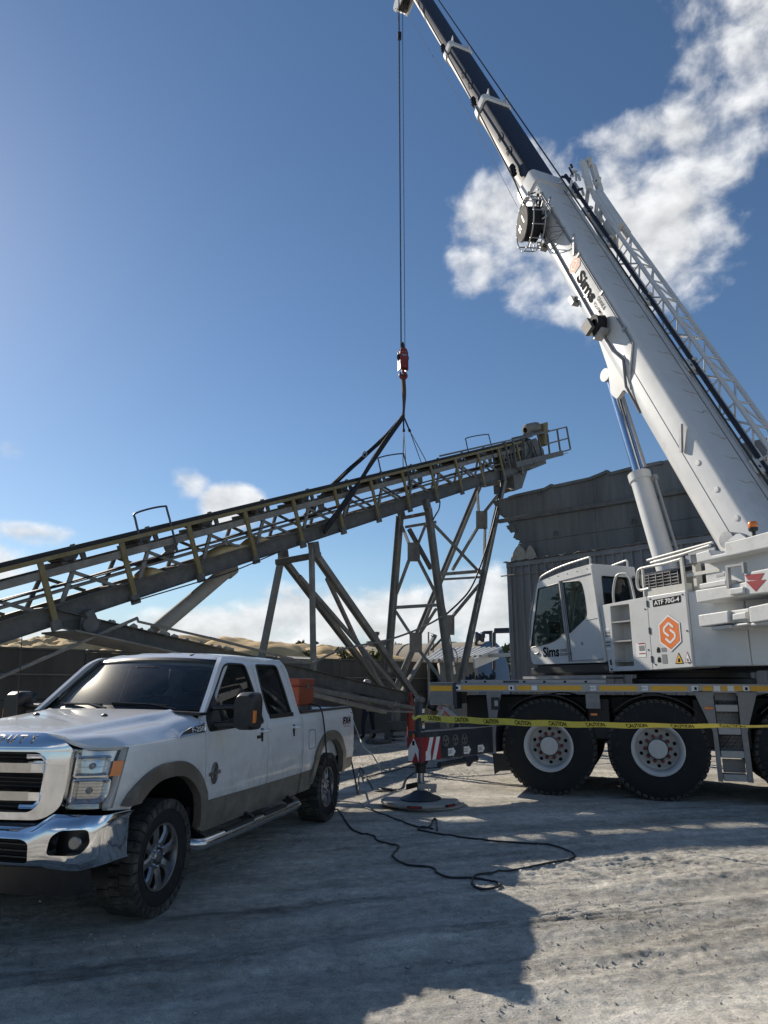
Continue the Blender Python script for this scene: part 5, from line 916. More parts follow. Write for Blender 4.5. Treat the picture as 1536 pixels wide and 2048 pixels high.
        sb = build('side_step', MB().tube(crom([(.42, .93, .44), (.50, 1.02, .41), (.8, 1.05, .405), (2.5, 1.05, .395), (2.75, 1.02, .395), (2.83, .94, .42)], 6), .048, 14), M['chrome_d'], t, xf)
        build('step_pad', MB().box((.9, 1.0, .443), (1.5, 1.09, .455)).box((1.75, 1.0, .441), (2.35, 1.09, .452)), M['plast'], sb, xf, bev=.004)
        for a in (.60, 1.55, 2.62): build('step_bracket', MB().bar((a, .72, .56), (a, 1.03, .43), .05, .07), M['plast'], sb, xf)
    build('keypad', MB().box((1.66, 1.0, 1.185), (1.745, 1.011, 1.215)), M['plast'], t, TR)
    rt = -TR.a * 0 + TR.a; up = np.array((0, 0, 1.)); side = TR.b
    em = rpoly([(.12, 1.303), (.20, 1.345), (.34, 1.378), (.565, 1.395), (.572, 1.325), (.22, 1.315)], [.01, .03, .03, .012, .012, .02], 3)
    vb = both('fender_vent', MB().prism(em, lambda a, z, q: (a, bfun(np.array(a), np.array(min(z, 1.34))).item() - .002 + .014 * q, z)), M['emblem']); both('fender_vent_trim', MB().tube([(a, bfun(np.array(a), np.array(min(z, 1.34))).item() + .012, z) for a, z in em], .006, 6, closed=True), M['chrome'])
    letters('F-250', 'model_lettering', M['whitep'], t, TR.w(.335, bfun(np.array(.4), np.array(1.34)).item() + .024, 1.333), TR.a, up - .25 * side, .042, .215, .02)
    # turbo badge on the door: ring with bars
    c = TR.w(.755, 1.014, .955); ring = lambda r, k=.62: [c + TR.a * r * k * math.cos(q) + up * r * math.sin(q) for q in np.linspace(0, 2 * PI, 24, endpoint=False)]
    bg = build('door_badge', MB().tube(ring(.088), .008, 6, closed=True).tube(ring(.055), .005, 6, closed=True), M['emblem'], t); build('badge_bar', MB().obox(c, TR.a * .10 + up * .004, up * .014, side * .006), M['emblem'], bg)
    for q in np.linspace(0, PI, 5, endpoint=False): build('badge_spoke', MB().bar(c - (TR.a * .05 * math.cos(q) + up * .08 * math.sin(q)), c + (TR.a * .05 * math.cos(q) + up * .08 * math.sin(q)), .008, .006, side), M['emblem'], bg)
    o = TR.w(4.53, 1.002, 1.165); letters('FX4', 'bed_lettering', M['redp'], t, TR.w(4.515, 1.003, 1.163), TR.a, up, .105, .34, .03); letters('FX4', 'bed_lettering_face', M['blackp'], t, TR.w(4.52, 1.006, 1.171), TR.a, up, .098, .325, .015); letters('OFF ROAD', 'bed_small_lettering', M['redp'], t, TR.w(4.525, 1.006, 1.128), TR.a, up, .022, .31)
    fd_ = rpoly([(3.15, .955), (3.38, .955), (3.38, 1.175), (3.15, 1.175)], .05, 4); build('fuel_door_gap', MB().tube([TR.w(a, bfun(np.array(a), np.array(z)).item() + .000, z) for a, z in fd_], .0055, 5, closed=True), M['greyp'], t)
    build('antenna', MB().tube([TR.w(.40, -.88, 1.36), TR.w(.39, -.885, 1.75), TR.w(.36, -.89, 2.20)], [.008, .006, .003], 6), M['plast'], t)
    # ---- wheels
    def wheel(a, side_, proto=None):
        pos = TR.w(a, side_ * .845, WR); rot = (0, 0, -math.radians(TR.deg) + (0 if side_ > 0 else PI))
        if proto is None:
            r = WR; tp = [(.235, -.13), (.30, -.145), (.37, -.150), (.405, -.135), (.412, -.10), (.414, 0), (.412, .10), (.405, .135), (.37, .150), (.30, .145), (.238, .128)]
            rim = MB().lathe([(.238, .125), (.245, .135), (.232, .132), (.222, .10), (.215, .0), (.215, -.12), (.23, -.13)], (0, 0, 0), (1, 0, 0), 48, closed=False)
            me = MB()
            for k in range(8):
                q = k * PI / 4 + .2; c_, s_ = math.cos(q), math.sin(q); R = []
                for rad, w, x, th in ((.075, .046, .075, .05), (.12, .034, .092, .05), (.18, .036, .098, .045), (.222, .052, .088, .05)):
                    R.append([(x + dx * th, rad * c_ - dw * w * s_, rad * s_ + dw * w * c_) for dx, dw in ((0, -1), (.35, -.55), (.35, .55), (0, 1), (-1, .8), (-1, -.8))])
                me.loft(R)
            rim2 = MB().merge(me).lathe([(0, .07), (.085, .07), (.098, .085), (.09, .10), (.062, .105), (.062, .02), (0, .02)], (0, 0, 0), (1, 0, 0), 28)
            w = build('wheel', rim2, M['alloy'], t, smooth=40); w_off = OFF.pop(w.as_pointer())
            w.data.transform(Matrix.Translation(Vector([float(q) for q in root_of(t)])))
            OFF[w.as_pointer()] = np.zeros(3)
            build('rim_barrel', rim, M['alloy'], w); build('brake_disc', MB().lathe([(0, -.03), (.17, -.03), (.17, -.045), (0, -.045)], (0, 0, 0), (1, 0, 0), 28), M['plast'], w)
            cap = build('hub_cap', MB().lathe([(0, .118), (.04, .116), (.052, .105), (.052, .03)], (0, 0, 0), (1, 0, 0), 20), M['alloy'], w)
            for k in range(8): q = k * PI / 4; build('lug_nut', MB().lathe([(.011, .08), (.011, .112), (.006, .118), (0, .118)], (0, .073 * math.cos(q), .073 * math.sin(q)), (1, 0, 0), 6), M['chrome'], w)
            ty = build('tyre', MB().lathe(tp, (0, 0, 0), (1, 0, 0), 64), M['tyre'], w, smooth=50); lug = MB()
            for k in range(34):
                for x0, x1, ph in ((.05, .152, 0), (-.05, -.152, .5), (-.045, .045, .25)):
                    q = (k + ph) * 2 * PI / 34; hw = .033 if abs(x1) > .1 else .029; rr = .408; er = np.array((0, math.cos(q), math.sin(q))); et = np.array((0, -math.sin(q), math.cos(q))); ex = np.array((1., 0, 0)); sk = .25 * (1 if x0 > 0 else -1)
                    lug.obox(er * (rr + .002) + ex * (x0 + x1) / 2, ex * abs(x1 - x0) / 2 + et * .012 * sk, et * hw, er * .012)
                    if abs(x1) > .1: lug.obox(er * (rr - .028) + ex * x1 * .985, ex * .008, et * hw * .9, er * .030)
            build('tread_block', lug, M['tread'], w, smooth=None)
            w.location = Vector([float(q) for q in pos - root_of(t)]); w.rotation_euler = rot; return w
        return dup(proto, t, pos - root_of(t), rot)
    w = wheel(0, 1); [wheel(a, s_, w) for a, s_ in ((WBASE, 1), (0, -1), (WBASE, -1))]
    return t
truck()
# ---- orange machine in the pickup bed
def bed_box():
    t = thing('orange_welder', 'orange metal welder box riding in the pickup bed behind the cab', 'welder', TR.w(3.55, .45, .80)); X = TR
    build('stand', MB().box((3.25, .36, .80), (3.33, .82, 1.46)).box((3.65, .36, .80), (3.73, .82, 1.46)).box((3.25, .38, 1.40), (3.73, .80, 1.46)), M['cvbeam'], t, X)
    build('case_lower', MB().box((3.22, .34, 1.46), (3.76, .83, 1.70)), M['orange'], t, X, bev=.012); build('case_lid', MB().box((3.21, .33, 1.706), (3.77, .84, 1.80)), M['orange'], t, X, bev=.015); build('lid_latch', MB().box((3.48, .832, 1.66), (3.54, .85, 1.74)), M['steel'], t, X); build('pale_prop', MB().bar((3.22, .80, 1.42), (3.22, .70, 1.25), .03, .05), M['rail'], t, X)
bed_box()
# ------------------------------------------------------------------ white mobile crane
UPZ = np.array((0, 0, 1.))
def crane():
    t = thing('mobile_crane', 'white all-terrain mobile crane with raised telescopic boom and outrigger set', 'crane', (CR.o[0], CR.o[1], 0))
    Wm, K, D = M['cwhite'], M['cdark'], M['cbeam']
    # ---- carrier
    build('chassis_frame', MB().box((-8.6, -.62, .78), (1.5, .62, 1.52)).box((-2.05, .5, .55), (-.02 - 1.0, 1.05, 1.25)).box((-3.0, .3, .75), (-2.2, 1.15, 1.5)).box((-.98, .3, .85), (-.62, 1.15, 1.5)), K, t, CR, bev=.02)  # main frame; side boxes stand for tanks, added to darken the wheel gaps
    build('deck_plate', MB().box((-8.6, -1.37, 1.655), (1.50, 1.355, 1.715)), M['alu'], t, CR)
    for b, s_ in ((1.375, 1), (-1.375, -1)): build('side_rail', MB().box((-8.6, b - .03 if s_ > 0 else b, 1.592), (1.50, b if s_ > 0 else b + .03, 1.722)), M['alu2'], t, CR, bev=.006)
    z0, z1 = 1.618, 1.692; seg = [(1.40, .62), (.46, .22), (.10, -1.0 + .42), (-.85, -1.42), (-1.62, -2.14), (-2.36, -2.50), (-2.62, -2.70), (-2.80, -2.90), (-3.02, -8.4)]
    for a, c in seg: build('reflective_stripe', MB().box((c, 1.376, z0), (a, 1.379, z1)), M['yellowp'], t, CR)
    for a in (1.46, .56, .18, -.75, -1.53, -2.25, -2.56, -2.75, -2.96): build('rail_sticker', MB().box((a - .045, 1.376, z0), (a + .045, 1.3785, z1)), M['whitep'], t, CR)
    for a in (1.46, .54, -2.28, -2.98): build('sticker_mark', MB().box((a + .0, 1.380, z0 + .012), (a + .035, 1.381, z1 - .018)), M['blackp'], t, CR)
    for a in (-.735, -1.515): letters('70 PSI COLD', 'sticker_text', M['blackp'], t, CR.w(a + .04, 1.381, 1.642), -CR.a, UPZ, .028, .08)
    build('deck_ledge', MB().box((-.95, 1.27, 1.722), (1.43, 1.30, 1.785)), M['alu2'], t, CR, bev=.004)
    for a in np.arange(1.34, -.9, -.33): build('ledge_hole', MB().box((a - .02, 1.300, 1.74), (a + .02, 1.303, 1.768)), M['blackp'], t, CR)
    build('ledge_plate', MB().box((.44, 1.3005, 1.738), (.67, 1.305, 1.772)), M['pipe'], t, CR)
    bx = build('rear_tool_box', MB().box((1.545, .35, 1.365), (1.975, 1.37, 1.725)), M['alu'], t, CR, bev=.012); build('box_lid_stripe', MB().box((1.57, 1.371, 1.60), (1.955, 1.374, 1.685)), M['yellowp'], bx, CR); build('box_lid', MB().box((1.54, .34, 1.727), (1.98, 1.38, 1.745)), M['alu2'], bx, CR)
    build('corner_bracket', MB().box((1.49, 1.0, 1.30), (1.54, 1.38, 1.74)), D, t, CR, bev=.006); build('rear_cross_member', MB().box((1.0, -1.2, .62), (1.5, 1.22, 1.10)), D, t, CR, bev=.02)
    for k in range(9): p = CR.w(1.35 - .06 * k, 1.2, 1.80 + .03 * (k % 3)); build('hydraulic_fitting', MB().lathe([(.0, -.05), (.035, -.05), (.035, .0), (.02, .01), (.02, .05), (0, .05)], p, (.3 * math.sin(k), .4, 1), 8), K, t)
    cp = lambda px, b: [tuple(CR.atb(u, v, b)[[0, 2]]) for u, v in px]
    def plate(name, px, b, th, mat, **k): return build(name, MB().prism(cp(px, b), lambda a, z, q: (a, b - th * q, z)), mat, t, CR, **k)
    mg = plate('mudguard_panel', ((972, 1383), (1003, 1383), (995, 1425), (991, 1470), (992, 1506), (985, 1506), (978, 1440)), 1.375, .03, M['alu']); lt = build('panel_lamp', MB().box((.76, 1.376, 1.30), (.90, 1.385, 1.50)), M['plast'], mg, CR); build('lamp_window', MB().box((.785, 1.386, 1.36), (.845, 1.390, 1.45)), M['alu2'], mg, CR); build('amber_marker', MB().box((.79, 1.377, 1.13), (.91, 1.39, 1.165)), M['amber'], mg, CR, bev=.005)
    plate('mud_flap', ((985, 1507), (1012, 1507), (1020, 1541), (1000, 1542), (989, 1549)), 1.33, .015, M['plast'])
    build('control_box', MB().box((-.845, 1.33, 1.335), (-.625, 1.405, 1.575)), M['alu'], t, CR, bev=.01); build('control_label', MB().box((-.80, 1.406, 1.36), (-.67, 1.408, 1.43)).box((-.80, 1.406, 1.50), (-.69, 1.408, 1.545)), M['greyp'], t, CR); build('box_marker', MB().box((-.79, 1.36, 1.235), (-.69, 1.39, 1.265)), M['amber'], t, CR)
    for a in (0, -1.65, -3.73, -5.38):                                   # mudguards over the wheels
        for s_ in (1, -1):
            R = [[(a + .83 * math.cos(q), s_ * b, .74 + .80 * math.sin(q)) for q in np.linspace(.75, PI - .75, 12)] for b in (.86, 1.34)]; build('mudguard', MB().slab(R, np.array(R) + (0, 0, .02)), K, t, CR)
    lad = plate('ladder_side', ((1386, 1381), (1425, 1381), (1435, 1464), (1447, 1564), (1437, 1563), (1426, 1464)), 1.375, .03, M['alu']); plate('ladder_side', ((1474, 1381), (1515, 1381), (1495, 1464), (1508, 1566), (1496, 1565), (1483, 1464)), 1.375, .03, M['alu'])
    for (u0, v0, u1, v1) in ((1430, 1409, 1477, 1424), (1436, 1455, 1483, 1470), (1441, 1501, 1490, 1517), (1447, 1548, 1496, 1564)):
        (a0, zt), (a1, zb) = cp(((u0, v0), (u1, v1)), 1.37); build('ladder_step', MB().box((min(a0, a1), 1.16, zb), (max(a0, a1), 1.368, zt)), M['alu2'], t, CR, bev=.006)
    for (u0, v0, u1, v1) in ((1428, 1382, 1475, 1408), (1433, 1425, 1480, 1454), (1439, 1471, 1487, 1500), (1445, 1518, 1493, 1547)):
        (a0, zt), (a1, zb) = cp(((u0, v0), (u1, v1)), 1.2); build('ladder_riser', MB().box((min(a0, a1), 1.13, zb), (max(a0, a1), 1.15, zt)), M['alu'], t, CR)
    build('ladder_marker', MB().box((-2.48, 1.376, 1.345), (-2.36, 1.39, 1.385)), M['amber'], t, CR, bev=.005)
    # wheels
    def mkwheel():
        r = .745; tp = [(.34, -.16), (.42, -.205), (.60, -.218), (.695, -.205), (.728, -.18), (.738, -.08), (.738, .08), (.728, .18), (.695, .205), (.60, .218), (.42, .205), (.345, .17)]
        dish = MB().lathe([(.372, .205), (.392, .215), (.372, .222), (.345, .20), (.325, .12), (.315, -.03), (.28, -.05), (.17, .0), (.155, .03), (.155, .12)], (0, 0, 0), (1, 0, 0), 56)
        w = build('wheel', dish, M['rim'], t, smooth=40); w.data.transform(Matrix.Translation(Vector([float(q) for q in root_of(t)]))); OFF[w.as_pointer()] = np.zeros(3)
        build('hub_cap', MB().lathe([(.145, .02), (.142, .125), (.130, .135), (.0, .14)], (0, 0, 0), (1, 0, 0), 32), M['rim'], w)
        for k in range(5): q = k * 2 * PI / 5 + .3; build('hub_boss', MB().lathe([(.016, .138), (.016, .147), (0, .148)], (0, .075 * math.cos(q), .075 * math.sin(q)), (1, 0, 0), 8), M['rim'], w)
        for k in range(10):
            q = k * 2 * PI / 10; build('wheel_nut', MB().lathe([(.028, -.02), (.028, .065), (.018, .08), (0, .08)], (0, .188 * math.cos(q), .192 * math.sin(q)), (1, 0, 0), 6), M['nut'], w); q += .31; build('hand_hole', MB().lathe([(.028, -.045), (.028, -.030), (0, -.028)], (0, .258 * math.cos(q), .258 * math.sin(q)), (1, 0, 0), 12), M['blackp'], w)
        ty = build('tyre', MB().lathe(tp, (0, 0, 0), (1, 0, 0), 80), M['tyre'], w, smooth=50); lug = MB()
        for k in range(46):
            for s_ in (1, -1):
                q = (k + (.5 if s_ < 0 else 0)) * 2 * PI / 46; er = np.array((0, math.cos(q), math.sin(q))); et = np.array((0, -math.sin(q), math.cos(q))); ex = np.array((1., 0, 0)); lug.obox(er * .735 + ex * s_ * .10, ex * .095 + et * .02 * s_, et * .037, er * .009); lug.obox(er * .712 + ex * s_ * .198, ex * .007, et * .034, er * .018)
        build('tread_block', lug, M['tread'], w, smooth=None)
        return w
    w0 = mkwheel(); first = True; ang = math.atan2(CR.b[1], CR.b[0])
    for a in (0, -1.65, -3.73, -5.38):
        for s_ in (1, -1):
            pos = CR.w(a, s_ * 1.145, .742) - root_of(t); rot = (0.7 * a, 0, ang + (0 if s_ > 0 else PI)) if 0 else (0, 0, ang + (0 if s_ > 0 else PI))
            if first: w0.location = Vector([float(q) for q in pos]); w0.rotation_euler = rot; first = False
            else: dup(w0, t, pos, rot)
        build('axle', MB().cyl((a, -1.1, .742), (a, 1.1, .742), .10, n=12), K, t, CR)
    # ---- outrigger towards the yard
    F0 = CR.w(1.66, 2.93, 0); F1 = CR.w(.93, 1.20, 0); d = (F1 - F0) / np.linalg.norm(F1 - F0); nrm = np.array((d[1], -d[0], 0.)); nrm = nrm if nrm[1] < 0 else -nrm
    OU = lambda P: F0 + np.asarray(P, float).reshape(-1, 3)[:, :1] * d + np.asarray(P, float).reshape(-1, 3)[:, 1:2] * nrm + np.asarray(P, float).reshape(-1, 3)[:, 2:3] * UPZ
    Lb = np.linalg.norm(F1 - F0)
    ob = build('outrigger_beam', MB().box((-.13, -.10, .62), (Lb + .8, .10, 1.04)), D, t, OU, bev=.02, seg=2); build('beam_top_strip', MB().box((-.13, .105, 1.030), (Lb + .3, .112, 1.046)), M['alu2'], ob, OU)
    build('beam_end_plate', MB().box((-.16, -.12, .60), (-.132, .12, 1.05)), D, ob, OU, bev=.006)
    def dec(name, pts, mat, side=True, lift=.1025): 
        P = [(x, lift, z) for x, z in pts] if side else [(-.1615, x, z) for x, z in pts]; return build(name, MB().add(P, [tuple(range(len(P)))]), mat, ob, OU, recalc=False, smooth=None)
    dec('chevron_red', [(-.12, .63), (.34, .63), (.34, .95), (-.12, .95)], M['redp']); 
    for x in (-.03, .13): dec('chevron_white', [(x, .63), (x + .09, .63), (x + .20, .95), (x + .11, .95)], M['whitep'], lift=.1035)
    dec('beam_number_sticker', [(-.02, .63), (.10, .63), (.10, .76), (-.02, .76)], M['whitep'], lift=.1045)
    for x in (.46, .70, .94): build('cover_disc', MB().lathe([(.085, 0), (.085, .006), (0, .006)], OU((x, .1025, .88))[0], nrm, 20), M['steel'], ob); [build('disc_hole', MB().lathe([(.016, .0), (.016, .008), (0, .008)], OU((x + .04 * math.sin(q), .1025, .88 + .045 * math.cos(q)))[0], nrm, 8), M['blackp'], ob) for q in (0, 2.1, 4.2)]
    for x, s_ in ((.52, 'EXT.'), (.92, 'ZZ.5'), (1.30, 'ZB.5')):
        dec('arrow_sticker', [(x, .655), (x + .12, .655), (x + .12, .635), (x + .19, .71), (x + .12, .785), (x + .12, .765), (x, .765)], M['whitep']); letters(s_, 'arrow_text', M['blackp'], ob, OU((x + .012, .1045, .685))[0], d, UPZ, .05, .10)
    lx = lambda P: (np.asarray(P, float) * 1)
    def lg(z, off=0): return OU((-.02 + off, .0, z))[0]
    le = build('outrigger_leg', MB().cyl(lg(.50), lg(1.46), .070, n=24), D, t); build('leg_top_cap', MB().lathe([(.070, 0), (.085, .01), (.085, .05), (.06, .07), (0, .07)], lg(1.455), (0, 0, 1), 24), M['cvbeam'], le); build('leg_collar', MB().lathe([(.06, .0), (.105, .0), (.115, .02), (.115, .06), (.08, .07)], lg(.56), (0, 0, 1), 24).lathe([(.05, -.11), (.080, -.105), (.088, -.02), (.088, .03)], lg(.56), (0, 0, 1), 24), M['plast'], le)
    cs = np.array([d * math.cos(q) + nrm * math.sin(q) for q in np.linspace(-.6, 2.2, 14)])
    def wrap(name, r, z0, z1, mat, q0, q1): n = 12; build(name, MB().grid([[lg(z) + r * (d * math.cos(q) + nrm * math.sin(q)) for z in (z0, z1)] for q in np.linspace(q0, q1, n)]), mat, le, recalc=False)
    for k, (z0_, z1_, m_) in enumerate(((1.30, 1.36, 'whitep'), (1.08, 1.13, 'whitep'), (1.135, 1.16, 'yellowp'))): wrap('leg_label', .0715, z0_, z1_, M[m_], .6, 1.9)
    build('end_guard', MB().loft([[OU((x, y, z))[0] for x, y in ((-.165, -.11), (-.165, .10), (-.14, .122), (-.08, .122), (-.10, -.11))] for z in (.615, .96)]), M['redp'], ob); 
    gpl = lambda name, pts, mat, l=.208: build(name, MB().add([OU((x, l, z))[0] for x, z in pts], [tuple(range(len(pts)))]), mat, ob, recalc=False, smooth=None)
    e0 = lambda name, pts, mat, l=0.: build(name, MB().add([OU((-.1675 - l, y * .56, z * .93 + .045))[0] for y, z in pts], [tuple(range(len(pts)))]), mat, ob, recalc=False, smooth=None)
    e0('guard_white', [(-.19, .62), (-.06, .62), (.06, .76), (.16, .62), (.165, .80), (0, .98), (-.19, .80)], M['whitep']); e0('guard_black', [(-.05, .86), (.03, .86), (.03, .93), (-.05, .93)], M['blackp'], .002); e0('guard_logo', [(.0 + .05 * math.cos(q), 1.00 + .045 * math.sin(q)) for q in np.linspace(0, 2 * PI, 6, endpoint=False)], M['orangep'], .002)
    ro = build('jack_rod', MB().cyl(lg(.20), lg(.50), .055, n=24), M['steelrod'], t)
    ft = build('jack_foot', MB().loft([[lg(z) + d * r * math.cos(q) + nrm * r * math.sin(q) * .9 for q in np.linspace(0, 2 * PI, 28, endpoint=False)] for r, z in ((.31, .092), (.32, .105), (.30, .118), (.17, .165), (.11, .20), (.06, .215))]), D, t, smooth=30)
    for s_, tl in ((1, .10), (-1, -.04)):
        c = lg(.275) + nrm * .11 * s_; ax = d * math.cos(tl) + UPZ * -math.sin(tl); build('foot_latch_plate', MB().obox(c + d * .02, ax * .21, nrm * .012, UPZ * .035).obox(c + d * .16 - UPZ * .05, ax * .06, nrm * .010, UPZ * .05), M['alu2'] if s_ > 0 else K, ft, bev=.003)
    build('foot_pin', MB().tube(crom([lg(.27) + nrm * .13 + d * .0, lg(.20) + nrm * .15 + d * .03, lg(.19) + nrm * .15 + d * .12, lg(.24) + nrm * .14 + d * .16], 4), .008, 6), M['alu2'], ft)
    build('stowed_tube', MB().cyl(OU((.35, .06, .535))[0], OU((1.35, .03, .55))[0], .045, n=14), D, ob); build('tube_bracket', MB().prism([(1.10, .46), (1.30, .61), (.95, .61), (1.05, .46)], lambda x, z, q: (x, .09 - .03 * q, z)), D, ob, OU)
    # ---- upper works
    build('turntable', MB().lathe([(.80, 1.72), (.98, 1.72), (.98, 1.80), (.90, 1.82), (.90, 1.90), (1.0, 1.91), (1.0, 1.96), (0, 1.96)], (SU.o[0], SU.o[1], 0), (0, 0, 1), 48), K, t)
    build('slewing_platform', MB().box((-3.3, -.62, 1.93), (1.6, .72, 2.18)).box((.5, .3, 1.88), (2.95, 1.25, 2.02)), K, t, SU, bev=.02)
    for s_ in (.62, -.70): build('boom_bracket', MB().prism(rpoly([(-2.5, 2.1), (.9, 2.1), (.4, 2.6), (-.9, 2.9), (-1.45, 3.55), (-2.0, 3.6), (-2.5, 3.3)], .12, 3), lambda a, z, q: (a, s_ + .05 * q, z)), Wm, t, SU, bev=.01)
    build('boom_pivot', MB().cyl((-1.70, -.78, 3.85), (-1.70, .80, 3.85), .13, n=20), M['steel'], t, SU)
    st = rpoly([(.545, 1.925), (.685, 3.06), (-.478, 3.098), (-.478, 1.935)], .02, 2); body = MB().prism(st, lambda a, z, q: (a, 1.30 - .60 * q, z)); rec = MB().prism(rpoly([(.40, 2.005), (.405, 3.02), (-.055, 3.02), (-.058, 2.005)], .015, 2), lambda a, z, q: (a, 1.03 + .5 * q, z))
    sbx = build('step_cabinet', bool_mb(body, [('DIFFERENCE', rec)]), Wm, t, SU, bev=.006)
    for z in (2.10, 2.43, 2.755): build('cabinet_step', MB().box((-.05, 1.04, z - .028), (.395, 1.298, z)), M['alu2'], sbx, SU, bev=.004)
    pn = build('side_panel', MB().prism([(-1.300, 1.965), (-1.295, 3.105), (-.484, 3.10), (-.484, 1.935)], lambda a, z, q: (a, 1.30 - .55 * q, z)), Wm, t, SU, bev=.012, seg=2)
    for z in (2.10, 2.55, 2.98): build('panel_hinge', MB().box((-.50, 1.296, z - .05), (-.468, 1.312, z + .05)), M['plast'], pn, SU)
    for a, z in ((-.55, 2.02), (-.55, 3.05), (-1.23, 3.05), (-1.23, 2.03), (-.42, 2.25), (-.42, 2.9), (-1.25, 2.5)): build('panel_bolt', MB().lathe([(.014, 0), (.012, .008), (0, .009)], SU.w(a, 1.301, z), SU.b, 8), M['plast'], pn)
    R_, U_ = -SU.a, UPZ; so = lambda a, z, l=.002: SU.w(a, 1.302 + l, z)
    def deca(name, pts, mat, l=.002, par=pn): return build(name, MB().add([SU.w(a, 1.302 + l, z) for a, z in pts], [tuple(range(len(pts)))]), mat, par, recalc=False, smooth=None)
    bp = [tuple(SU.atb(u, v, 1.304)[[0, 2]]) for u, v in ((1305, 1200), (1361, 1190), (1361.5, 1204), (1306, 1214))]; deca('model_plate', bp, M['blackp'], .002)
    q = bp[3]; w_ = (bp[3][0] - bp[2][0]); V, F_, _ = text_mesh('ATF 70G-4', .02)
    def fnp(x, y): f, g = x, y; top = np.array(bp[0]) * (1 - f) + np.array(bp[1]) * f; bot = np.array(bp[3]) * (1 - f) + np.array(bp[2]) * f; a, z = bot + (top - bot) * g; return SU.w(a, 1.307, z)
    letters('ATF 70G-4', 'model_lettering', M['whitep'], pn, (0, 0, 0), R_, U_, 1, 1, .02, fn=lambda x, y: fnp(.05 + .90 * x, .16 + .68 * y))
    def hexlogo(c, R, r_, u_, n_, par, wm, om):
        P = lambda k, sc: [c + r_ * R * sc * .90 * math.sin(q) + u_ * R * sc * math.cos(q) + n_ * k for q in np.linspace(0, 2 * PI, 6, endpoint=False)]
        for k, sc, m_, nm in ((.002, 1.06, M['greyp'], 'logo_edge'), (.004, 1.045, wm, 'logo_rim'), (.006, .93, om, 'logo_field')): build(nm, MB().add(P(k, sc), [tuple(range(6))]), m_, par, recalc=False, smooth=None)
        S_ = [(.36, .30), (-.02, .58), (-.48, .26), (-.48, -.0), (-.08, -.26)]; S2 = [(-x, -y) for x, y in S_]; S_ = [(.40, .32), (-.02, .58), (-.46, .30), (-.46, .04), (-.02, -.20), (.02, -.22)]; 
        for pts in ([(.36, .30), (.0, .56), (-.44, .28), (-.44, .06), (-.06, -.18)], [(-.36, -.30), (.0, -.56), (.44, -.28), (.44, -.06), (.06, .18)]):
            mb = MB()
            for (x0, y0), (x1, y1) in zip(pts[:-1], pts[1:]): mb.bar(c + r_ * R * x0 * .9 + u_ * R * y0 + n_ * .007, c + r_ * R * x1 * .9 + u_ * R * y1 + n_ * .007, R * .12, .003, n_)
            build('logo_stroke', mb, wm, par)
    hexlogo(so(-.905, 2.490), .272, R_, U_, SU.b, pn, M['whitep'], M['orangep'])
    deca('warning_triangle', [(-.96, 2.02), (-1.13, 2.02), (-1.045, 2.19)], M['blackp']); deca('warning_triangle_field', [(-.978, 2.03), (-1.112, 2.03), (-1.045, 2.165)], M['yellowp'], .004); deca('warning_mark', [(-1.02, 2.045), (-1.07, 2.045), (-1.06, 2.10), (-1.03, 2.10)], M['blackp'], .006)
    deca('crush_triangle', [(-1.15, 2.03), (-1.30 + .02, 2.03), (-1.215, 2.20)], M['redp']); deca('crush_triangle_field', [(-1.165, 2.037), (-1.265, 2.037), (-1.215, 2.178)], M['whitep'], .004); deca('crush_mark', [(-1.19, 2.05), (-1.235, 2.05), (-1.23, 2.09), (-1.20, 2.10)], M['greyp'], .006)
    for a0, z0_, a1, z1_ in ((-.70, 2.03, -.80, 2.17), (-.70, 2.21, -.80, 2.27)): deca('panel_note', [(a0, z0_), (a1, z0_), (a1, z1_), (a0, z1_)], M['greyp'])
    for z in (2.05, 2.20): deca('pictogram', [(-.60, z), (-.67, z), (-.67, z + .07), (-.63, z + .09), (-.60, z + .05)], M['blackp'])
    deca('load_table', [(-.14, 2.14), (-.36, 2.14), (-.36, 2.36), (-.14, 2.36)], M['whitep'], .002, sbx); deca('load_table_head', [(-.21, 2.345), (-.35, 2.345), (-.35, 2.365), (-.21, 2.365)], M['redp'], .004, sbx); deca('load_table_rows', [(-.22, 2.24), (-.34, 2.24), (-.34, 2.325), (-.22, 2.325)], M['greyp'], .004, sbx); deca('load_table_foot', [(-.21, 2.19), (-.35, 2.19), (-.35, 2.205), (-.21, 2.205)], M['redp'], .004, sbx)
    for k in range(7): deca('side_note', [(.60 - .02, 2.62 - k * .055), (.46, 2.62 - k * .055), (.46, 2.65 - k * .055), (.58, 2.65 - k * .055)], M['greyp'] if k % 3 else M['whitep'], .002, sbx)
    deca('switch_plate', [(.50, 2.03), (.46, 2.03), (.47, 2.12), (.51, 2.12)], M['blackp'], .002, sbx); deca('green_tag', [(.52, 1.94), (.45, 1.94), (.45, 1.975), (.52, 1.975)], M['tank'], .002, sbx)
    # cab
    side = rpoly([(2.80, 2.09), (2.865, 2.25), (2.80, 2.9), (2.50, 3.70), (1.72, 3.80), (.80, 3.835), (.60, 2.08)], [.10, .2, .5, .05, .3, .03, .05], 5); bl, br = 1.30, .33
    inner = [(1.7 + (a - 1.7) * .955, 2.95 + (z - 2.95) * .95) for a, z in side]
    fw = rpoly([(2.485, 3.57), (1.825, 3.60), (1.715, 2.64), (2.05, 2.50), (2.45, 2.455), (2.84, 2.42)], [.04, .04, .03, .25, .3, .04], 5); dw = rpoly([(1.675, 3.60), (1.15, 3.565), (1.07, 3.3), (1.04, 2.90), (1.57, 2.63)], [.03, .10, .2, .10, .03], 5); rw = rpoly([(.46, 2.75), (1.18, 2.75), (1.14, 3.62), (.50, 3.62)], .06, 3); fr_ = rpoly([(.44, 2.30), (1.20, 2.30), (1.20, 3.58), (.44, 3.58)], .05, 3)
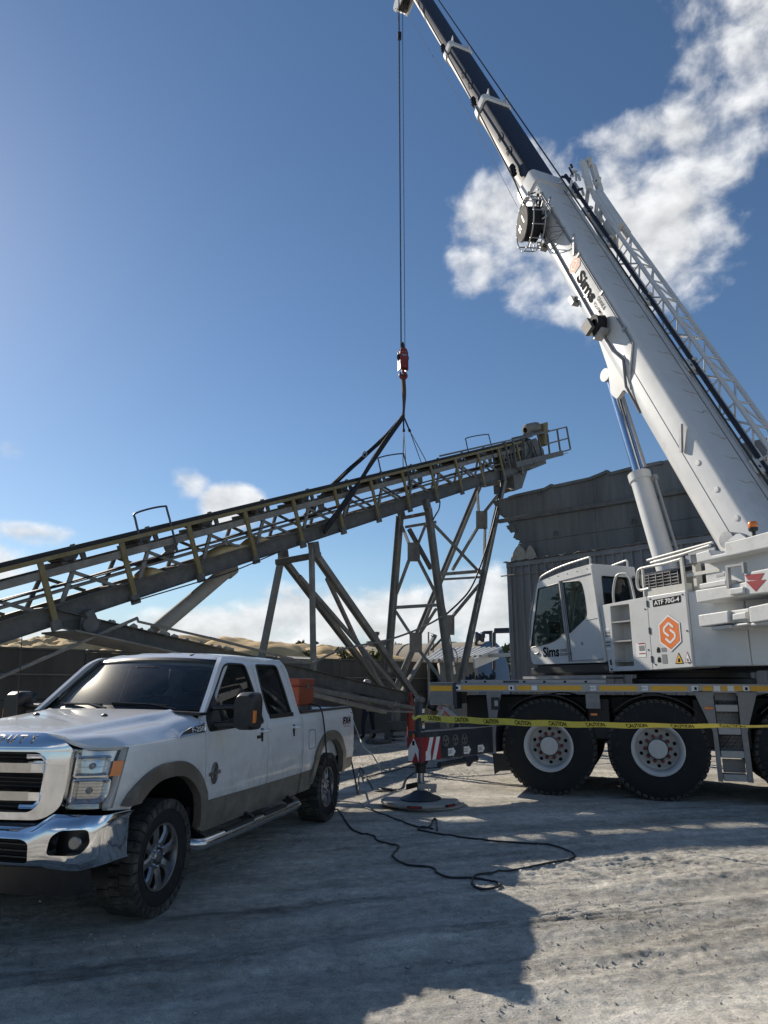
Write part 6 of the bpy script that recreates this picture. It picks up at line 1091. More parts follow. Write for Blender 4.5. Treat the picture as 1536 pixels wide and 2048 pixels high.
    cabm = bool_mb(MB().prism(side, lambda a, z, q: (a, bl - (bl - br) * q, z)), [('DIFFERENCE', MB().prism(inner, lambda a, z, q: (a, bl - .035 - (bl - br - .07) * q, z)))] + [('DIFFERENCE', MB().prism(p, lambda a, z, q: (a, -.2 + 2 * q, z))) for p in (fw, dw)] + [('DIFFERENCE', MB().prism(rw, lambda b, z, q: (.4 + .55 * q, b, z))), ('DIFFERENCE', MB().prism(fr_, lambda b, z, q: (2.15 + 1.2 * q, b, z)))])
    cab = build('operator_cab', cabm, Wm, t, SU, smooth=25)
    for p, nm in ((fw, 'front_side_pane'), (dw, 'door_pane')):
        for b in (bl - .012, br + .012): build(nm, MB().add([(a, b, z) for a, z in p], [tuple(range(len(p)))]), M['glass_c'], cab, SU, recalc=False, smooth=None)
        build('pane_seal', MB().tube([(a, bl - .004, z) for a, z in p], .012, 6, closed=True), M['plast'], cab, SU)
    build('rear_pane', MB().add([(.665 + .20 * (z - 2.08) / 1.75, b, z) for b, z in rw], [tuple(range(len(rw)))]), M['glass_t'], cab, SU, recalc=False, smooth=None); fa = lambda z: np.interp(z, [2.1, 2.25, 2.9, 3.70], [2.82, 2.85, 2.78, 2.50]) - .02; build('front_pane', MB().grid([[(fa(z), b, z) for z in np.linspace(2.30, 3.58, 8)] for b in (.44, .8, 1.20)]), M['glass_c'], cab, SU, recalc=False)
    for a0, z0_, a1, z1_ in ((1.765, 3.635, 1.60, 2.12),): build('door_frame_post', MB().bar((a0, 1.302, z0_), (a1, 1.302, z1_), .03, .06, (0, 1, 0)), M['alu2'], cab, SU); build('door_gap', MB().bar((a0 - .055, 1.301, z0_), (a1 - .055, 1.301, z1_), .006, .022, (0, 1, 0)), M['black'], cab, SU)
    build('door_rail_top', MB().bar((1.76, 1.302, 3.635), (.80, 1.302, 3.665), .012, .03, (0, 1, 0)), M['alu2'], cab, SU); build('door_rail_bottom', MB().bar((1.62, 1.302, 2.125), (.66, 1.302, 2.14), .015, .03, (0, 1, 0)), M['alu2'], cab, SU); build('door_seam', MB().bar((1.05, 1.3015, 2.83), (.71, 1.3015, 2.85), .004, .008, (0, 1, 0)), M['black'], cab, SU)
    build('door_lock', MB().lathe([(.03, 0), (.028, .012), (0, .014)], SU.w(1.22, 1.301, 2.43), SU.b, 12), M['alu2'], cab); hx = build('grab_recess', MB().prism(rpoly([(2.70, 2.24), (2.55, 2.24), (2.55, 2.37), (2.70, 2.37)], .04, 3), lambda a, z, q: (a, 1.3005 + .004 * q, z)), M['rail'], cab, SU); build('grab_handle', MB().tube([SU.w(2.69, 1.315, 2.30), SU.w(2.62, 1.325, 2.285), SU.w(2.56, 1.315, 2.31)], .014, 6), M['plast'], cab)
    letters('Sims', 'cab_lettering', M['blackp'], cab, SU.w(2.43, 1.3035, 2.215), R_, U_, .20, .52, .035); letters('CRANE &', 'cab_small_lettering', M['blackp'], cab, SU.w(1.88, 1.3035, 2.30), R_, U_, .055, .27, .01); letters('EQUIPMENT', 'cab_small_lettering', M['blackp'], cab, SU.w(1.88, 1.3035, 2.222), R_, U_, .055, .36, .01)
    for b in (1.26, .40):
        P = [(2.50, b, 3.70), (2.45, b, 3.79), (2.2, b, 3.86), (1.72, b, 3.925), (1.0, b, 3.965), (.90, b, 3.955), (.90, b, 3.84)] if b > 1 else [(1.5, b, 3.80), (1.45, b, 3.90), (1.0, b, 3.96), (.90, b, 3.95), (.90, b, 3.84)]; build('roof_rail', MB().tube(crom(P, 4), .017, 8), M['rail'], cab, SU)
    for k, q in enumerate(np.linspace(2.40, .95, 6)): build('roof_rivet', MB().lathe([(.012, 0), (.01, .006), (0, .007)], SU.w(q, 1.301, 3.725 + .03 * (2.4 - q) / 1.45), SU.b, 8), M['greyp'], cab)
    build('roof_gutter', MB().bar((.80, 1.312, 3.80), (.60, 1.312, 2.10), .025, .06, (0, 1, 0)), M['cwhite'], cab, SU); build('front_wiper_bar', MB().tube([SU.w(2.90, 1.28, 2.45), SU.w(2.86, 1.29, 3.0), SU.w(2.56, 1.29, 3.68)], .012, 6), M['alu2'], cab)
    build('operator_seat', MB().box((1.25, .60, 2.35), (1.75, 1.08, 2.52)).box((1.12, .62, 2.5), (1.28, 1.06, 3.15)), M['seat'], cab, SU, bev=.05, seg=2); build('console', MB().box((2.2, .55, 2.15), (2.55, 1.1, 2.62)), M['plast'], cab, SU, bev=.03); build('joystick', MB().tube([SU.w(1.95, 1.12, 2.5), SU.w(1.98, 1.12, 2.78)], .02, 6), M['plast'], cab); build('monitor', MB().box((2.30, .95, 2.68), (2.34, 1.2, 2.9)), M['plast'], cab, SU)
    build('cab_plinth', MB().box((.62, .36, 1.90), (2.72, 1.26, 2.075)), M['plast'], t, SU, bev=.02); build('cab_walkway', MB().box((.55, 1.0, 1.80), (3.05, 1.36, 1.835)), M['alu'], t, SU); build('walkway_edge', MB().bar((.55, 1.37, 1.83), (3.05, 1.37, 1.83), .02, .05), M['alu2'], t, SU)
    build('step_grab_loop', MB().tube(crom([SU.w(*q) for q in ((.36, 1.24, 3.0), (.37, 1.24, 3.25), (.27, 1.24, 3.52), (.12, 1.22, 3.56), (.0, 1.2, 3.50), (-.05, 1.18, 3.25), (-.06, 1.16, 3.0))], 5), .021, 8), M['rail'], t)
    # railing and machinery behind the panel
    RT = lambda pts, r=.024: MB().tube(crom([onplane(u, v, SU.w(0, b, 0), SU.b) for u, v, b in pts], 5), r, 8)
    build('hand_rail', RT(((1362, 1118, 1.27), (1330, 1127, 1.27), (1295, 1134, 1.27), (1279, 1139, 1.27), (1275, 1150, 1.27), (1275, 1170, 1.27), (1281, 1180, 1.27), (1298, 1177, 1.27))), M['rail'], t); build('rail_post', MB().bar(SU.w(-.41, 1.27, 3.08), SU.w(-.41, 1.27, 3.60), .035, .035).bar(SU.w(-1.26, 1.27, 3.08), SU.w(-1.25, 1.27, 3.62), .04, .05), M['rail'], t)
    build('folded_rail', RT(((1295, 1121, 1.1), (1340, 1108, 1.1), (1425, 1085, 1.1))).merge(RT(((1302, 1126, 1.2), (1360, 1110, 1.2), (1420, 1091, 1.2)))), M['rail'], t); build('kick_plate', MB().box((-1.29, 1.15, 3.11), (-.44, 1.27, 3.22)), M['rail'], t, SU); build('rail_clamp', MB().box((-1.42, 1.12, 3.50), (-1.30, 1.25, 3.64)), M['steel'], t, SU, bev=.01); build('rail_arm', MB().bar(onplane(1378, 1108, SU.w(0, 1.2, 0), SU.b), onplane(1430, 1098, SU.w(0, 1.2, 0), SU.b), .03, .05), M['alu2'], t)
    build('engine_housing', MB().box((-1.25, .15, 2.9), (.25, .95, 3.55)), M['plast'], t, SU, bev=.03); gb = MB()
    for k in range(8): gb.bar((-.05 - .0, .96, 3.15 + .05 * k), (-.85, .96, 3.15 + .05 * k), .01, .012)
    for k in range(6): gb.bar((-.05 - .16 * k, .965, 3.13), (-.05 - .16 * k, .965, 3.52), .012, .012)
    build('radiator_grille', gb, M['steel'], t, SU); build('rail_lower', MB().bar((-1.28, 1.22, 3.34), (-1.9, 1.22, 3.34), .03, .05), M['rail'], t, SU); build('stay_plate', MB().box((-1.36, 1.0, 3.08), (-1.30, 1.12, 3.56)), M['rail'], t, SU)
    # counterweight
    def cw(name, px, b, mat=M['cwhite2'], bin_=None, bev=.015, par=t):
        P = [tuple(SU.atb(u, v, b)[[0, 2]]) for u, v in px]; return build(name, MB().prism(P, lambda a, z, q: (a, b - (b - (bin_ if bin_ is not None else -b)) * q, z)), mat, par, SU, bev=bev, seg=2)
    hb = lambda a: 1.27 - .36 * (-1.30 - a); build('rear_housing', MB().loft([[(a, hb(a), 1.975), (a, hb(a), 3.08), (a, -.6, 3.08), (a, -.6, 1.975)] for a in (-1.302, -2.05)]), Wm, t, SU, bev=.012); build('rear_housing', MB().loft([[(a, hb(a), 1.975), (a, hb(a), 3.08), (a, -.6, 3.08), (a, -.6, 1.975)] for a in (-2.062, -3.0)]), Wm, t, SU, bev=.012)
    cw('winch_housing', ((1408, 1122), (1660, 1060), (1660, 1150), (1413, 1170)), 1.22, M['cwhite']); c1 = cw('counterweight_top_plate', ((1391, 1107), (1418, 1099), (1423, 1111), (1449, 1106), (1449, 1085), (1493, 1075), (1660, 1028), (1660, 1068), (1394, 1126)), 1.45)
    cw('lifting_eye_plate', ((1453, 1083), (1472, 1068), (1480, 1067), (1493, 1076)), 1.05, M['cwhite'], 1.0, 0)
    cw('counterweight_slab', ((1390, 1181), (1453, 1171), (1660, 1132), (1660, 1168), (1455, 1196), (1394, 1206)), 1.47); cw('counterweight_step', ((1398, 1168), (1452, 1158), (1452, 1170), (1399, 1178)), 1.42, bin_=.9); cw('counterweight_lower_slab', ((1396, 1230), (1456, 1221), (1457, 1246), (1399, 1254)), 1.47); cw('counterweight_lower_block', ((1497, 1214), (1660, 1180), (1660, 1222), (1500, 1246)), 1.49); cw('counterweight_lower_link', ((1456, 1222), (1498, 1216), (1499, 1244), (1457, 1246)), 1.40); cw('counterweight_pocket_pad', ((1464, 1228), (1492, 1223), (1493, 1238), (1465, 1241)), 1.45, bin_=1.38); cw('counterweight_skirt', ((1422, 1253), (1460, 1249), (1460, 1256), (1423, 1261)), 1.43, bin_=.8); cw('counterweight_skirt', ((1467, 1248), (1495, 1245), (1496, 1250), (1468, 1254)), 1.43, bin_=.8); cw('counterweight_skirt', ((1501, 1246), (1660, 1224), (1660, 1236), (1502, 1252)), 1.44, bin_=.8)
    cw('chevron_block', ((1488, 1146), (1660, 1112), (1660, 1172), (1492, 1190)), 1.50); cw('latch_frame', ((1450, 1131), (1485, 1126), (1486, 1130), (1455, 1135), (1458, 1176), (1453, 1177)), 1.52, M['alu2'], 1.46, 0); cw('latch_bar', ((1482, 1124), (1486, 1124), (1488, 1145), (1484, 1146)), 1.53, M['alu2'], 1.46, 0); cw('latch_pad', ((1458, 1177), (1487, 1173), (1487, 1186), (1459, 1191)), 1.53); cw('latch_label', ((1432, 1150), (1448, 1146), (1448, 1151), (1433, 1155)), 1.225, M['alu2'], 1.215, 0)
    for px, nm in ((((1489, 1150), (1528, 1146), (1520, 1160), (1496, 1160)), 'red_chevron'), (((1492, 1163), (1532, 1159), (1511, 1183)), 'red_chevron')): cw(nm, px, 1.504, M['redp'], 1.502, 0)
    bc = onplane(1507, 1062, SU.w(0, 1.3, 0), SU.b); bk = build('beacon', MB().lathe([(.025, -.08), (.025, -.015), (.056, .0), (.064, .02), (.064, .045), (0, .045)], bc, (0, 0, 1), 20), M['plast'], t); build('beacon_lens', MB().lathe([(.060, .045), (.066, .06), (.064, .105), (.052, .131), (0, .139)], bc, (0, 0, 1), 20), M['amber'], bk)
    # ---- boom
    def ring(hw, top, bot, rc, n=10):
        P = []
        for q in np.linspace(0, PI / 2, 5): P.append((top - rc + rc * math.sin(q), hw - rc + rc * math.cos(q)))
        for q in np.linspace(PI / 2, PI, 5): P.append((top - rc + rc * math.sin(q), -hw + rc + rc * math.cos(q)))
        mid = bot + (top - bot) * .40
        for q in np.linspace(PI, 2 * PI, 16): P.append((mid + (mid - bot) * math.sin(q), hw * math.cos(q) * (1.0 if abs(math.cos(q)) > .99 else .985)))
        return P
    def sect(name, d0, d1, dims, mat, par=t, n=6): return build(name, MB().loft([[(d_, u, s_) for u, s_ in ring(*dims)] for d_ in np.linspace(d0, d1, n)]), mat, par, BM, smooth=28)
    S1, S2, S3, S4 = (.48, .31, -.60, .10), (.415, .245, -.415, .085), (.365, .20, -.35, .075), (.315, .155, -.29, .065)
    b1 = sect('boom_base_section', -.55, 11.1, S1, Wm); sect('boom_end_collar', 10.75, 11.25, (.52, .35, -.65, .12), Wm, b1)
    for nm, d0, d1, S_, nx in (('boom_section', 11.0, 15.8, S2, S3), ('boom_section', 15.6, 20.1, S3, S4), ('boom_section', 19.9, 27.6, S4, None)):
        o = sect(nm, d0, d1, S_, M['cgrey'])
        if nx:
            C_ = tuple(np.array(S_) + (.05, .05, -.05, .02)); build('boom_collar', MB().loft([[(d1 + e, u, s_) for u, s_ in ring(*tuple(np.array(C_) + (k, k, -k, 0)))] for e, k in ((-.20, -.05), (-.16, 0), (.10, 0), (.14, -.05))]), M['cwhite'], o, BM, smooth=28)
            for s_ in (.30, -.30): build('collar_fin', MB().prism([(d1 - .15, C_[1]), (d1 + .1, C_[1]), (d1 + .16, C_[1] + .14)], lambda x, y, q: (x, y, s_ + .03 * q)), M['cwhite'], o, BM)
            for e in (1.1, 1.9): c = BM((d1 - 1.0 - e, -.02, S_[0] + .003))[0]; build('lock_port', MB().tube(crom([c + BD * .16 + BU * .0, c + BD * .10 + BU * .12, c - BD * .10 + BU * .14, c - BD * .22 + BU * .02], 4), .013, 6).obox(c - BU * .02, BD * .09, BU * .035, BS * .004), M['black'], o)
    # boom side cable tray, feed rope, brackets
    build('feed_cable', MB().tube([BM(q)[0] for q in ((10.3, -.25, .62), (11.6, -.18, .56), (16, -.10, .48), (20.2, -.06, .42), (27, -.02, .37))], .022, 6), M['rope'], t)
    for d_, s_ in ((11.9, .52), (16.1, .47), (20.3, .41)):
        for k in range(3): build('cable_guide', MB().lathe([(.03, -.06), (.075, -.05), (.075, .05), (.03, .06)], BM((d_ + .11 * k, -.12 + .03 * k, s_))[0], BS + BU * .5, 10), K, t)
    build('hoist_rope', MB().tube([BM(q)[0] for q in ((-.3, .55, -.1), (11, .52, -.1), (27.6, .40, -.08))], .018, 6), M['rope'], t); build('hoist_line', MB().tube([BM(q)[0] for q in ((11.3, -.66, .30), (16, -.55, .3), (27.4, -.9, .05))], .006, 5), M['rope'], t)
    for d_, u in ((2.2, -.07), (7.95, .13)): build('side_stop', MB().bar(BM((d_ - .24, u, .52))[0], BM((d_ + .16, u + .28, .54))[0], .05, .05, BS), M['alu2'], b1)
    for d_ in np.arange(.35, 1.9, .62): build('boom_plug', MB().lathe([(.05, 0), (.045, .012), (0, .014)], BM((d_, .05 + .06 * (1.9 - d_), .482))[0], BS, 14), M['cwhite2'], b1)
    build('weld_seam', MB().bar(BM((-.4, -.09, .481))[0], BM((4.6, -.09, .481))[0], .004, .012, BS), M['greyp'], b1)
    for u_ in (.20, .235): build('hydraulic_pipe', MB().tube([BM(q)[0] for q in ((10.3, u_, .50), (4.75, u_, .50), (4.55, u_ - .02, .50), (4.15, u_ - .36, .50), (3.9, u_ - .56, .45))], .013, 6), M['alu2'], b1)
    for d_ in (10.2, 9.0, 7.6, 6.2, 5.0): build('pipe_clamp', MB().obox(BM((d_, .215, .505))[0], BD * .03, BU * .05, BS * .018), M['alu2'], b1)
    build('cable_trunk', MB().tube([BM(q)[0] for q in ((10.0, -.21, .495), (6.0, -.25, .49), (4.9, -.24, .495), (4.5, -.14, .505), (4.0, -.38, .50), (3.4, -.48, .38))], .028, 6), M['greyp'], b1)
    # reels
    def reel(c, ax, r, w, disc, par): 
        o = build('cable_reel', MB().lathe([(r * .55, -w / 2), (r, -w / 2), (r, -w / 2 + .03), (r * .93, -w / 2 + .03), (r * .93, w / 2 - .03), (r, w / 2 - .03), (r, w / 2), (r * .55, w / 2)], c, ax, 36), M['black'], par); build('reel_disc', MB().lathe([(0, w / 2 + .012), (disc, w / 2 + .012), (disc, w / 2), (0, w / 2)], c, ax, 32), M['black'], o); return o
    c = BM((9.55, -.26, .80))[0]; ax = BS * .95 + BD * .08 - BU * .25; ax = ax / np.linalg.norm(ax); ro = reel(c, ax, .42, .34, .40, t); x = np.cross(ax, BD); x /= np.linalg.norm(x); y = np.cross(ax, x)
    for off, r in ((-.18, .60), (.10, .60)): build('reel_guard_ring', MB().tube([c + ax * off + r * (x * math.cos(q) + y * math.sin(q)) for q in np.linspace(0, 2 * PI, 30, endpoint=False)], .016, 6, closed=True), M['alu2'], ro)
    for q in np.linspace(0, 2 * PI, 12, endpoint=False): e = x * math.cos(q) + y * math.sin(q); build('reel_guard_bar', MB().bar(c + e * .60 - ax * .2, c + e * .60 + ax * .12, .02, .02).bar(c + e * .44 - ax * .17, c + e * .60 - ax * .17, .02, .02), M['alu2'], ro)
    build('reel_bracket', MB().bar(c - ax * .18, BM((9.7, -.1, .45))[0], .22, .10, BD).bar(c - ax * .17 + y * .3, BM((10.4, .15, .45))[0], .06, .10, BD).bar(c - ax * .17 - y * .45, BM((9.0, -.35, .4))[0], .05, .08, BD), K, ro)
    for k in range(16): p = BM((9.2 + 1.6 * rng.random(), -.45 + .8 * rng.random(), .52 + .25 * rng.random()))[0]; build('reel_fitting', MB().bar(p, p + rng.normal(size=3) * .11, .03, .03), (K, M['alu2'], M['cwhite2'])[k % 3], ro)
    for k in range(4): build('bracket_hoop', MB().tube(crom([BM((9.0 + .1 * k, -.1, .50))[0], BM((8.75 + .08 * k, -.2 + .08 * k, .62))[0], BM((8.5 + .05 * k, -.05 + .1 * k, .64))[0], BM((8.55, .15 + .05 * k, .52))[0]], 5), .010, 5), M['greyp'], ro)
    build('reel_label', MB().obox(c + ax * .19 - x * .12, x * .02, y * .14, ax * .001).obox(c + ax * .19 + x * .10, x * .02, y * .09, ax * .001).obox(c + ax * .19 + x * .18, x * .02, y * .09, ax * .001), M['rail'], ro)
    c = BM((5.58, -.17, .62))[0]; r2 = reel(c, BS * .93 - BU * .2 + BD * .1, .22, .20, .02, t); build('reel_box', MB().obox(c + BS * .17 - BU * .09 + BD * .02, BD * .15, BU * .12, BS * .045), M['cvbeam'], r2, bev=.01); build('reel_foot', MB().obox(c - BD * .25 - BU * .02, BD * .025, BU * .15, BS * .10), M['alu2'], r2, bev=.006)
    for d_, u in ((9.15, -.52), (6.95, -.50)): build('boom_belly_lamp', MB().obox(BM((d_, u, .42))[0], BD * .12, BU * .05, BS * .09).bar(BM((d_, u, .42))[0], BM((d_ - .4, -.1, .5))[0], .02, .02), M['alu2'], b1)
    # lettering on the boom side
    hexlogo(BM((7.55, .0, .485))[0], .205, -BD, BU, BS, b1, M['whitep'], M['orangep']); letters('Sims', 'boom_lettering', M['blackp'], b1, BM((7.24, -.15, .487))[0], -BD, BU, .27, .92, .035)
    letters('CRANE &', 'boom_small_lettering', M['blackp'], b1, BM((6.26, .03, .487))[0], -BD, BU, .085, .40, .01); letters('EQUIPMENT', 'boom_small_lettering', M['blackp'], b1, BM((6.26, -.11, .487))[0], -BD, BU, .085, .54, .01)
    # drip stains and seams on the boom back are real seam strips
    build('boom_top_seam', MB().bar(BM((.4, .312, -.26))[0], BM((10.6, .312, -.26))[0], .02, .006, BU), M['cvbeam'], b1)
    for k, d_ in enumerate(np.arange(1.0, 10.4, .55)):
        s0 = .08 + .10 * rng.random(); P = crom([BM((d_ + .05, .3115, s0))[0], BM((d_, .3115, -.02))[0], BM((d_ + .04 * rng.normal(), .3115, -.14))[0], BM((d_ - .03, .3115, -.24))[0]], 5); build('grease_run', MB().tube(P, [.003 + .009 * rng.random() * math.sin(i / (len(P) - 1) * PI) for i in range(len(P))], 5), M['pad'], b1)
    # lift cylinder
    pl = lambda u, v, s_=.05: onplane(u, v, BA + BS * s_, BS); top, mid, bot = pl(1220, 752), pl(1278, 948), pl(1338, 1125); dr = (mid - top) / np.linalg.norm(mid - top); bot2 = mid + dr * 3.4
    rd_ = build('lift_rod', MB().cyl(top, mid + dr * .3, .105, n=28), M['steelrod'], t); lb = build('lift_cylinder', MB().lathe([(.12, -.02), (.215, 0), (.215, .16), (.19, .18), (.19, 3.3), (.1, 3.4)], mid, dr, 32), Wm, t, smooth=35); build('cylinder_line', MB().cyl(mid + BS * -.12 + dr * .25 - BU * -.24, mid + BS * -.12 + dr * 3.2 - BU * -.24, .025, n=8).obox(mid + dr * .25 + BU * .23 - BS * .12, dr * .05, BU * .05, BS * .05), M['alu2'], lb); build('rod_line', MB().cyl(top + BU * .16 + dr * .15, mid + BU * .20, .035, n=10), M['alu2'], rd_)
    hd_ = build('lift_bracket', MB().prism(rpoly([(5.9, -.44), (4.9, -.62), (4.35, -.86), (4.12, -.80), (4.15, -.55), (3.6, -.44)], .06, 3), lambda x, y, q: (x, y, .36 - .10 * q)).prism(rpoly([(5.9, -.44), (4.9, -.62), (4.35, -.86), (4.12, -.80), (4.15, -.55), (3.6, -.44)], .06, 3), lambda x, y, q: (x, y, -.26 - .10 * q)), Wm, t, BM, smooth=None); build('lift_pin', MB().cyl(top + BS * .10, top - BS * .30, .09, n=20).lathe([(.14, -.14), (.14, .14)], top, BS, 22), Wm, hd_)
    # lattice jib stowed along the right side
    CH = [(.20, -.62), (.20, -1.0), (.62, -.62), (.62, -1.0)]; J0, J1 = .9, 8.6; jb = thing_part = build('jib_chord', MB().cyl(BM((J0, *CH[0]))[0], BM((J1, *CH[0]))[0], .045, n=10), Wm, t)
    for u, s_ in CH[1:]: build('jib_chord', MB().cyl(BM((J0, u, s_))[0], BM((J1, u, s_))[0], .045, n=10), Wm, t)
    k = 0
    for d_ in np.arange(J0, J1 - .4, .62):
        for (p, q) in ((CH[0], CH[2]), (CH[1], CH[3]), (CH[2], CH[3])): 
            p_, q_ = (p, q) if k % 2 else (q, p); build('jib_lacing', MB().cyl(BM((d_, *p_))[0], BM((d_ + .62, *q_))[0], .02, n=6), Wm, t)
        build('jib_frame', MB().cyl(BM((d_, *CH[2]))[0], BM((d_, *CH[3]))[0], .018, n=6).cyl(BM((d_, *CH[0]))[0], BM((d_, *CH[2]))[0], .018, n=6), Wm, t); k += 1
    jh = [build('jib_head', MB().bar(BM((8.5, .62, s_))[0], BM((10.2, .70, s_ * .9))[0], .07, .12, BS).bar(BM((8.5, .2, s_))[0], BM((9.9, .34, s_ * .9))[0], .06, .10, BS).bar(BM((10.2, .70, s_ * .9))[0], BM((11.0, .95, s_ * .85))[0], .09, .16, BS).bar(BM((9.9, .34, s_ * .9))[0], BM((10.3, .72, s_ * .9))[0], .05, .08, BS).bar(BM((9.0, .25, s_))[0], BM((9.5, .66, s_))[0], .05, .07, BS).prism([(8.4, .16), (9.0, .22), (9.0, .64), (8.4, .66)], lambda x, y, q: BM((x, y, s_ + .03 * q))[0]), Wm, t) for s_ in (-.66, -1.0)]; build('jib_sheave', MB().lathe([(.03, -.03), (.13, -.035), (.11, 0), (.13, .035), (.03, .03)], BM((11.0, .97, -.7))[0], BS, 18), M['cwhite2'], t); build('jib_sheave', MB().lathe([(.03, -.03), (.11, -.035), (.09, 0), (.11, .035), (.03, .03)], BM((10.3, .86, -.75))[0], BS, 18), M['cwhite2'], t); build('jib_cylinder', MB().cyl(BM((8.7, .58, -.85))[0], BM((10.1, .64, -.8))[0], .13, n=18), Wm, t)
    build('jib_pendant', MB().tube([BM(q)[0] for q in ((11.3, .43, -.50), (9.0, .42, -.53), (0.2, .40, -.58))], .045, 6), M['cgrey'], t)
    for d_ in (1.4, 4.0, 6.1, 8.3, 9.6, 10.5):
        br_ = build('jib_bracket', MB().obox(BM((d_, .36, -.52))[0], BD * .14, BU * .045, BS * .13).obox(BM((d_ + .1, .40, -.58))[0], BD * .03, BU * .09, BS * .05), Wm, t, bev=.01); build('bracket_hole', MB().lathe([(.03, 0), (.03, .004), (0, .004)], BM((d_ - .05, .405, -.45))[0], BU, 10), M['black'], br_)
    for k in range(22): p = BM((10.0 + 1.2 * rng.random(), .34 + .45 * rng.random(), -.1 - .85 * rng.random()))[0]; build('jib_fitting', MB().bar(p, p + rng.normal(size=3) * .12 + BD * .1, .05, .04), (Wm, M['cwhite2'], K)[k % 3], t)
    for k in range(12): p = BM((.6 + 1.2 * rng.random(), .34 + .3 * rng.random(), -.55 - .4 * rng.random()))[0]; build('jib_fitting', MB().bar(p, p + rng.normal(size=3) * .08 + BD * .15, .05, .05), (K, M['alu2'])[k % 2], t)
    build('jib_foot_plate', MB().prism(rpoly([(.1, .15), (1.5, .20), (1.9, .7), (1.2, .85), (.35, .62)], .06, 3), lambda x, y, q: (x, y, -1.03 - .05 * q)), Wm, t, BM); build('pull_ring', MB().tube([BM((-.25 + .10 * math.cos(q), .50 + .10 * math.sin(q), -.62))[0] for q in np.linspace(0, 2 * PI, 14, endpoint=False)], .008, 5, closed=True), M['rope'], t)
    # head sheaves, fall ropes, limit switch weight
    SHV = onplane(803, 8, BA, BS); hs = build('boom_head', MB().prism(rpoly([(26.8, .15), (27.9, .25), (28.3, -.4), (28.15, -1.2), (27.6, -1.2), (27.3, -.45), (26.8, -.28)], .08, 3), lambda x, y, q: (x, y, .24 - .05 * q)).prism(rpoly([(26.8, .15), (27.9, .25), (28.3, -.4), (28.15, -1.2), (27.6, -1.2), (27.3, -.45), (26.8, -.28)], .08, 3), lambda x, y, q: (x, y, -.24 - .05 * q)), M['cwhite'], t, BM)
    for k in range(6): build('head_sheave', MB().lathe([(.06, -.03), (.27, -.035), (.30, -.03), (.255, 0), (.30, .03), (.27, .035), (.06, .03)], SHV + BS * (-.20 + .08 * k), BS, 28), M['cvbeam'], hs)
    for k in range(7): build('rope_keeper', MB().cyl(SHV - UPZ * .30 + SU.a * .05 + BS * (-.24 + .08 * k), SHV - UPZ * .30 + SU.a * .05 + BS * (-.21 + .08 * k), .018, n=8), M['alu2'], hs)
    tp_ = HK + UPZ * .62
    for k, e in enumerate((-.085, .055, .085)): s0 = np.array([tp_[0] + .06 * e, tp_[1], SHV[2] - .25]) + BS * e; build('fall_rope', MB().tube([s0 + (0, 0, .1), np.array([tp_[0], tp_[1], tp_[2] + .25]) + BS * e * .9], .013, 6), M['rope'], t)
    wz = at_depth(799, 72, tp_[1]); build('limit_weight', MB().cyl(wz - UPZ * .14, wz + UPZ * .14, .075, n=14), K, t); build('limit_chain', MB().tube([wz + UPZ * .14, SHV - UPZ * .22 + BS * .2], .008, 5), M['rope'], t)
    return t
crane()
def hook():
    c = HK; h = thing('hook_block', 'dark red crane hook block hanging above the slings', 'hook block', HK + UPZ * .12); r_ = SU.b; f = SU.a
    P = rpoly([(-.13, .16), (.13, .16), (.15, .30), (.15, .72), (.09, .86), (-.09, .86), (-.15, .72), (-.15, .30)], .03, 3)
    for k in (-.10, .06): build('cheek_plate', MB().prism(P, lambda x, y, q: c + r_ * x + UPZ * y + f * (k + .04 * q)), M['hookred'], h, bev=.006)
    build('block_sheave', MB().lathe([(.05, -.04), (.2, -.04), (.17, 0), (.2, .04), (.05, .04)], c + UPZ * .55, f, 24), M['cdark'], h); build('rope_socket', MB().lathe([(.05, .84), (.06, .9), (.05, 1.02), (.03, 1.1)], c, (0, 0, 1), 12), M['cdark'], h)
    for x in (-.125, .125): build('side_guard', MB().obox(c + r_ * x + UPZ * .26, r_ * .018, f * .12, UPZ * .18), M['hookred'], h)
    build('shank', MB().cyl(c + UPZ * .02, c + UPZ * .2, .045, n=12), M['hookred'], h); Q = [c + r_ * (.11 * math.cos(q) + .0) + UPZ * (-.08 + .11 * math.sin(q)) for q in np.linspace(PI * .55, PI * 2.28, 20)]; build('hook', MB().tube([c + UPZ * .06] + Q, [.045] + [.045 + .018 * math.sin(i / 19 * PI) - .02 * (i / 19) ** 3 for i in range(20)], 10), M['hookred'], h)
    build('rating_plate', MB().obox(c - f * .105 + UPZ * .60, r_ * .08, UPZ * .03, f * .003), M['steel'], h); build('bolt_row', MB().obox(c - f * .105 + UPZ * .71 + r_ * .05, r_ * .02, UPZ * .012, f * .004).obox(c - f * .105 + UPZ * .71 - r_ * .05, r_ * .02, UPZ * .012, f * .004), M['alu2'], h)
hook()
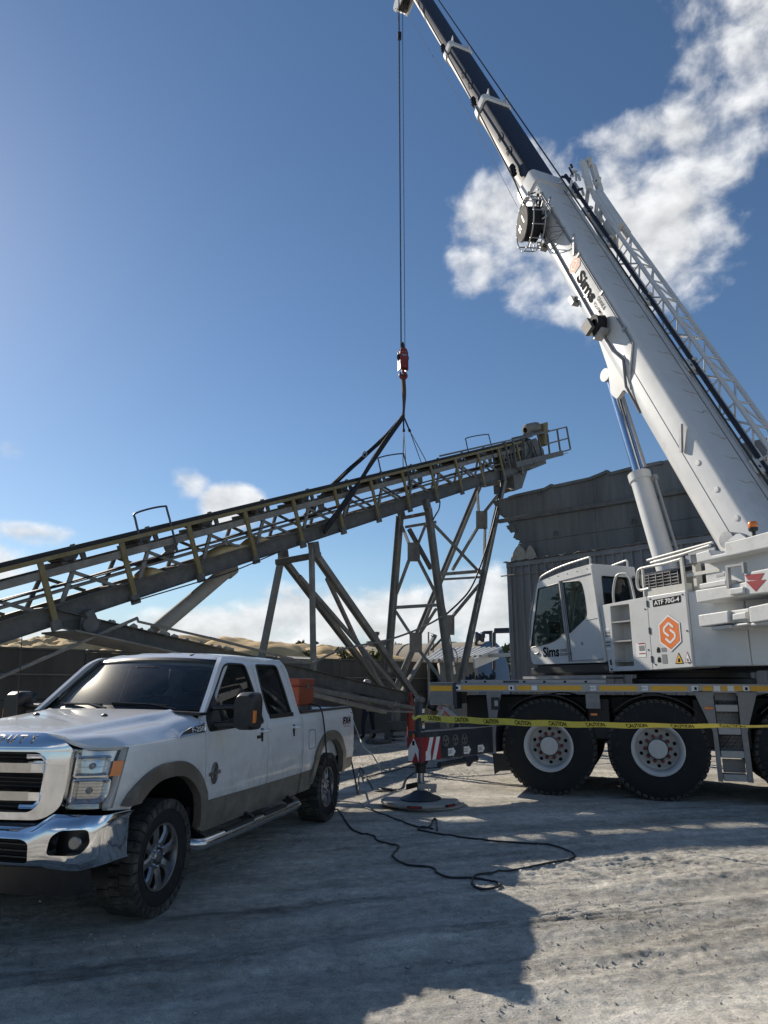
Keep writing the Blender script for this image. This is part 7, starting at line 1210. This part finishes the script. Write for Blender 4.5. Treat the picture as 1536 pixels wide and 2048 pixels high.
# ------------------------------------------------------------------ outrigger mat, tape, bottle, cables, people
def small():
    F0 = CR.w(1.66, 2.93, 0); t = thing('outrigger_mat', 'round grey outrigger mat in two halves under the crane foot', 'outrigger mat', F0); n = 30
    def half(q0, q1, z0, z1, off):
        P = [(.565 * math.cos(q), .565 * math.sin(q)) for q in np.linspace(q0, q1, n)]; return MB().prism(P, lambda x, y, q: F0 + np.array((x + off[0], y + off[1], z0 + (z1 - z0) * q)))
    build('mat_disc', half(0, 2 * PI * .999, .010, .045, (.06, .05)), M['pad'], t, bev=.008); build('mat_disc', half(0, 2 * PI * .999, .047, .09, (-.03, -.03)), M['pad'], t, bev=.01)
    for q in (-1.75, -.75, .9): c = F0 + np.array((.555 * math.cos(q) - .03, .555 * math.sin(q) - .03, .068)); tt = np.array((-math.sin(q), math.cos(q), 0)); build('hand_hole', MB().obox(c, tt * .10, np.array((math.cos(q), math.sin(q), 0)) * .02, UPZ * .015), M['black'], t); build('rope_handle', MB().bar(c + np.array((math.cos(q), math.sin(q), 0)) * .025 - tt * .08, c + np.array((math.cos(q), math.sin(q), 0)) * .025 + tt * .08, .014, .014), M['redl'], t)
    # caution tape from the outrigger leg across in front of the wheels
    A = CR.w(1.66, 2.93, 0) + np.array((0.0, -.14, 1.235)); B = np.array((4.62, 6.35, 1.395)); L = np.linalg.norm(B - A); dd = (B - A) / L; n = 90; h = .088
    def tp(s_, y):       # s along, y across
        f = s_ / L; tw = math.radians(4 + 74 * min(1, f / .85) ** 1.3) + .05 * math.sin(s_ * 7); x = np.array((-dd[1], dd[0], 0)); x = -x if x[1] > 0 else x; p = A + dd * s_ + UPZ * (-.05 * math.sin(f * PI) + .004 * math.sin(s_ * 9)); v = UPZ * math.cos(tw) + x * -math.sin(tw) * -1; return p + v * y
    tape = build('caution_tape', MB().slab([[tp(s_, -h / 2), tp(s_, h / 2)] for s_ in np.linspace(0, L, n)], [[tp(s_, -h / 2) + np.array((0, .0012, 0)), tp(s_, h / 2) + np.array((0, .0012, 0))] for s_ in np.linspace(0, L, n)]), M['tape'])
    tag(tape, 'yellow caution tape strung from the outrigger leg past the crane wheels', 'caution tape')
    k = .14; V0 = np.array((0, -.0025, .0))
    while k < L - .5: letters('CAUTION', 'tape_lettering', M['blackp'], tape, (0, 0, 0), (1, 0, 0), (0, 1, 0), .062, .255, .03, fn=lambda x, y, k=k: tp(k + x, -.031 + y) + V0); k += .53
    build('tape_knot', MB().tube([lgp for lgp in [A + np.array((.085 * math.cos(q) - .02, .14 + .085 * math.sin(q), .02 * math.sin(3 * q))) for q in np.linspace(0, 2 * PI, 18, endpoint=False)]], .022, 6, closed=True), M['tape'], tape)
    # red gas bottle standing behind the outrigger
    g = ground_at(822, 1494); b = thing('gas_bottle', 'rust red gas bottle with domed cap standing behind the outrigger leg', 'gas bottle', g); r = .105
    build('cylinder_body', MB().lathe([(.0, 0), (r * .9, 0), (r, .03), (r, 1.10), (r * .9, 1.17), (r * .55, 1.25), (.05, 1.27)], g, (0, 0, 1), 24), M['gas'], b, smooth=40); build('valve_cap', MB().lathe([(.052, 1.265), (.055, 1.28), (.05, 1.40), (.035, 1.45), (0, 1.46)], g, (0, 0, 1), 18), M['gas'], b, smooth=40); build('foot_ring', MB().lathe([(r * 1.02, 0), (r * 1.04, .05), (r, .055)], g, (0, 0, 1), 24), M['gas'], b)
    for z in (.30, .72): build('band', MB().lathe([(r * 1.004, z), (r * 1.02, z + .01), (r * 1.02, z + .03), (r * 1.004, z + .04)], g, (0, 0, 1), 24), M['gas'], b)
    # cables and cords
    def cable(name, lab, px, r, mat, cat='cable', pre=None):
        P = [np.array(q) for q in (pre or [])]
        for u, v in px: q = ground_at(u, v); P.append(np.array((q[0], q[1], gz(q[0], q[1]) + r * .9)))
        S = crom(P, 7)
        for i in range(len(S)):
            if i > 7 * len(pre or []): S[i, 2] = max(S[i, 2], gz(S[i, 0], S[i, 1]) + r * .7)
        return tag(build(name, MB().tube(S, r, 7), mat), lab, cat, 'cables on the ground')
    drop = [TR.w(3.62, .70, 1.46), TR.w(3.60, .86, 1.47), TR.w(3.60, .98, 1.43), TR.w(3.61, 1.03, 1.25), TR.w(3.66, 1.06, .85), TR.w(3.74, 1.09, .45), TR.w(3.80, 1.12, .18)]
    cable('ground_cable', 'black cable hanging over the pickup bed side and looping across the ground', [(676, 1622), (700, 1655), (722, 1666), (746, 1671), (756, 1680), (780, 1686), (797, 1692), (790, 1704), (786, 1714), (812, 1726), (850, 1731), (869, 1735), (874, 1747), (900, 1755), (945, 1757), (985, 1762), (1000, 1772), (985, 1781), (960, 1780), (944, 1768), (952, 1754), (985, 1746), (1040, 1739), (1100, 1731), (1140, 1722), (1150, 1714), (1140, 1704), (1105, 1694), (1050, 1688), (990, 1684), (930, 1676), (885, 1668), (850, 1664), (836, 1660), (845, 1654), (866, 1658)], .0105, M['cable'], pre=drop)
    cable('ground_cable', 'black cable lying from the rear wheel to the small standing kink', [(874, 1662), (872, 1640), (866, 1642), (858, 1655), (835, 1655), (790, 1638), (745, 1622), (730, 1617)], .0105, M['cable'])
    cable('extension_lead', 'pale cord lying in the sun behind the rear wheel', [(668, 1601), (700, 1604), (720, 1607), (731, 1614)], .010, M['hose'])
    cable('ground_cable', 'black cable dropping from the tailgate to a small coil near the mat', [(719, 1538), (735, 1560), (747, 1578), (754, 1584), (776, 1584), (790, 1580), (785, 1577), (765, 1578), (758, 1575), (775, 1576), (800, 1576), (807, 1567), (810, 1560), (822, 1550), (832, 1545)], .012, M['cable'], pre=[TR.w(4.98, .70, .86), TR.w(5.08, .80, .84), TR.w(5.13, .9, .72), TR.w(5.18, .97, .40), TR.w(5.22, 1.02, .15)])
    cable('extension_lead', 'dark cord trailing across the gravel towards the wall', [(725, 1556), (760, 1548), (790, 1543), (812, 1535), (860, 1536), (900, 1531), (940, 1525)], .010, M['cable'])
    pc = [np.array(cvp(688, 1372, 1.0)), cvp(692, 1390, 1.1), cvp(700, 1425, 1.3), ]; w = [at_depth(u, v, y) for u, v, y in ((687, 1366, 20.2), (694, 1395, 19.6), (703, 1430, 18.5), (714, 1462, 17.2), (724, 1487, 15.8), (730, 1496, 15.2), (745, 1510, 14.6), (764, 1530, 14.9))]; w[-1][2] = .02
    tag(build('pale_hose', MB().tube(crom(w, 6), .014, 6), M['hose']), 'pale slack hose hanging from the steel strut to the ground', 'hose', 'cables on the ground')
    # scrap steel lying by the wall
    sc = thing('scrap_steel', 'dark steel frame pieces lying on the ground by the wall', 'scrap steel', ground_at(770, 1484))
    for (p, q, w_, h_) in (((740, 1484, .28), (812, 1478, .32), .10, .10), ((742, 1488, .05), (770, 1486, .05), .5, .08), ((742, 1474, .12), (742, 1488, .12), .06, .30), ((778, 1480, .10), (800, 1482, .12), .40, .05), ((780, 1486, .05), (786, 1478, .30), .08, .08)): a = ground_at(p[0], p[1]); c = ground_at(q[0], q[1]); build('steel_piece', MB().bar(a + UPZ * p[2], c + UPZ * q[2], w_, h_), M['cvbeam'], sc)
small()
def person(name, lab, base, face, joints, rad, mats, zsplit, extra):
    """one continuous body grown from a skeleton; materials by height"""
    t = thing(name, lab, 'person', base); c, s_ = math.cos(face), math.sin(face)
    names = list(joints); idx = {k: i for i, k in enumerate(names)}
    V = [(base[0] + c * x - s_ * y, base[1] + s_ * x + c * y, base[2] + z) for x, y, z in joints.values()]
    E = [('pel', 'spine'), ('spine', 'chest'), ('chest', 'neck'), ('neck', 'head'), ('head', 'crown')] + [(a + s, b + s) for s in 'LR' for a, b in (('hip', 'knee'), ('knee', 'ankle'), ('ankle', 'toe'), ('sh', 'elb'), ('elb', 'wri'), ('wri', 'hand'), ('hand', 'fing'))] + [('pel', 'hip' + s) for s in 'LR'] + [('chest', 'sh' + s) for s in 'LR'] + [('wri' + s, 'thumb' + s) for s in 'LR']
    me = bpy.data.meshes.new('body'); me.from_pydata([tuple(np.array(v) - np.asarray(base)) for v in V], [(idx[a], idx[b]) for a, b in E], [])
    o = bpy.data.objects.new('body', me); COL.objects.link(o); sk = o.modifiers.new('s', 'SKIN'); su = o.modifiers.new('d', 'SUBSURF'); su.levels = su.render_levels = 2
    for k, i in idx.items():
        r = rad.get(k, rad.get(k[:-1], .06)); me.skin_vertices[0].data[i].radius = r if hasattr(r, '__len__') else (r, r); me.skin_vertices[0].data[i].use_root = (k == 'pel')
    dg = bpy.context.evaluated_depsgraph_get(); m2 = bpy.data.meshes.new_from_object(o.evaluated_get(dg)); bpy.data.objects.remove(o); bpy.data.meshes.remove(me)
    m2.materials.clear(); [m2.materials.append(q) for q in mats]
    for p in m2.polygons: z = p.center.z; p.material_index = sum(z > q for q in zsplit)
    m2.shade_smooth(); b = bpy.data.objects.new('body', m2); COL.objects.link(b); b.parent = t; OFF[b.as_pointer()] = np.asarray(base, float)
    extra(t, lambda x, y, z: np.array((base[0] + c * x - s_ * y, base[1] + s_ * x + c * y, base[2] + z)))
    return t
RAD = dict(pel=(.155, .125), spine=(.15, .115), chest=(.175, .125), neck=.06, head=(.085, .10), crown=.06, hip=.10, knee=.068, ankle=.052, toe=.045, sh=.072, elb=.05, wri=.034, hand=(.042, .022), fing=.014, thumb=.014)
def people():
    g = ground_at(737, 1479)
    J = dict(pel=(0, 0, .98), spine=(.02, 0, 1.14), chest=(.05, 0, 1.36), neck=(.07, 0, 1.52), head=(.10, 0, 1.63), crown=(.10, 0, 1.74), hipL=(0, .11, .92), kneeL=(.05, .17, .50), ankleL=(.0, .20, .10), toeL=(.17, .22, .04), hipR=(0, -.11, .92), kneeR=(.03, -.17, .50), ankleR=(-.03, -.21, .10), toeR=(.14, -.24, .04),
             shL=(.05, .21, 1.43), elbL=(.14, .30, 1.18), wriL=(.36, .22, 1.16), handL=(.44, .19, 1.17), fingL=(.52, .17, 1.16), thumbL=(.43, .14, 1.20), shR=(.05, -.21, 1.43), elbR=(.16, -.29, 1.19), wriR=(.38, -.18, 1.20), handR=(.46, -.15, 1.21), fingR=(.54, -.13, 1.20), thumbR=(.45, -.10, 1.24))
    def ex(t, w): build('hard_hat', MB().lathe([(.16, 0), (.135, .02), (.125, .08), (.08, .14), (0, .16)], w(.10, 0, 1.67), (0, 0, 1), 20), M['helmet'], t)
    person('person', 'worker in dark jeans standing by the wall, head behind the steel strut', g, 2.2, J, RAD, [M['boots'], M['jeans'], M['shirt'], M['skin']], (.13, 1.0, 1.50), ex)
    g = at_depth(899, 1420, 17.5); g = np.array((g[0], g[1], 0.))
    J2 = dict(pel=(-.25, 0, .78), spine=(-.10, 0, .92), chest=(.12, 0, 1.05), neck=(.26, 0, 1.14), head=(.36, 0, 1.20), crown=(.43, 0, 1.28), hipL=(-.24, .11, .74), kneeL=(.05, .20, .45), ankleL=(-.10, .18, .10), toeL=(.07, .20, .04), hipR=(-.24, -.11, .74), kneeR=(-.05, -.20, .42), ankleR=(-.30, -.18, .10), toeR=(-.13, -.20, .04),
              shL=(.14, .20, 1.10), elbL=(.28, .26, .86), wriL=(.50, .16, .84), handL=(.58, .13, .84), fingL=(.66, .11, .83), thumbL=(.57, .09, .88), shR=(.14, -.20, 1.10), elbR=(.30, -.24, .90), wriR=(.52, -.12, .92), handR=(.60, -.09, .92), fingR=(.68, -.07, .91), thumbR=(.59, -.05, .96))
    def ex2(t, w):
        build('welding_hood', MB().lathe([(.13, -.12), (.145, -.02), (.13, .08), (.08, .14), (0, .16)], w(.39, 0, 1.23), (.5, .2, 1), 18), M['plast'], t); build('red_strap', MB().bar(w(-.18, .16, .80), w(.18, .20, 1.16), .10, .03), M['vest'], t)
    person('person', 'worker bending under a dark welding hood behind the crane carrier', g, 2.9, J2, RAD, [M['boots'], M['jeans'], M['wshirt'], M['skin']], (.13, .80, 1.15), ex2)
people()
